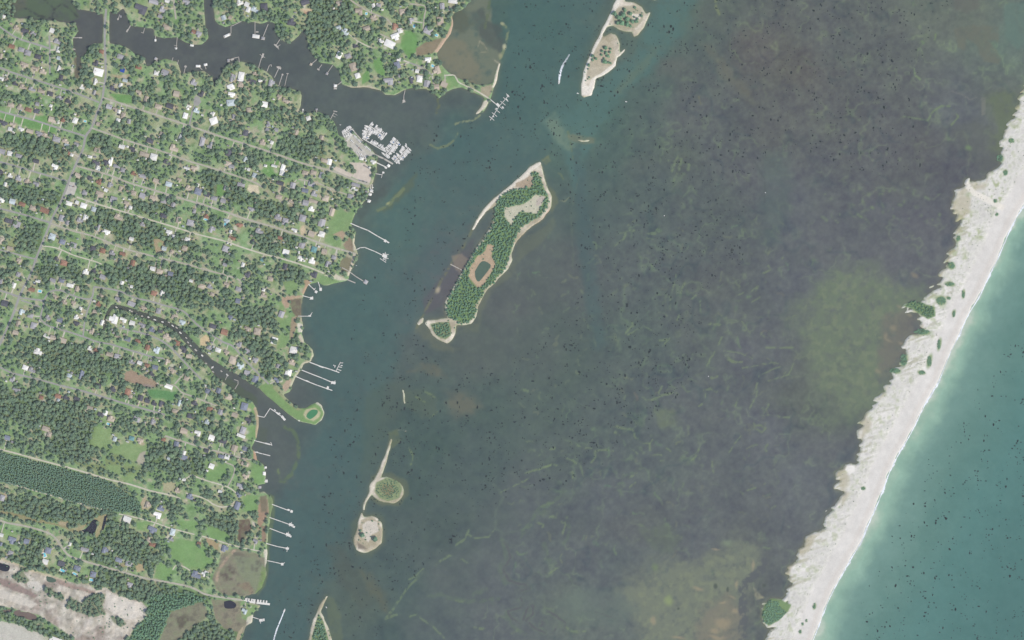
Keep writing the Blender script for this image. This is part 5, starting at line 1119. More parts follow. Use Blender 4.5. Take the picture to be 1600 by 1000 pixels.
# house meshes: unit footprint 1 x 1, height in metres (scaled in x and y per house)
def shell(foot, hgt):
    mb = MB(); n = len(foot)
    vs = [(x, y, 0) for x, y in foot] + [(x, y, hgt) for x, y in foot]
    mb.add(vs, [(i, (i + 1) % n, n + (i + 1) % n, n + i) for i in range(n)] + [tuple(range(n, 2 * n))])
    return mb
def roof_gable(mb, x0, x1, y0, y1, z0, rise, along='x', ov=.04, th=.06):
    x0 -= ov; x1 += ov; y0 -= ov; y1 += ov
    if along == 'x':
        ym = (y0 + y1) / 2
        vs = [(x0, y0, z0), (x1, y0, z0), (x1, y1, z0), (x0, y1, z0), (x0, ym, z0 + rise), (x1, ym, z0 + rise)]
    else:
        xm = (x0 + x1) / 2
        vs = [(x1, y0, z0), (x1, y1, z0), (x0, y1, z0), (x0, y0, z0), (xm, y0, z0 + rise), (xm, y1, z0 + rise)]
    mb.add(vs, [(0, 1, 5, 4), (2, 3, 4, 5), (3, 0, 4), (1, 2, 5), (3, 2, 1, 0)])
def roof_hip(mb, x0, x1, y0, y1, z0, rise, ov=.04):
    x0 -= ov; x1 += ov; y0 -= ov; y1 += ov
    k = min(x1 - x0, y1 - y0) * .42
    ym = (y0 + y1) / 2
    vs = [(x0, y0, z0), (x1, y0, z0), (x1, y1, z0), (x0, y1, z0), (x0 + k, ym, z0 + rise), (x1 - k, ym, z0 + rise)]
    mb.add(vs, [(0, 1, 5, 4), (2, 3, 4, 5), (3, 0, 4), (1, 2, 5), (3, 2, 1, 0)])
FORMS = {}
def form(name, foot, fn):
    w = shell(foot, 4.2); r = MB(); fn(r)
    FORMS[name] = (w, r)
form('gabled', [(-.5, -.5), (.5, -.5), (.5, .5), (-.5, .5)], lambda r: roof_gable(r, -.5, .5, -.5, .5, 4.2, 3.4))
form('hipped', [(-.5, -.5), (.5, -.5), (.5, .5), (-.5, .5)], lambda r: roof_hip(r, -.5, .5, -.5, .5, 4.2, 3.0))
def ell(r):
    roof_gable(r, -.5, .5, -.5, .08, 4.2, 3.0); roof_gable(r, -.46, .04, -.2, .5, 4.19, 2.7, 'y')
form('ell-shaped', [(-.5, -.5), (.5, -.5), (.5, .08), (.04, .08), (.04, .5), (-.46, .5), (-.46, .08), (-.5, .08)], ell)
def tee(r):
    roof_hip(r, -.5, .5, -.12, .5, 4.2, 2.9); roof_gable(r, -.16, .3, -.5, .25, 4.19, 2.5, 'y')
form('cross-gabled', [(-.5, -.12), (-.16, -.12), (-.16, -.5), (.3, -.5), (.3, -.12), (.5, -.12), (.5, .5), (-.5, .5)], tee)
WALLM = {k: w.mesh('wall', M['wall']) for k, (w, r) in FORMS.items()}
ROOFM = {}
for k, (w, r) in FORMS.items():
    for c in ROOF: ROOFM[k, c] = r.mesh('roof', M['roof_' + c])
CHIM = MB(); CHIM.box(0, 0, 0, 1, 1, 1); CHIM = CHIM.mesh('chimney', M['brick'])

def house_bits(q):
    f = hr.choices(['gabled', 'hipped', 'ell-shaped', 'cross-gabled'], [3, 4, 3, 3])[0]
    if q['w'] * q['h'] < 42: f = hr.choice(['gabled', 'hipped'])
    a = q['a']; sx, sy = q['w'] * S * .93, q['h'] * S * .93
    if sy > sx: a += math.pi / 2; sx, sy = sy, sx
    if hr.random() < .5: a += math.pi
    return f, a, sx, sy
FW = {'gabled': 'gable', 'hipped': 'hip', 'ell-shaped': 'ell-shaped', 'cross-gabled': 'cross-gable'}
rest_w, rest_r = MB(), {c: MB() for c in ROOF}
NH = len(HOUSES)
for q in list(HOUSES[:NH]):                    # garages and sheds in the yards, too small to be told apart
    for _k in range(hr.choice((0, 1, 1, 2))):
        t_ = hr.uniform(0, 6.28); d_ = hr.uniform(1.0, 1.5) * max(q['w'], q['h']) * .75 + 1.5
        x_, y_ = q['x'] + math.cos(t_) * d_, q['y'] + math.sin(t_) * d_
        i_, j_ = min(NX - 1, max(0, int((x_ + MARG) / ST + .5))), min(NY - 1, max(0, int((y_ + MARG) / ST + .5)))
        if LB[j_, i_] < .98 or D[j_, i_] == 0: continue
        HOUSES.append(dict(x=x_, y=y_, w=hr.uniform(2.4, 4.2), h=hr.uniform(2., 3.2), c=hr.choice('WWWGGGTTPD'), a=q['a'], r=q['r'], short=q['short'], where=''))
for n, q in enumerate(HOUSES):
    f, a, sx, sy = house_bits(q)
    z = max(hz(q['x'], q['y']), .3) - .1
    put(D, dotmask(q['x'], q['y'], q['w'] * .62 + .8, q['h'] * .62 + .8, 17, .35), 0.0)
    put(G, dotmask(q['x'], q['y'], q['w'] * .85, q['h'] * .85, 17, .6, 2), (158, 168, 130), .55)
    for _k in range(3 if n < NH else 0):
        bx2, by2 = q['x'] + hr.uniform(-8, 8), q['y'] + hr.uniform(-7, 7)
        if LB[min(NY - 1, max(0, int((by2 + MARG) / ST))), min(NX - 1, max(0, int((bx2 + MARG) / ST)))] > .98:
            rr_ = hr.uniform(1.2, 3.2); wm = dotmask(bx2, by2, rr_ * 1.5, rr_, hr.uniform(0, 180), .6, 2)
            put(G, wm, hr.choice(((200, 192, 178), (188, 182, 168), (206, 204, 196), (180, 168, 150), (142, 172, 124))), hr.uniform(.4, .9)); put(D, wm, .12)
    if n < 300 and n < NH:
        t = empty('house', (wx(q['x']), wy(q['y']), z), a)
        lab = f"{ROOF[q['c']][0]} {FW[f]} roofed house, {q['where']}"
        tag(t, lab, 'house', 'houses among the trees on the mainland')
        for nm, me in (('wall', WALLM[f]), ('roof', ROOFM[f, q['c']])):
            o = link(bpy.data.objects.new(nm, me), t); o.scale = (sx, sy, 1.0 if q['c'] != 'W' else .9)
            if nm == 'roof' and hr.random() < .35:
                ch = link(bpy.data.objects.new('chimney', CHIM), o)
                ch.location = (hr.choice((-.3, .3)), .12 if f != 'ell-shaped' else -.2, 6.6); ch.scale = (1.3 / sx, 1.1 / sy, 3.2)
    else:
        w_, r_ = FORMS[f]; c, s = math.cos(a), math.sin(a)
        for src, dst in ((w_, rest_w), (r_, rest_r[q['c']])):
            dst.add([(wx(q['x']) + c * v[0] * sx - s * v[1] * sy, wy(q['y']) + s * v[0] * sx + c * v[1] * sy, v[2] + z) for v in src.v], src.f)
    q['f'] = f
allb = MB(); mats = [M['wall']]; allb.add(rest_w.v, rest_w.f, 0)
for c, r_ in rest_r.items():
    if r_.v: mats.append(M['roof_' + c]); allb.add(r_.v, r_.f, len(mats) - 1)
tag(allb.build('small_houses', mats), 'smallest cottages, sheds and garages scattered among the mainland trees', 'sheds', 'houses among the trees on the mainland', 'stuff')

# ------------------------------------------------------------------ the ground itself, once every yard is painted
dry = LB > .12
isle_region = (PX > chan) & (PX < bx)
tag(grid_mesh('ground', dry & (PX <= chan + 1), Z, G, M['ground']), 'wooded mainland ground of lawns, yards and bare soil', 'ground', kind='structure')
tag(grid_mesh('beach', dry & (PX >= bx - 1), Z, G, M['sand']), 'long pale barrier beach with dunes between sound and ocean', 'beach', kind='structure')
for lo, hi, lab in ((-200, 190, 'sandy island at the top edge with a bare southern point'), (190, 570, 'largest island, long and wooded with a walled pond'), (570, 640, 'thin sandbar south of the largest island'), (640, 798, 'round scrubby island hung on a narrow sand strip'),
                    (798, 900, 'oval island with a pale bare centre'), (900, 1200, 'wooded island cut by the lower edge with sand rim')):
    tag(grid_mesh('island_ground', dry & isle_region & (PY >= lo) & (PY <= hi), Z, G, M['ground']), lab, 'island', kind='structure')

# driveways from the houses to their streets
for n, q in enumerate(HOUSES[:NH]):
    r = q['r']
    if 4 < r['d'] < 22 and hr.random() < .8:
        dx, dy = r['p'][0] - q['x'], r['p'][1] - q['y']
        L_ = math.hypot(dx, dy); e = hr.uniform(-.25, .25) * q['w']
        p0 = (q['x'] + e + dx / L_ * 2.5, q['y'] + dy / L_ * 2.5); p1 = (r['p'][0] + e - dx / L_ * 1.0, r['p'][1] - dy / L_ * 1.0)
        mt = hr.choice(('concrete', 'concrete', 'sand_track', 'gravel_road'))
        ribbon('driveway', [p0, p1], hr.uniform(1.2, 2.2), M[mt], f"pale drive to the {q['short']}", 'driveway', lift=.05 + .0004 * n, jitter=.1)
        put(D, linemask([p0, p1], 3.2, 1.), .08)
    elif hr.random() < .3:
        put(D, dotmask(q['x'] + hr.uniform(-5, 5), q['y'] + hr.uniform(-5, 5), 4, 4, 0, .6), .1)

# swimming pools
for x, y, w, h, ang in ((133, 189.5, 3.6, 2.4, 10), (572.5, 21.5, 3, 3, 0), (615, 70, 4, 2.4, -20), (627, 48, 4, 3, 30), (681, 54.5, 6, 3, 25), (676, 103, 4, 3, 30), (647, 41, 3, 4.4, 0), (321.5, 343, 5, 2.2, 15), (352, 350, 3, 5, 15), (483, 287, 2.6, 3.4, 0), (62.5, 455, 5, 3.4, 10), (131.5, 426.5, 4, 3, 10), (170, 662.5, 5, 2.6, 15), (249, 795.5, 5.6, 3, 20), (69.5, 867, 4.6, 6, -20), (98, 891.5, 7, 3.4, 25), (117, 896.5, 6, 2.4, 25), (143, 906, 5, 3, 10)):
    q = min(HOUSES[:NH], key=lambda u: math.hypot(u['x'] - x, u['y'] - y))
    z = hz(x, y)
    t = empty('pool', (wx(x), wy(y), z), R(-ang))
    tag(t, f"turquoise swimming pool by the {q['short']}", 'pool', 'swimming pools behind houses')
    mb = MB(); ww, hh = w * S, h * S
    o_ = [(-ww * .72, -hh * .8), (ww * .72, -hh * .8), (ww * .72, hh * .8), (-ww * .72, hh * .8)]; i_ = [(-ww * .5, -hh * .5), (ww * .5, -hh * .5), (ww * .5, hh * .5), (-ww * .5, hh * .5)]
    mb.add([(a, b, .22) for a, b in o_] + [(a, b, .22) for a, b in i_] + [(a, b, -.2) for a, b in i_] + [(a, b, 0) for a, b in o_], [(i, (i + 1) % 4, 4 + (i + 1) % 4, 4 + i) for i in range(4)] + [(4 + i, 4 + (i + 1) % 4, 8 + (i + 1) % 4, 8 + i) for i in range(4)] + [(12 + i, 12 + (i + 1) % 4, (i + 1) % 4, i) for i in range(4)])
    mb.build('paving', M['pool_deck'], t)
    mb = MB(); mb.add([(a, b, .16) for a, b in i_], [(0, 1, 2, 3)])
    mb.build('pool_water', M['pool_water'], t)
    put(D, dotmask(x, y, w * .9 + 1, h * .9 + 1, ang, .4), 0.0)

# ------------------------------------------------------------------ plants
def crown_mesh(name, seed, material, lumps=9, spread=.62, flat=.62, leaves=240, lump_r=(.30, .46)):
    """crown of radius 1 built of displaced leaf masses with loose leaf sprays standing out of them"""
    r = random.Random(seed)
    import bmesh
    ico = bmesh.new(); bmesh.ops.create_icosphere(ico, subdivisions=2, radius=1.0)
    base = [v.co.copy() for v in ico.verts]; fcs = [tuple(v.index for v in f.verts) for f in ico.faces]; ico.free()
    mb = MB(); cents = []
    for k in range(lumps):
        if k == 0: c = Vector((0, 0, .35)); rad = .52
        else:
            t = 2 * math.pi * (k / (lumps - 1)) + r.uniform(-.5, .5); d = spread * r.uniform(.62, 1.12)
            c = Vector((math.cos(t) * d, math.sin(t) * d, r.uniform(-.28, .42) * flat)); rad = r.uniform(*lump_r)
        cents.append((c, rad))
        ph = [Vector((r.uniform(-6, 6), r.uniform(-6, 6), r.uniform(-6, 6))) for _ in range(3)]
        vs = []
        for b in base:
            n = sum(math.sin(b.dot(p) + p.x) for p in ph) / 3
            vs.append(c + Vector((b.x, b.y, b.z * .82)) * rad * (1 + .30 * n + r.uniform(-.12, .12)))
        mb.add(vs, fcs)
    for _ in range(leaves):
        c, rad = r.choice(cents)
        d = Vector((r.gauss(0, 1), r.gauss(0, 1), r.gauss(.35, .8))).normalized()
        p = c + d * rad * r.uniform(.92, 1.28)
        a = Vector((r.gauss(0, 1), r.gauss(0, 1), r.gauss(0, .5))).normalized(); b = a.cross(d + Vector((.01, .02, .3))).normalized()
        s = r.uniform(.05, .13)
        mb.add([p - a * s, p + b * s * .7, p + a * s, p - b * s * .7], [(0, 1, 2, 3)])
    return mb
def trunk_mesh(seed, top=-.1, foot=-2.0, rad=.07):
    r = random.Random(seed); mb = MB()
    mb.tube((0, 0, foot), (0, 0, top), rad, rad * .55, 6)
    for k in range(4):
        t = k * 1.57 + r.uniform(-.4, .4)
        mb.tube((0, 0, top - .25), (math.cos(t) * .55, math.sin(t) * .55, top + r.uniform(.1, .35)), rad * .45, rad * .15, 5)
    return mb
def proto(name, crown, trunk, lm):
    """hidden-from-scene source mesh for scattering: crown and trunk together"""
    mb = MB(); mb.add(crown.v, crown.f, 0); mb.add(trunk.v, trunk.f, 1)
    return bpy.data.objects.new(name, mb.mesh(name, [lm, M['bark']]))
CROWNS = [crown_mesh('c', 40 + k, None, lumps=8 + k % 3, flat=.75) for k in range(6)]
TRUNKS = [trunk_mesh(60 + k, -.1, -1.6) for k in range(6)]
PINES = [crown_mesh('p', 80 + k, None, lumps=7, spread=.5, flat=1.2, leaves=260, lump_r=(.3, .42)) for k in range(3)]
PTR = [trunk_mesh(90 + k, .1, -3.2, .06) for k in range(3)]
SHRUBS = [crown_mesh('s', 120 + k, None, lumps=6, spread=.6, flat=.4, leaves=160) for k in range(4)]
STR = [trunk_mesh(130 + k, -.05, -.6, .06) for k in range(4)]
P_TREE = [proto('tree_form', c, t, M['leaf']) for c, t in zip(CROWNS, TRUNKS)]
P_PINE = [proto('pine_form', c, t, M['pine']) for c, t in zip(PINES, PTR)]
P_SHRUB = [proto('shrub_form', c, t, M['shrub']) for c, t in zip(SHRUBS, STR)]
P_DUNE = [proto('dune_form', c, t, M['dune']) for c, t in zip(SHRUBS, STR)]

def scatter(name, pts, forms, label, cat, group=None):
    """one object whose points each carry a copy of one of FORMS; pts: (x, y, z, radius, height factor)"""
    me = bpy.data.meshes.new(name)
    n = len(pts); P = np.array(pts, np.float32)
    me.vertices.add(n); me.vertices.foreach_set('co', P[:, :3].ravel()); me.update()
    a = me.attributes.new('size', 'FLOAT_VECTOR', 'POINT'); a.data.foreach_set('vector', np.stack([P[:, 3], P[:, 3], P[:, 3] * P[:, 4]], -1).ravel())
    a = me.attributes.new('turn', 'FLOAT_VECTOR', 'POINT'); a.data.foreach_set('vector', np.stack([np.zeros(n), np.zeros(n), rng.uniform(0, 6.283, n)], -1).astype(np.float32).ravel())
    a = me.attributes.new('form', 'INT', 'POINT'); a.data.foreach_set('value', rng.integers(0, len(forms), n).astype(np.int32))
    o = new_mesh_obj(name, me)
    ng = bpy.data.node_groups.new(name, 'GeometryNodeTree')
    ng.interface.new_socket('Geometry', in_out='INPUT', socket_type='NodeSocketGeometry')
    ng.interface.new_socket('Geometry', in_out='OUTPUT', socket_type='NodeSocketGeometry')
    N = ng.nodes; gi = N.new('NodeGroupInput'); go = N.new('NodeGroupOutput')
    jn = N.new('GeometryNodeJoinGeometry')
    for f in forms:
        oi = N.new('GeometryNodeObjectInfo'); oi.inputs['Object'].default_value = f; oi.inputs['As Instance'].default_value = False
        gt = N.new('GeometryNodeGeometryToInstance')
        ng.links.new(oi.outputs['Geometry'], gt.inputs[0]); ng.links.new(gt.outputs[0], jn.inputs[0])
    def attr(nm, ty):
        q = N.new('GeometryNodeInputNamedAttribute'); q.data_type = ty; q.inputs['Name'].default_value = nm; return q.outputs['Attribute']
    ip = N.new('GeometryNodeInstanceOnPoints')
    ng.links.new(gi.outputs[0], ip.inputs['Points']); ng.links.new(jn.outputs[0], ip.inputs['Instance'])
    ip.inputs['Pick Instance'].default_value = True
    ng.links.new(attr('form', 'INT'), ip.inputs['Instance Index']); ng.links.new(attr('turn', 'FLOAT_VECTOR'), ip.inputs['Rotation']); ng.links.new(attr('size', 'FLOAT_VECTOR'), ip.inputs['Scale'])
    ng.links.new(ip.outputs[0], go.inputs[0])
    md = o.modifiers.new('scatter', 'NODES'); md.node_group = ng
    return tag(o, label, cat, group, 'stuff')

def dens(x, y):
    i = int((x + MARG) / ST + .5); j = int((y + MARG) / ST + .5)
    return D[j, i] if 0 <= i < NX and 0 <= j < NY else 0
tr = random.Random(21)
cand = []
cell = 3.6
yy = -90.0
while yy < 1090:
    xx = -90.0
    while xx < 800:
        x, y = xx + tr.uniform(-2.2, 2.2), yy + tr.uniform(-2.2, 2.2)
        d = dens(x, y)
        if d > .04 and tr.random() < d:
            cand.append((x, y, (1.3 + 2.3 * tr.random() ** 1.5) * (1.0 if d < .9 else .98)))
        xx += cell
    yy += cell
# trees standing close to houses become things of their own, the largest on each side of a house
DIRS = ['east', 'south-east', 'south', 'south-west', 'west', 'north-west', 'north', 'north-east']
slots = {}
HX = np.array([(q['x'], q['y']) for q in HOUSES[:NH]])
for n, (x, y, r) in enumerate(cand):
    if not (3 < x < 800 and 3 < y < 997): continue
    dv = np.hypot(HX[:, 0] - x, HX[:, 1] - y); k = int(dv.argmin())
    if dv[k] > 16: continue
    dr = int(round(math.atan2(y - HX[k, 1], x - HX[k, 0]) / (math.pi / 4))) % 8
    s_ = slots.get((k, dr))
    if s_ is None or r > s_[1]: slots[k, dr] = (n, r)
best = sorted(slots.items(), key=lambda s: -s[1][1])[:290]
chosen = {v[0]: k for k, v in best}
CM = [c.mesh('crown', M['leaf']) for c in CROWNS]; TM = [t.mesh('trunk', M['bark']) for t in TRUNKS]
rest = []
for n, (x, y, r) in enumerate(cand):
    z = max(hz(x, y), 0.2)
    if n in chosen:
        k, dr = chosen[n]; R_ = r * 1.2 * S; v = n % 6
        t = empty('tree', (wx(x), wy(y), z), tr.uniform(0, 6.28))
        tag(t, f"big round tree {DIRS[dr]} of the {HOUSES[k]['short']}", 'tree', 'large trees beside the houses')
        for nm, me in (('crown', CM[v]), ('trunk', TM[v])):
            o = link(bpy.data.objects.new(nm, me), t); o.scale = (R_, R_, R_ * .85); o.location = (0, 0, R_ * 1.2)
    else:
        hf = tr.uniform(.7, .95)
        rest.append((wx(x), wy(y), z + r * S * hf * 1.35, r * S, hf))
scatter('trees', rest, P_TREE, 'dense mixed tree cover shading the mainland yards and woods', 'trees', 'large trees beside the houses')

def grow(pts, d):
    """polygon pushed outwards by D pixels"""
    n = len(pts); A = sum(pts[i][0] * pts[(i + 1) % n][1] - pts[(i + 1) % n][0] * pts[i][1] for i in range(n)); sg = 1 if A > 0 else -1
    out = []
    for i in range(n):
        a, b = pts[i - 1], pts[(i + 1) % n]; dx, dy = b[0] - a[0], b[1] - a[1]; l = math.hypot(dx, dy) + 1e-9
        out.append((pts[i][0] + dy / l * d * sg, pts[i][1] - dx / l * d * sg))
    return out
def fill(polys, holes, cell, rad, forms, name, label, cat, keep=1.0, zoff=.8, hf=(.9, 1.1), jit=.5, cond=None):
    pts = []
    for poly in polys:
        w, m = polymask(poly, .6, 1.0)
        xs = [p[0] for p in poly]; ys = [p[1] for p in poly]
        hm = [polymask(h, .6, 1.0) for h in holes]
        full = np.zeros(PX.shape); full[w] = m
        for hw, hmv in hm: full[hw] = np.minimum(full[hw], 1 - hmv)
        y = min(ys)
        while y < max(ys):
            x = min(xs)
            while x < max(xs):
                qx_, qy_ = x + tr.uniform(-jit, jit) * cell, y + tr.uniform(-jit, jit) * cell
                i, j = int((qx_ + MARG) / ST + .5), int((qy_ + MARG) / ST + .5)
                if 0 <= i < NX and 0 <= j < NY and full[j, i] > .5 and tr.random() < keep and (cond is None or cond(qx_, qy_)):
                    r = tr.uniform(*rad) * S; h = tr.uniform(*hf)
                    pts.append((wx(qx_), wy(qy_), max(hz(qx_, qy_), 0.1) + r * h * zoff, r, h))
                x += cell
            y += cell
    return scatter(name, pts, forms, label, cat)
fill([PINE_WOOD], [], 2.2, (1.05, 1.5), P_PINE, 'pine_plantation', 'even dark pine plantation between the white sand track and plantation track', 'pine wood', zoff=2.4, hf=(.8, .95))
fill([BRUSH], [], 3.0, (1.5, 2.4), P_SHRUB, 'brushwood', 'bright green brush east of the earth clearing', 'brush', .96, 1.2)
fill([grow(BIG_VEG, 1.6)], BIG_BARE, 2.6, (1.0, 2.1), P_SHRUB, 'thicket', 'bright green thicket covering the largest island', 'thicket', .84, .9, jit=.75)
fill([[(676, 508), (684, 505), (700, 505), (704, 516), (702, 524), (695, 528), (684, 524), (678, 516)]], [], 2.6, (1.2, 1.7), P_SHRUB, 'thicket', 'small round thicket at the largest island\'s southern knob', 'thicket', .85, .9)
fill([[(487, 1040), (490, 996), (499, 960), (506, 974), (512, 1000), (512, 1040)]], [], 2.6, (1.2, 2.0), P_SHRUB, 'thicket', 'thicket on the island cut by the lower edge', 'thicket', .9, .9)
fill([[(588, 766), (592, 754), (606, 749), (620, 753), (626, 764), (621, 776), (606, 781), (594, 776)]], [], 2.4, (.7, 1.2), P_SHRUB, 'low_scrub', 'low scrub on the round island', 'scrub', .62, .7)
fill([[(1192, 962), (1196, 946), (1204, 938), (1216, 940), (1220, 950), (1229, 955), (1222, 964), (1214, 970), (1202, 976), (1194, 974)]], [], 2.0, (1.1, 1.7), P_SHRUB, 'thicket', 'green thicket on the sound side of the barrier beach', 'thicket', 1., .6, hf=(.5, .7))
fill([[(1430, 470), (1440, 474), (1458, 481), (1460, 493), (1450, 498), (1440, 490), (1424, 480), (1410, 477)]], [], 2.4, (.9, 1.5), P_SHRUB, 'thicket', 'green scrub tongue reaching from the dunes into the sound', 'thicket', .9, .8)
dpts = []
for x, y, rx, ry in DP:
    for _ in range(int(rx * ry * 2.0) + 3):
        a, d = tr.uniform(0, 6.28), math.sqrt(tr.random())
        qx_, qy_ = x + math.cos(a) * d * rx, y + math.sin(a) * d * ry
        r = tr.uniform(.7, 1.3) * S
        dpts.append((wx(qx_), wy(qy_), max(hz(qx_, qy_), .3) + r * .3, r, .5))
scatter('dune_shrubs', dpts, P_SHRUB, 'clumps of green shrubs along the barrier dunes', 'dune shrubs')
dpts = []
for _ in range(9000):
    j = tr.randrange(NY); i = tr.randrange(int((1180 + MARG) / ST), NX)
    if SURFD[j, i] < 1e8 and SURFD[j, i] > 29 and LB[j, i] > .9:
        p = .16 + .5 * max(0, 1 - abs(SURFD[j, i] - 38) / 12) + (.35 if PY[j, i] < 620 else .0)
        if tr.random() < p * (.4 + 1.2 * max(0, dnz := float(n2[j, i]) - .25)):
            r = tr.uniform(.35, .9) * S
            x, y = PX[j, i] + tr.uniform(-.8, .8), PY[j, i] + tr.uniform(-.8, .8)
            dpts.append((wx(x), wy(y), max(hz(x, y), .3) + r * .25, r, .6))
scatter('dune_grass', dpts, P_DUNE, 'sparse tufts of dune grass on the pale barrier dunes', 'dune grass')
# clumps in the earth clearing, on the bare middles of the islands
ipts = []
for poly, n_ in ((BIG_BARE[0], 40), (PIT, 420), (BIG_ISLE, 260), (NORTH_ISLE, 90), (END_ISLE, 30), ([(986, 10), (1006, 20), (1004, 32), (986, 40)], 8), ([(560, 812), (592, 812), (596, 840), (560, 852)], 26), ([(914, 100), (950, 64), (962, 88), (916, 136)], 14)):
    w, m = polymask(poly, .6); xs = [p[0] for p in poly]; ys = [p[1] for p in poly]
    full = np.zeros(PX.shape); full[w] = m
    for _ in range(n_):
        x, y = tr.uniform(min(xs), max(xs)), tr.uniform(min(ys), max(ys))
        i, j = int((x + MARG) / ST + .5), int((y + MARG) / ST + .5)
        if full[j, i] > .5:
            r = tr.uniform(.5, 1.3) * S; ipts.append((wx(x), wy(y), hz(x, y) + r * .6, r, .9))
scatter('island_scrub', ipts, P_SHRUB, 'scattered low scrub on the islands and the earth clearing', 'scrub')
# single bushes that stand clear on the islands
SM = [c.mesh('crown', M['shrub']) for c in SHRUBS]; ST_ = [t.mesh('trunk', M['bark']) for t in STR]
def bush(x, y, r, lab, grp):
    t = empty('bush', (wx(x), wy(y), hz(x, y)), tr.uniform(0, 6)); tag(t, lab, 'bush', grp); v = tr.randrange(4)
    for nm, me in (('crown', SM[v]), ('trunk', ST_[v])):
        o = link(bpy.data.objects.new(nm, me), t); o.scale = (r * S, r * S, r * S * .9); o.location = (0, 0, r * S * .8)
CL_ = ((946, 75, 3.4), (941, 80, 2.6), (947, 83, 3), (953, 82, 2.6), (950, 88, 3), (944, 92, 2.2), (940, 86, 2.4), (954, 77, 2.4), (945, 97, 4), (951, 98, 2.4), (926, 88, 3.6), (931, 92, 2.6), (926, 94, 2.4), (954, 99, 2.2))
for n, (x, y, r) in enumerate(sorted(CL_, key=lambda q: q[1])):
    bush(x, y, r, f"{'broad' if r > 3 else 'small' if r < 2.5 else 'rounded'} bush {ORD[n]} from the north in the northern island's middle cluster", 'bushes clustered on the northern island')
for x, y, r, lab in ((920, 102, 2.8, 'lone bush west of the bush cluster on the northern island'), (919, 108, 1.6, 'tiny bush on the northern island\'s west rim'), (921, 121, 1.8, 'small dark bush near the northern island\'s narrow neck'), (915, 126, 1.2, 'smallest bush above the northern island\'s bare point'),
                     (566, 836, 4.2, 'broad bush on the west side of the oval island'), (586, 842, 4.6, 'largest bush at the oval island\'s south-east side'), (582, 814, 1.6, 'dark bush at the top of the oval island\'s bare centre'), (563, 829, 2.2, 'small bush beside the oval island\'s western rim')):
    bush(x, y, r, lab, 'bushes on the islands')
CL_ = ((961, 22, 4), (967, 28, 5), (974, 24, 5.4), (980, 30, 4.6), (972, 36, 5), (980, 38, 4.4), (988, 34, 3.6), (985, 22, 4), (965, 36, 3.6), (957, 22, 2.6), (994, 34, 3.4), (991, 27, 2), (1002, 25, 2.6), (996, 30, 2.4), (976, 16, 3.4), (992, 12, 2.4), (985, 41, 2.6))
for n, (x, y, r) in enumerate(sorted(CL_, key=lambda q: q[0])):
    bush(x, y, r, f"{'broad' if r > 4.3 else 'small' if r < 3 else 'dense'} bush {ORD[n]} from the west in the northern island's upper grove", 'bushes in the northern island\'s upper grove')

# ------------------------------------------------------------------ piers, docks and boats
def offs(p, q, w):
    dx, dy = q[0] - p[0], q[1] - p[1]; l = math.hypot(dx, dy) + 1e-9
    return -dy / l * w / 2, dx / l * w / 2
def walkway(mb, pm, w, z, th=.35):
    """a plank deck of width W metres along the metre points PM"""
    for a, b in zip(pm[:-1], pm[1:]):
        l = math.hypot(b[0] - a[0], b[1] - a[1])
        mb.box((a[0] + b[0]) / 2, (a[1] + b[1]) / 2, z - th / 2, l + w * .5, w, th, math.atan2(b[1] - a[1], b[0] - a[0]))
def piles_along(mb, pm, w, z, step=9.0):
    for a, b in zip(pm[:-1], pm[1:]):
        l = math.hypot(b[0] - a[0], b[1] - a[1]); n = max(1, int(l / step))
        for k in range(n + 1):
            t = k / n; ox, oy = offs(a, b, w * 1.05)
            for s in (-1, 1):
                x, y = a[0] + (b[0] - a[0]) * t + s * ox, a[1] + (b[1] - a[1]) * t + s * oy
                mb.tube((x, y, -3.3), (x, y, z + .5), .22, .2, 5)
def pier(pts, lab, w=2.6, heads=(), arms=(), roof=None, cat='pier', grp='private piers along the shore', name='pier', pale=False, z=1.9):
    """pts, heads (x, y, length, width, degrees) and arms in photograph pixels"""
    x0, y0 = wx(pts[0][0]), wy(pts[0][1])
    t = tag(empty(name, (x0, y0, 0)), lab, cat, grp)
    rel = lambda p: (wx(p[0]) - x0, wy(p[1]) - y0)
    pm = [rel(p) for p in pts]
    mt = M['deck_white'] if pale else M['deck']
    mb = MB(); walkway(mb, pm, w, z); mb.build('deck', mt, t)
    pl = MB(); piles_along(pl, pm, w, z)
    for a in arms:
        am = [rel(p) for p in a]
        mb = MB(); walkway(mb, am, w * .7, z - .02); mb.build('finger', mt, t)
        piles_along(pl, am, w * .7, z, 7)
    for (hx, hy, hl, hw, hd) in heads:
        cx, cy = rel((hx, hy)); c, s = math.cos(R(-hd)), math.sin(R(-hd)); hl_, hw_ = hl * S, hw * S
        mb = MB(); mb.box(cx, cy, z - .15, hl_, hw_, .36, R(-hd)); mb.build('platform', mt, t)
        for dx in (-.45, .45):
            for dy in (-.45, .45):
                x, y = cx + c * dx * hl_ - s * dy * hw_, cy + s * dx * hl_ + c * dy * hw_
                pl.tube((x, y, -3.3), (x, y, z + 1.), .25, .22, 5)
    pl.build('piles', M['pile'], t)['kind'] = 'stuff'
    if roof:
        for (hx, hy, hl, hw, hd, rc) in roof:
            cx, cy = rel((hx, hy)); r_ = MB(); roof_hip(r_, -.5, .5, -.5, .5, 0, .0)
            g = MB(); vs = []
            gb = MB(); roof_hip(gb, -hl * S / 2, hl * S / 2, -hw * S / 2, hw * S / 2, 0, 1.5, .3)
            o = gb.build('shelter_roof', M['roof_' + rc], t); o.location = (cx, cy, z + 2.8); o.rotation_euler = (0, 0, R(-hd))
            ps = MB()
            for dx in (-.45, .45):
                for dy in (-.45, .45): ps.tube((dx * hl * S, dy * hw * S, -2.8), (dx * hl * S, dy * hw * S, 0), .12, .12, 5)
            ps.build('shelter_posts', M['pile'], o)['kind'] = 'stuff'
    return t
B = 'R'
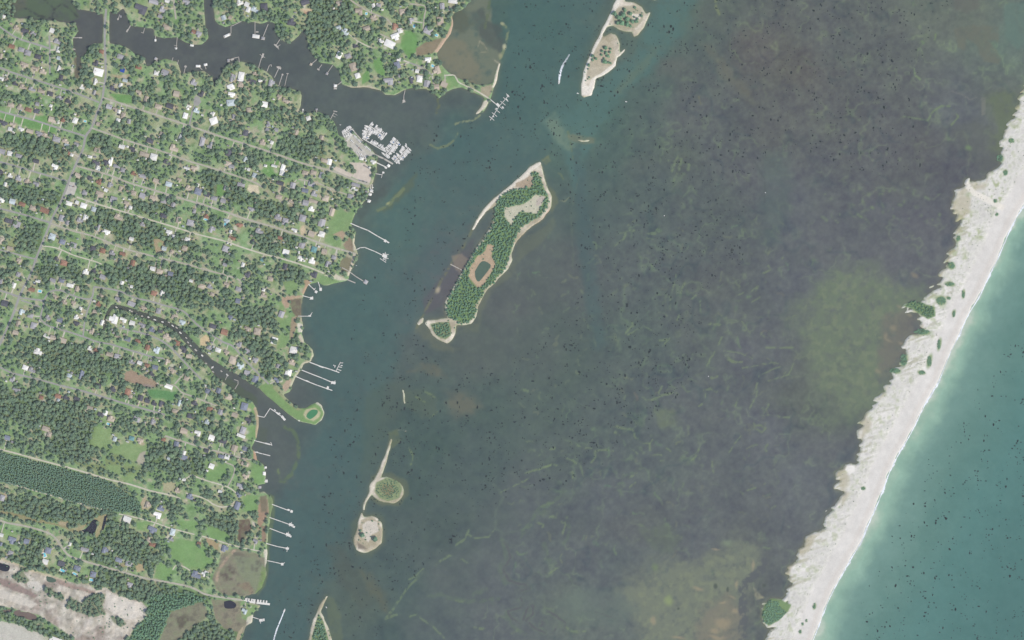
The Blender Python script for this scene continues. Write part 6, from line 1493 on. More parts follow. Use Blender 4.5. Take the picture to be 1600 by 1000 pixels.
# creek, from west to east
pier([(111, 59), (128, 59)], 'short straight dock at the creek\'s west bend', 2.2, [(126, 59, 5, 2, 0)])
pier([(113, 77), (117, 77)], 'stubby dock with pale platform in the creek\'s west inlet', 2, [(116, 77, 4, 1.8, 15)])
pier([(187, 23), (185, 30)], 'small twin-armed dock near the causeway\'s east side', 2, [(184.5, 30, 2.4, 3, 0)], roof=[(189, 26, 1.8, 3, 0, 'G')])
pier([(204, 40), (199, 49)], 'angled dock on the creek\'s north bank east of the causeway', 2.4, [(199, 48, 2.4, 5, 30)])
pier([(226, 44), (224, 52)], 'thin dock with hooked end on the creek\'s north bank', 1.8, [(222, 51, 3, 1, 20)])
pier([(243, 56), (243, 64)], 'dock with one pale boat shelter on the north creek bank', 1.8, [(243, 63, 3, 4, 0)], roof=[(243, 63, 2.6, 3.4, 0, 'W')])
pier([(277, 58), (275.5, 76)], 'long thin dock ending in a white shelter on the north creek bank', 1.8, [(275, 75, 4.4, 3, 0)], [[(272, 71), (277, 71)]], roof=[(275.5, 76, 2.4, 2.2, 0, 'W')])
pier([(299, 68), (300, 71)], 'pale boat shelter close to the north creek bank', 2, [(300, 71, 6, 3.4, 10)], roof=[(300, 71, 5.4, 3, 10, 'W')])
pier([(246, 97), (244, 92)], 'boat shelter on the creek\'s south bank west of two thin docks', 2, [(244, 92, 5, 4, 20)], roof=[(243.4, 91.4, 3, 3, 20, 'G')])
pier([(267, 101), (270.5, 90)], 'thin slanting dock on the south creek bank', 1.8)
pier([(277, 101), (279, 94)], 'shortest thin slanting dock on the south creek bank', 1.6)
pier([(287, 116), (290, 104)], 'slanting dock with square end near the small south inlet', 2, [(290, 104, 3.4, 3, 20)])
pier([(316, 109), (310, 103.5)], 'pair of white boat roofs against the south creek bank', 2, [(310, 103.6, 8, 3.6, 0)], roof=[(309.6, 103.4, 6.6, 3.4, 0, 'W')])
pier([(322, 108), (320, 101)], 'white roofed boat shelter east of a pair of boat roofs', 2, [(321, 101, 6, 4, -10)], roof=[(321.4, 101.2, 5, 3.4, -10, 'W')])
pier([(361, 40), (361, 52), (355, 56)], 'dock with wide slanted boat shelter on the north creek bank', 2, [(355, 55.6, 12, 4.4, -24)], roof=[(355, 55.6, 8, 3.6, -24, 'W')])
pier([(378, 33), (366, 39), (361, 41)], 'low boardwalk curving along the bank above a slanted boat shelter', 2)
pier([(398.5, 33), (398.5, 54)], 'straight dock leading to a broad white boathouse', 2, [(400, 57, 12, 6, 8), (402, 50, 4, 2, 0)], roof=[(400, 57, 10.6, 5.4, 8, 'W')])
pier([(419, 38), (411, 58)], 'slanting dock ending at a small white shelter', 2, [(411, 60, 6, 5, 10)], roof=[(411, 60, 4.4, 3.8, 10, 'G')])
pier([(438, 61), (432, 70)], 'dock with a cross shaped head on the north creek bank', 2.2, [(432, 72, 8, 2.4, 40)], [[(428, 69), (436, 77)], [(432, 74), (438, 70)]])
pier([(374, 98), (373, 89), (362, 92), (356, 94)], 'long shelter dock parallel to the south creek bank', 2, [(363, 93, 5, 3, -14), (357, 94.6, 4, 5, -10)], roof=[(357, 94.6, 3.4, 4, -10, 'G')])
pier([(404, 106), (410, 86)], 'brown dock with crossed shelter at its tip', 2, [(410.6, 87, 3, 7, 16)], [[(406, 85), (414, 90)]])
pier([(417, 112), (421, 102), (424, 101), (424, 104)], 'hook ended dock on the south creek bank', 2)
pier([(429, 121), (436, 106)], 'slanting dock with bushy boat lift head', 2, [(436, 106, 7, 3, 20)], [[(432, 104), (438, 104)], [(438, 104), (438, 109)]])
pier([(435, 136), (441.5, 116)], 'long thin dock with little square end east of the boat lift dock', 2, [(441.5, 116.6, 2.6, 2.6, 16)])
pier([(445, 134), (449.4, 115)], 'longest thin dock on the south creek bank', 1.6, [(449.4, 115, 3.4, 1.2, 10)])
pier([(496, 92), (487, 100)], 'dock with tan shelter below the wooded north shore', 2, [(486, 100.6, 4, 4, 30)], roof=[(486, 100.6, 3.4, 3.2, 30, 'T')])
pier([(503, 101), (498, 108)], 'small dock between tan shelter dock and a longer dock', 1.8, [(497.4, 108.6, 4, 2, 30)])
pier([(520, 102), (511, 115)], 'longer dock with grey head on the wooded north shore', 1.8, [(511, 115, 4, 4, 30)], roof=[(511, 115, 3, 3, 30, 'G')])
pier([(535, 127), (526, 134)], 'dock with large white double head at the peninsula\'s west point', 2.2, [(524, 134, 6, 4, 0), (524, 138, 5, 3, 10)], [[(522, 130), (522, 140)]], roof=[(524, 134, 4, 3.4, 0, 'W')])
pier([(631, 160), (631, 150), (633, 141)][::-1], 'dock on the peninsula\'s south shore with forked tip', 2, [(631, 158, 4, 4, 0)], [[(628, 161), (634, 159)]])
pier([(516, 187), (522, 176)], 'E shaped dock west of the marina', 2, [(524, 174, 6, 1.4, 10)], [[(521, 177), (527, 180)], [(519, 180), (524, 183)]])
pier([(473, 176), (473.6, 172)], 'tiny white dock on the harbour\'s west shore', 1.8, [(473.6, 171.4, 2.4, 2.4, 0)], pale=True)
pier([(495, 176), (494.6, 171)], 'tiny dock with small shelter on the harbour\'s west shore', 1.8, [(494.6, 171, 3.4, 3, 0)], roof=[(494.8, 171, 3, 2.4, 0, 'G')])
# channel shore, from north to south
pier([(762, 152), (774, 162), (780, 166)], 'T shaped pier with long row of boat slips off the sandy point', 2.4, [(778, 164, 6, 4, 45)],
     [[(766, 188), (780, 166), (795, 149)]] + [[(768 + k * 4.4, 184.6 - k * 5.9), (772 + k * 4.4, 188 - k * 5.9)] for k in range(6)] + [[(768 + k * 4.4, 184.6 - k * 5.9), (764.6 + k * 4.4, 182 - k * 5.9)] for k in range(7)], pale=True)
pier([(588, 254), (603, 261)], 'pier with white square head just south of the marina breakwater', 3, [(607, 259, 5, 4, 40), (603, 262, 4, 3, 30)], roof=[(607.4, 258.8, 4, 3.4, 40, 'W')], pale=True)
pier([(585, 271), (596, 273)], 'thin pier with small T head off the shell lot', 1.8, [(599, 269.6, 3.4, 2.8, 20)], [[(596, 278), (598, 269)]], pale=True)
pier([(574, 296), (579, 298)], 'boat dock cluster under the shell lot', 3, [(580, 298, 5, 3, 20)], [[(578, 293), (583, 301)]], pale=True)
pier([(574, 302), (579, 304)], 'square white boat dock beside the dock cluster', 2.4, [(578.6, 303.6, 4.6, 4, 20)], pale=True)
pier([(572, 311), (578, 314)], 'small white dock above the waterfront lawn', 2, [(577.6, 313.8, 4, 3.4, 20)], pale=True)
pier([(548, 349), (562, 355), (575, 360), (590, 369), (608, 379)], 'long bending pier from the large waterfront lawn', 2.8, [(602, 376.4, 4, 4, 30), (606, 378.4, 4, 2, 30)], pale=True)
pier([(557, 390), (563, 387), (570, 386.6), (586, 393), (598, 399)], 'long curved pier with a bristling dock cluster', 2.4, [(601, 400, 7, 5, 20)], [[(594, 404), (603, 410)], [(598, 396), (607, 398)], [(599, 403), (607, 404)], [(602, 394), (603, 408)]], pale=True)
pier([(524, 420), (534, 418), (544, 423), (556, 432), (569, 440)], 'long pier with round ended head crossing the small marsh', 2.6, [(571.6, 440.6, 6.4, 6.4, 30)], roof=[(571.8, 440.4, 5, 5, 30, 'G')])
pier([(543, 437), (555, 442)], 'short bare jetty at the sandy corner', 3)
pier([(497, 440), (500, 449)], 'short pier with square head east of twin piers', 2, [(501, 452, 4, 5, 0)], pale=True)
pier([(481, 443), (487, 449), (492, 453)], 'slanting pier with square head over the cove', 2.4, [(494, 456, 4, 4, 30)], [[(490, 453), (493, 450)]], pale=True)
pier([(473, 462), (484, 465)], 'short pier with wide head at the cove', 2.2, [(487, 466, 5, 4, 0)], [[(484, 468), (489, 463)]], pale=True)
pier([(462, 494), (484, 494), (487, 490)], 'L shaped thin pier south of the cove', 1.8, [(484, 493.6, 4, 2.4, 0)], [[(485, 492), (488, 488)]], pale=True)
pier([(484, 566), (500, 572), (516, 577), (530, 582)], 'long pier ending in a comb of boat slips', 2.8, [(502, 573, 8, 2, 20)], [[(525, 580), (532, 566)], [(527, 577), (533, 579)], [(529, 573), (534, 574)], [(531, 567), (536, 567)], [(523, 574), (524, 571)]], pale=True)
pier([(471, 578), (486, 584), (504, 591), (518, 597)], 'long middle pier of three parallel piers', 2.6, [(521, 598, 7, 4, 10)], [[(517, 600), (524, 595)]], pale=True)
pier([(462, 588), (478, 595), (496, 602), (519, 610)], 'southern pier of three parallel piers', 2.6, [(512, 606, 3.4, 5, 20), (480, 595.4, 6, 2, 22)], pale=True)
pier([(399, 649), (413, 652), (422, 638), (434, 646), (445, 655)], 'zigzag pier with moored boats facing the hooked spit', 2.2, [(443, 653.6, 8, 3, 40), (434, 646, 6, 2.4, 40)], pale=True)
pier([(382, 684), (400, 689), (424, 695)], 'straight pier continuing a white roofed building', 2.4, [(418, 693.4, 8, 2, 14)], [[(423, 691), (425, 696)]], pale=True)
pier([(398, 706), (410, 709), (422, 712)], 'shorter pier from the pink bank', 2.4, [(402, 706.6, 3, 2, 14)], pale=True)
pier([(411, 730), (415, 731)], 'small white boat house on the green waterfront', 2, [(415, 730.4, 4, 3.4, 0)], roof=[(415, 730, 3, 2.6, 0, 'W')], pale=True)
pier([(410, 741), (414, 740)], 'largest white boat house on the green waterfront', 2, [(413, 740, 5, 6, 0)], roof=[(413, 739.6, 4, 5, 0, 'W')], pale=True)
pier([(412, 753), (417, 752)], 'southern white boat house on the green waterfront', 2, [(416.4, 751.6, 4, 4.6, 0)], pale=True)
pier([(403, 762), (408, 761)], 'grey roofed boat shelter in the notch of the waterfront', 2, [(406, 761.4, 5, 4, 0)], roof=[(406, 761, 4.4, 3.6, 0, 'G')])
pier([(404, 781), (420, 786), (436, 792), (452, 798)], 'northernmost of five parallel piers', 2.4, [(455.6, 799, 4, 4, 20), (451, 796.6, 4, 2.4, 20)], pale=True)
pier([(402, 801), (420, 808), (440, 815), (454, 820)], 'second pier from the north of five parallel piers', 2.4, [(455, 820, 7, 4, 25), (459, 823, 4, 3, 25)], [[(452, 822), (456, 816)]], pale=True)
pier([(402, 818), (418, 824), (436, 831), (450, 836)], 'third pier from the north of five parallel piers', 2.4, [(450, 835.4, 7, 4.4, 25), (454, 838, 3, 3, 25)], [[(448, 838), (451, 831)]], pale=True)
pier([(416, 849), (434, 854), (450, 857)], 'fourth pier from the north with T head', 2.4, [(449, 857, 5, 3.4, 5)], [[(448.4, 862), (449.4, 854)]], pale=True)
pier([(418, 876), (430, 878.4), (441, 881)], 'southernmost and shortest of five parallel piers', 2.2, [(441, 881.4, 4, 4, 0)], [[(440, 882), (445, 879)]], pale=True)
pier([(381, 939), (400, 941.6), (421, 944)], 'broad dock with a row of slips at the road\'s end', 6.5, [], [[(384 + k * 4.6, 938.6 + k * .55), (384.5 + k * 4.6, 935 + k * .55)] for k in range(8)], pale=True)
pier([(394, 964), (404, 967)], 'short pier with split head under the blue roofed house', 2, [(408, 969, 6, 4, 0), (412, 968.4, 3, 4, 0)], [[(406, 968), (407.4, 974)]], pale=True)
pier([(704, 413), (718, 420), (731, 427)], 'old grey boardwalk onto the largest island', 2.4, grp='island boardwalk', cat='boardwalk', name='boardwalk')
# little docks along the canal
br0 = random.Random(31)
CD = [(203, 485), (206, 486.6), (214, 491), (222, 494), (232, 495.6), (242, 499.6), (254, 503), (264, 503.6), (270, 509), (276, 512), (282, 520), (291, 528), (298, 540), (294, 535), (306, 547), (316, 555.6), (322, 568), (333, 581), (332, 574), (346, 580), (356, 586), (182, 480), (167, 500), (162, 505)]
_cs = [c[0] for c in CD]
for k, (x, y) in enumerate(CD):
    _h, _v = br0.uniform(2.4, 4.8), br0.uniform(1.3, 2.2)
    pier([(x - 1.6, y - .6), (x + 1.6, y + .6)], f"small pale canal dock, {ORD[sorted(c[0] for c in CD).index(x)]} from the canal's west end", 1.6, [(x, y, _h, _v, (22 if x < 270 else 40) + br0.choice((0, 0, 0, 90)))], cat='dock', name='canal_dock', grp='docks along the canal', pale=br0.random() < .5, z=1.2)
pier([(352, 594), (356, 585)], 'thin jetty with a white boat in the wide canal', 1.6, cat='dock', name='canal_dock', grp='docks along the canal')
pier([(367, 608), (372, 600), (372, 595), (366, 593)], 'brown hooked dock in the wide canal', 2, cat='dock', name='canal_dock', grp='docks along the canal')
pier([(466, 657), (468, 658)], 'white platform on the hooked spit\'s south bank', 2.4, [(467.6, 656.6, 2.8, 2.8, 0)], cat='dock', grp='docks along the canal', pale=True)

# boats: hull, deck, cabin, windscreen
def hull_mesh():
    mb = MB(); st = [(-.5, .17, 0), (-.42, .19, 0), (0, .2, 0), (.25, .16, .02), (.4, .085, .05), (.5, .006, .08)]
    vs = []
    for x, w, up in st:
        vs += [(x, -w * .6, -.05), (x, -w, .12 + up), (x, w, .12 + up), (x, w * .6, -.05)]
    fs = []
    for i in range(len(st) - 1):
        a, b = 4 * i, 4 * i + 4
        fs += [(a, a + 1, b + 1, b)[::-1], (a + 2, a + 3, b + 3, b + 2)[::-1], (a + 3, a, b, b + 3)[::-1], (a + 1, a + 2, b + 2, b + 1)[::-1]]
    fs += [(3, 2, 1, 0)[::-1]]
    mb.add(vs, fs); return mb.mesh('hull', M['hull'])
def deck_mesh():
    mb = MB(); st = [(-.46, .13), (0, .155), (.24, .12), (.4, .05)]
    vs = []
    for x, w in st: vs += [(x, -w, .135), (x, w, .135)]
    for x, w in st: vs += [(x, -w, .165), (x, w, .165)]
    n = len(st) * 2
    fs = [(n + 2 * i, n + 2 * i + 2, n + 2 * i + 3, n + 2 * i + 1) for i in range(len(st) - 1)]
    fs += [(2 * i, 2 * i + 2, n + 2 * i + 2, n + 2 * i) for i in range(len(st) - 1)] + [(2 * i + 3, 2 * i + 1, n + 2 * i + 1, n + 2 * i + 3) for i in range(len(st) - 1)]
    mb.add(vs, fs); return mb.mesh('deck', M['boat_deck'])
def cabin_mesh():
    mb = MB(); b = [(-.12, -.11), (.2, -.09), (.2, .09), (-.12, .11)]; t = [(-.1, -.095), (.1, -.08), (.1, .08), (-.1, .095)]
    mb.add([(x, y, .165) for x, y in b] + [(x, y, .29) for x, y in t], [(i, (i + 1) % 4, 4 + (i + 1) % 4, 4 + i) for i in range(4)] + [(4, 5, 6, 7)])
    return mb.mesh('cabin', M['cabin'])
def screen_mesh():
    mb = MB(); mb.add([(.203, -.08, .18), (.203, .08, .18), (.107, .074, .285), (.107, -.074, .285)], [(0, 1, 2, 3)]); return mb.mesh('windscreen', M['tint'])
BM = [('hull', hull_mesh()), ('deck', deck_mesh()), ('cabin', cabin_mesh()), ('windscreen', screen_mesh())]
BCAN = bpy.data.meshes.new('canopy')
_m = MB(); _m.box(-.25, 0, .34, .3, .3, .02); BCAN = _m.mesh('canopy', M['canvas_blue'])
br = random.Random(8)
def boat(x, y, deg, L_, lab, grp, canopy=False, name='motorboat'):
    t = tag(empty(name, (wx(x), wy(y), .05), R(-deg)), lab, 'boat', grp)
    for nm, me in BM:
        o = link(bpy.data.objects.new(nm, me), t); o.scale = (L_, L_ * 1.12, L_)
    if canopy:
        o = link(bpy.data.objects.new('canopy', BCAN), t); o.scale = (L_, L_, L_)
    return t
DOCKS = [('yard corner dock', (535.6, 210.6), (551.5, 201.5), 1), ('inner finger dock', (570.6, 215), (577, 198), 2), ('northern bent dock', (577, 196), (601, 213.6), 2), ('yard quay', (566, 216), (600, 236), 1), ('middle finger dock', (600.6, 243.4), (621.5, 219), 2), ('outer finger dock', (616.5, 252.6), (638.5, 230.6), 2)]
for nm, a, b, sides in DOCKS:
    pier([a, b], f"marina {nm} packed with white boats", 2.6, cat='dock', name='marina_dock', grp='docks of the marina', pale=True, z=1.3)
    dx, dy = b[0] - a[0], b[1] - a[1]; L_ = math.hypot(dx, dy); ux, uy = dx / L_, dy / L_; ang = math.degrees(math.atan2(uy, ux))
    n = int(L_ / 2.75); end = 'shore end' if nm != 'northern bent dock' else 'bend'
    for s in ((1, -1) if sides == 2 else ((-1,) if nm == 'yard quay' else (1, -1))):
        for k in range(n + 1):
            if br.random() < .07: continue
            bl = br.choice((8, 9.5, 11, 12, 13, 14.5)) * br.uniform(.92, 1.08); off = (bl / 2 / S + 1.0 + br.uniform(-.3, .5)) * s
            t_ = (k + .5 + br.uniform(-.22, .22)) * L_ / (n + 1)
            x, y = a[0] + ux * t_ - uy * off, a[1] + uy * t_ + ux * off
            perp = ang + 90 * s + br.uniform(-4, 4) + (180 if br.random() < .5 else 0)
            sn = {1: 'south', -1: 'north'}[s] if abs(ux) > abs(uy) or True else ''
            can = br.random() < .08
            boat(x, y, perp, bl, f"{'canopied' if can else 'white'} motorboat, {ORD[k]} berth from the {end}, {sn} side of the {nm}", 'boats moored in the marina', can)
pier([(586, 242), (600, 248), (613.6, 256)], 'broad grey breakwater walk running from the boatyard to the outer dock', 5.0, cat='breakwater', name='breakwater', grp='docks of the marina', z=1.8)
pier([(551, 203), (558, 211), (567, 221)], 'quay walk along the boatyard\'s north edge', 3.4, cat='quay', name='quay', grp='docks of the marina', z=1.8)
# boats ashore in the yard
k = 0
YB = []
for j, (ax, ay, bx_, by_, n) in enumerate(((542, 221, 550, 209, 6), (553, 212, 564, 223, 7), (556, 237, 572, 247, 7), (548, 219, 553, 224, 3), (569, 228, 580, 236, 6))):
    for i in range(n):
        t_ = (i + .5) / n; a_ = math.degrees(math.atan2(by_ - ay, bx_ - ax)) + 90
        ob_ = boat(ax + (bx_ - ax) * t_, ay + (by_ - ay) * t_, a_ + br.uniform(-6, 6), br.uniform(6.5, 9.5), f"white boat on the hard, {ORD[i]} in the boatyard's {['western', 'northern quay', 'southern', 'short middle', 'eastern quay'][j]} row", 'boats stored in the boatyard')
        ob_.location.z = 2.7
# boats by the private piers and in open water
for x, y, d, L_, lab in ((786, 168, 45, 9, 'white boat in the middle slip of the T shaped pier'), (792, 156, 45, 9, 'white boat in the northern slip of the T shaped pier'), (794, 150, 45, 10, 'white boat at the tip of the T shaped pier'), (776, 170, 45, 7, 'small white boat at the T shaped pier\'s crossing'), (771, 182, 45, 7, 'small white boat in the southern slip of the T shaped pier'),
                         (583, 293, 20, 6, 'white boat tied to the dock cluster under the shell lot'), (604, 401, 60, 8, 'white boat in the bristling dock cluster'), (600, 405, 20, 7, 'small boat lashed below the bristling dock cluster'), (522, 571, 30, 6, 'lone white boat moored by the comb shaped pier'), (534, 571, 0, 7, 'white boat in a slip of the comb shaped pier'), (430, 641, 40, 8, 'white boat at the zigzag pier\'s bend'), (437, 646, 40, 8, 'white boat midway on the zigzag pier'), (442, 651, 40, 10, 'largest white boat on the zigzag pier'),
                         (444, 656, 40, 8, 'white boat at the zigzag pier\'s tip'), (355, 586, 60, 9, 'white boat moored in the wide canal'), (346, 580, 30, 6, 'small white boat by the canal\'s north bank'), (903, 146, 20, 7, 'tiny white boat off the bare sandy point'), (978.5, 159, 10, 6, 'tiny white boat alone in the upper sound'), (532, 195, 0, 5, 'tiny white skiff west of the marina'), (557, 415, 0, 4, 'tiny white dinghy off the sandy corner'), (634.5, 226, 70, 8, 'white boat just off the outer finger dock'),
                         (386, 936, 85, 8, 'white boat in the first slip of the broad dock'), (396, 938, 85, 8, 'white boat in the third slip of the broad dock'), (404, 939, 85, 8, 'white boat in the middle slip of the broad dock'), (412, 940, 85, 9, 'white boat near the tip of the broad dock'), (510, 949, 60, 6, 'small white boat beached inside the lowest island\'s sand hook'), (630, 26, 0, 0, '')):
    if L_: boat(x, y, d, L_, lab, 'boats at private piers and anchorages')
boat(873.4, 128.5, 98, 13, 'white motorboat speeding south with a long white wake', 'boats under way')
boat(444.4, 953.5, -72, 11, 'motorboat heading north in the channel with a thin straight wake', 'boats under way')

def foam_ribbon(name, pts, widths, dens_, material, label, z=.08, seed=1, rag=.25):
    L_ = smooth_line(pts, 1.2); n = len(L_)
    T = np.gradient(L_, axis=0); T /= np.linalg.norm(T, axis=1)[:, None] + 1e-9
    W = np.interp(np.linspace(0, 1, n), np.linspace(0, 1, len(widths)), widths)
    Dn = np.interp(np.linspace(0, 1, n), np.linspace(0, 1, len(dens_)), dens_)
    r = random.Random(seed); rows = 5; vs = []; col = []
    for i in range(n):
        e0, e1 = 1 + r.uniform(-rag, rag), 1 + r.uniform(-rag, rag)
        for k in range(rows):
            u = k / (rows - 1) * 2 - 1
            o = u * W[i] / 2 * (e0 if u < 0 else e1)
            x, y = L_[i][0] - T[i][1] * o, L_[i][1] + T[i][0] * o
            vs.append((wx(x), wy(y), z + .1 * (1 - abs(u)))); col.append(Dn[i] * (0 if abs(u) > .9 else 1))
    fs = [(i * rows + k, i * rows + k + 1, (i + 1) * rows + k + 1, (i + 1) * rows + k) for i in range(n - 1) for k in range(rows - 1)]
    mb = MB(); mb.add(vs, fs); o = mb.build(name, material)
    if o.data.polygons[0].normal.z < 0: o.data.flip_normals()
    a = o.data.attributes.new('Foam', 'FLOAT', 'POINT'); a.data.foreach_set('value', np.array(col, np.float32))
    return tag(o, label, 'foam', kind='stuff')
foam_ribbon('wake', [(873.6, 127), (874.6, 119), (876.5, 110), (880, 101), (885, 93), (890, 85)], [2.6, 4.4, 4.2, 3.6, 3.2, 2.6], [1.25, 1.15, .9, .62, .5, .42], M['wake'], 'white foaming wake trailing north behind the speeding motorboat', seed=2)
foam_ribbon('wake', [(444, 955), (438, 970), (432, 985), (426, 1006)], [1.8, 2.2, 2.6, 2.6], [1.1, 1.0, .9, .75], M['wake'], 'thin straight wake behind the channel motorboat', seed=3)
surf_in = [(x + 1.0, y) for x, y in SURF]
_sw = random.Random(77)
foam_ribbon('surf', surf_in, [_sw.choice((1.6, 2.2, 2.6, 3.4, 5.2)) for _ in range(90)], [_sw.choice((.7, .95, 1.1, 1.2)) for _ in range(120)], M['surf'], 'broken white surf line along the ocean beach', z=.16, seed=4, rag=.6)
pass

# ------------------------------------------------------------------ parked cars
CARM = {}
for k in 'wgdr':
    b = MB(); b.box(0, 0, .65, 4.6, 1.85, .7); b.box(.3, 0, .78, 3.2, 1.8, .5)
    CARM[k] = b.mesh('body', M['car_' + k])
cb = MB(); cb.add([(-1.5, -.85, 1.0), (1.0, -.85, 1.0), (1.0, .85, 1.0), (-1.5, .85, 1.0), (-1.1, -.7, 1.5), (.4, -.7, 1.5), (.4, .7, 1.5), (-1.1, .7, 1.5)], [(0, 1, 5, 4), (1, 2, 6, 5), (2, 3, 7, 6), (3, 0, 4, 7), (4, 5, 6, 7)]); CABM = cb.mesh('cabin', M['tint'])
CN = {'w': 'white', 'g': 'silver', 'd': 'dark', 'r': 'red'}
cr = random.Random(4)
for row, (ax, ay, bx_, by_, n, lot) in enumerate(((556, 226, 566, 236, 7, 'boatyard'), (560, 281, 574, 285, 9, 'shell lot'), (568, 258, 577, 264, 5, 'shell lot'), (108, 290, 117, 292, 5, 'junction lot'))):
    for i in range(n):
        c = cr.choice('wwggdr'); t_ = (i + .5) / n; x, y = ax + (bx_ - ax) * t_, ay + (by_ - ay) * t_
        t = tag(empty('parked_car', (wx(x), wy(y), hz(x, y) + .1), R(-math.degrees(math.atan2(by_ - ay, bx_ - ax)) + 90)), f"{CN[c]} car parked {ORD[i]} from the west in the {lot}'s {['middle', 'southern', 'northern', 'only'][row]} row", 'car', 'cars parked in the lots')
        for nm, me in (('body', CARM[c]), ('cabin', CABM)): link(bpy.data.objects.new(nm, me), t)

# ------------------------------------------------------------------ dark weed clumps floating on the open water
import bmesh
wr = random.Random(15)
WM = []
for k in range(6):
    bm = bmesh.new(); bmesh.ops.create_icosphere(bm, subdivisions=1, radius=1.0)
    for v in bm.verts:
        f = 1 + wr.uniform(-.32, .32); v.co = Vector((v.co.x * f, v.co.y * f, v.co.z * .16 * f))
    me = bpy.data.meshes.new('weed'); bm.to_mesh(me); bm.free(); me.materials.append(M['weed']); WM.append(me)
ZONES = [
 (6.6, [(790, -20), (1500, -20), (1450, 60), (1420, 170), (1450, 260), (1360, 285), (1290, 250), (1200, 235), (1160, 300), (1160, 420), (1090, 470), (1100, 560), (1050, 640), (1000, 690), (960, 640), (880, 600), (800, 560), (900, 470), (900, 380), (860, 240), (780, 200), (790, 120)], 'the upper sound'),
 (4.6, [(640, 200), (760, 190), (840, 250), (770, 310), (700, 420), (640, 520), (560, 560), (540, 520), (580, 440), (620, 380), (640, 300)], 'the channel west of the largest island'),
 (7.0, [(560, 560), (640, 520), (700, 580), (800, 560), (900, 600), (980, 650), (960, 720), (880, 760), (780, 780), (720, 840), (660, 880), (640, 920), (600, 960), (620, 1020), (540, 1020), (520, 900), (500, 780), (520, 660)], 'the lower sound'),
 (4.6, [(440, 860), (470, 780), (520, 760), (545, 900), (500, 930), (470, 1010), (430, 1010)], 'the lower channel'),
 (5.2, [(1620, 470), (1560, 560), (1500, 660), (1450, 720), (1410, 800), (1360, 900), (1330, 1010), (1620, 1010)], 'the ocean'),
]
allw = []
for den, poly, where in ZONES:
    w, m = polymask(poly, 3, 6); full = np.zeros(PX.shape); full[w] = m
    xs = [p[0] for p in poly]; ys = [p[1] for p in poly]
    A = (max(xs) - min(xs)) * (max(ys) - min(ys))
    n = int(A / 1000 * den * 1.35); k = 0
    while k < n:
        cx, cy = wr.uniform(min(xs), max(xs)), wr.uniform(min(ys), max(ys))
        grp = 1 if wr.random() < .55 else wr.randint(2, 4)
        for g in range(grp):
            k += 1
            x, y = (cx, cy) if g == 0 else (cx + wr.gauss(0, 6), cy + wr.gauss(0, 6))
            i, j = int((x + MARG) / ST + .5), int((y + MARG) / ST + .5)
            if not (0 <= i < NX and 0 <= j < NY) or full[j, i] < .5 or LB[j, i] > .02: continue
            s = min(1.7, .80 * math.exp(wr.gauss(0, .36)))
            allw.append((s, x, y, where, wr.uniform(.7, 1.0), wr.uniform(1.0, 2.0)))
inb = lambda q: 2 < q[1] < 1598 and 2 < q[2] < 998
allw.sort(key=lambda q: (not inb(q), -q[0] * q[4] * q[5]))
rest = MB(); WEEDS = []
for n, (s, x, y, where, a, b) in enumerate(allw):
    tilt = wr.choice((0, 0, 90, wr.uniform(0, 180)))
    me = WM[n % 6]
    if n < 300:
        o = link(bpy.data.objects.new('seaweed_clump', me)); o.location = (wx(x), wy(y), .06); o.rotation_euler = (0, 0, R(90 + wr.uniform(-20, 20) if wr.random() < .6 else tilt)); o.scale = (s * b * S, s * a * S, s * S)
        WEEDS.append((x, y, where, o))
    else:
        c_, s_ = math.cos(R(tilt)), math.sin(R(tilt)); sx_, sy_ = s * b * S, s * a * S
        rest.add([(wx(x) + c_ * v.co.x * sx_ - s_ * v.co.y * sy_, wy(y) + s_ * v.co.x * sx_ + c_ * v.co.y * sy_, .06 + v.co.z * s * S) for v in me.vertices], [tuple(p.vertices) for p in me.polygons])
tag(rest.build('seaweed_specks', M['weed']), 'countless smaller dark seaweed specks strewn over the sound and ocean', 'seaweed', 'seaweed floating on the water', 'stuff')
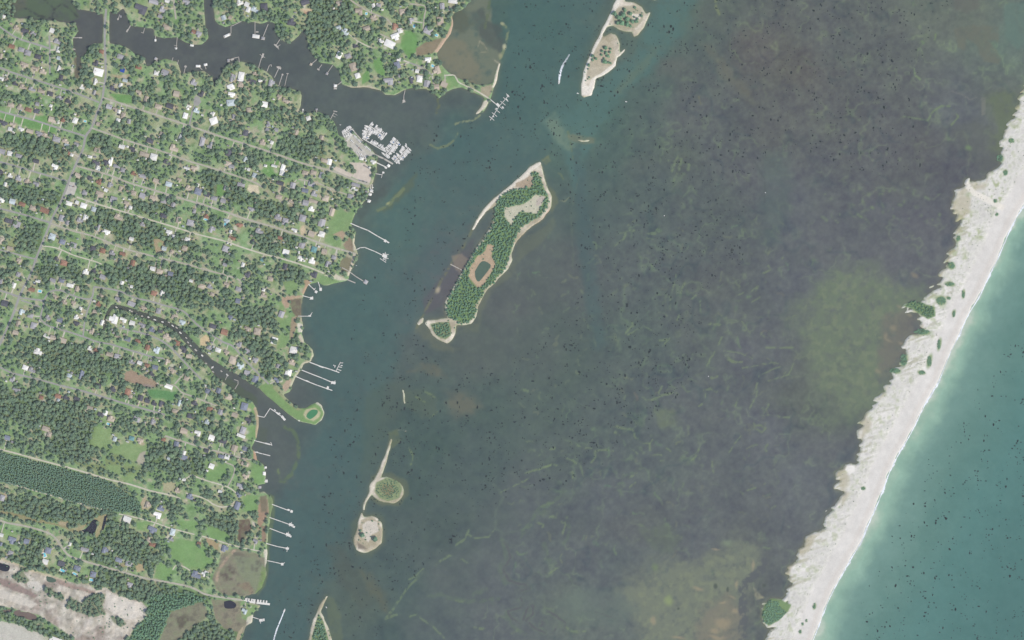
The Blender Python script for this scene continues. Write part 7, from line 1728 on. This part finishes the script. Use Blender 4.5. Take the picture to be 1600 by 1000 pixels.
MARKS = [(873, 128, 'speeding motorboat'), (916, 152, 'northern island\'s bare point'), (980, 74, 'northern island\'s eastern spur'), (845, 252, 'largest island\'s north tip'), (862, 310, 'largest island\'s east corner'), (655, 503, 'largest island\'s white spit'), (738, 506, 'largest island\'s south end'), (794, 150, 'tip of the T shaped pier'), (910, 219, 'thin pale bar in the upper channel'), (978, 159, 'tiny boat in the upper sound'), (608, 379, 'end of the long bending pier'),
 (572, 441, 'round ended pier head'), (633, 632, 'thin sandbar'), (612, 683, 'top of the narrow sand strip'), (632, 766, 'round scrubby island'), (598, 835, 'oval island\'s east shore'), (515, 928, 'lowest island\'s sand hook'), (444, 953, 'motorboat in the channel'), (1055, 278, 'brightest grass bar in the upper sound'), (985, 370, 'forked grass bar in the middle sound'), (1052, 446, 'straight grass bar in the middle sound'), (1024, 624, 'branching grass bar'), (1465, 175, 'curved grass line near the dunes'), (1442, 640, 'surf below the white washover'), (1342, 850, 'lower surf line'), (730, 630, 'tan shoal in the lower sound'), (1117, 10, 'grass bar at the top edge'), (1600, 700, 'photo\'s east edge'), (1300, 0, 'photo\'s top edge'), (540, 1000, 'photo\'s lower edge')]
bym = {}
for x, y, where, o in WEEDS:
    k = min(range(len(MARKS)), key=lambda q: math.hypot(MARKS[q][0] - x, MARKS[q][1] - y))
    bym.setdefault(k, []).append((math.hypot(MARKS[k][0] - x, MARKS[k][1] - y), where, o))
for k, L_ in bym.items():
    L_.sort(key=lambda q: q[0])
    for n, (d, where, o) in enumerate(L_):
        if n < 8: tag(o, f"large dark seaweed clump {'nearest' if n == 0 else ORD[n] + ' nearest'} the {MARKS[k][2]}", 'seaweed', 'larger dark seaweed clumps on the water')
        else: tag(o, f"large dark seaweed clump far out from the {MARKS[k][2]}", 'seaweed', f"large dark seaweed clumps far out from the {MARKS[k][2]}")
# buoys on the channel
for x, y, lab in ((1196, 301, 'pale channel marker in the eastern sound'), (1038, 337, 'pale marker in the middle sound'), (1107, 588, 'bright pale marker south of the middle sound')):
    t = tag(empty('buoy', (wx(x), wy(y), 0)), lab, 'buoy', 'pale markers in the sound')
    mb = MB(); mb.tube((0, 0, -.4), (0, 0, .5), 1.3, 1.3, 10); mb.build('float', M['hull'], t); mb = MB(); mb.tube((0, 0, .5), (0, 0, 2.6), .5, .15, 8); mb.build('topmark', M['hull'], t)

# ------------------------------------------------------------------ summer haze between the ground and the aircraft
HAZE = 0.75e-5
hm = bpy.data.materials.new('summer_haze'); hm.use_nodes = True
ht = hm.node_tree
for nd in list(ht.nodes):
    if nd.type == 'BSDF_PRINCIPLED': ht.nodes.remove(nd)
pv = ht.nodes.new('ShaderNodeVolumePrincipled')
pv.inputs['Color'].default_value = (.93, .96, 1.0, 1)
pv.inputs['Density'].default_value = HAZE
pv.inputs['Anisotropy'].default_value = 0.0
ht.links.new(pv.outputs[0], ht.nodes['Material Output'].inputs['Volume'])
try: hm.cycles.homogeneous_volume = True
except Exception: pass
mb = MB(); mb.box(0, 0, (CAM_H + 60 - 6) / 2, 7400, 6400, CAM_H + 66)
tag(mb.build('haze', hm), 'thin pale summer haze filling the air', 'haze', kind='stuff')
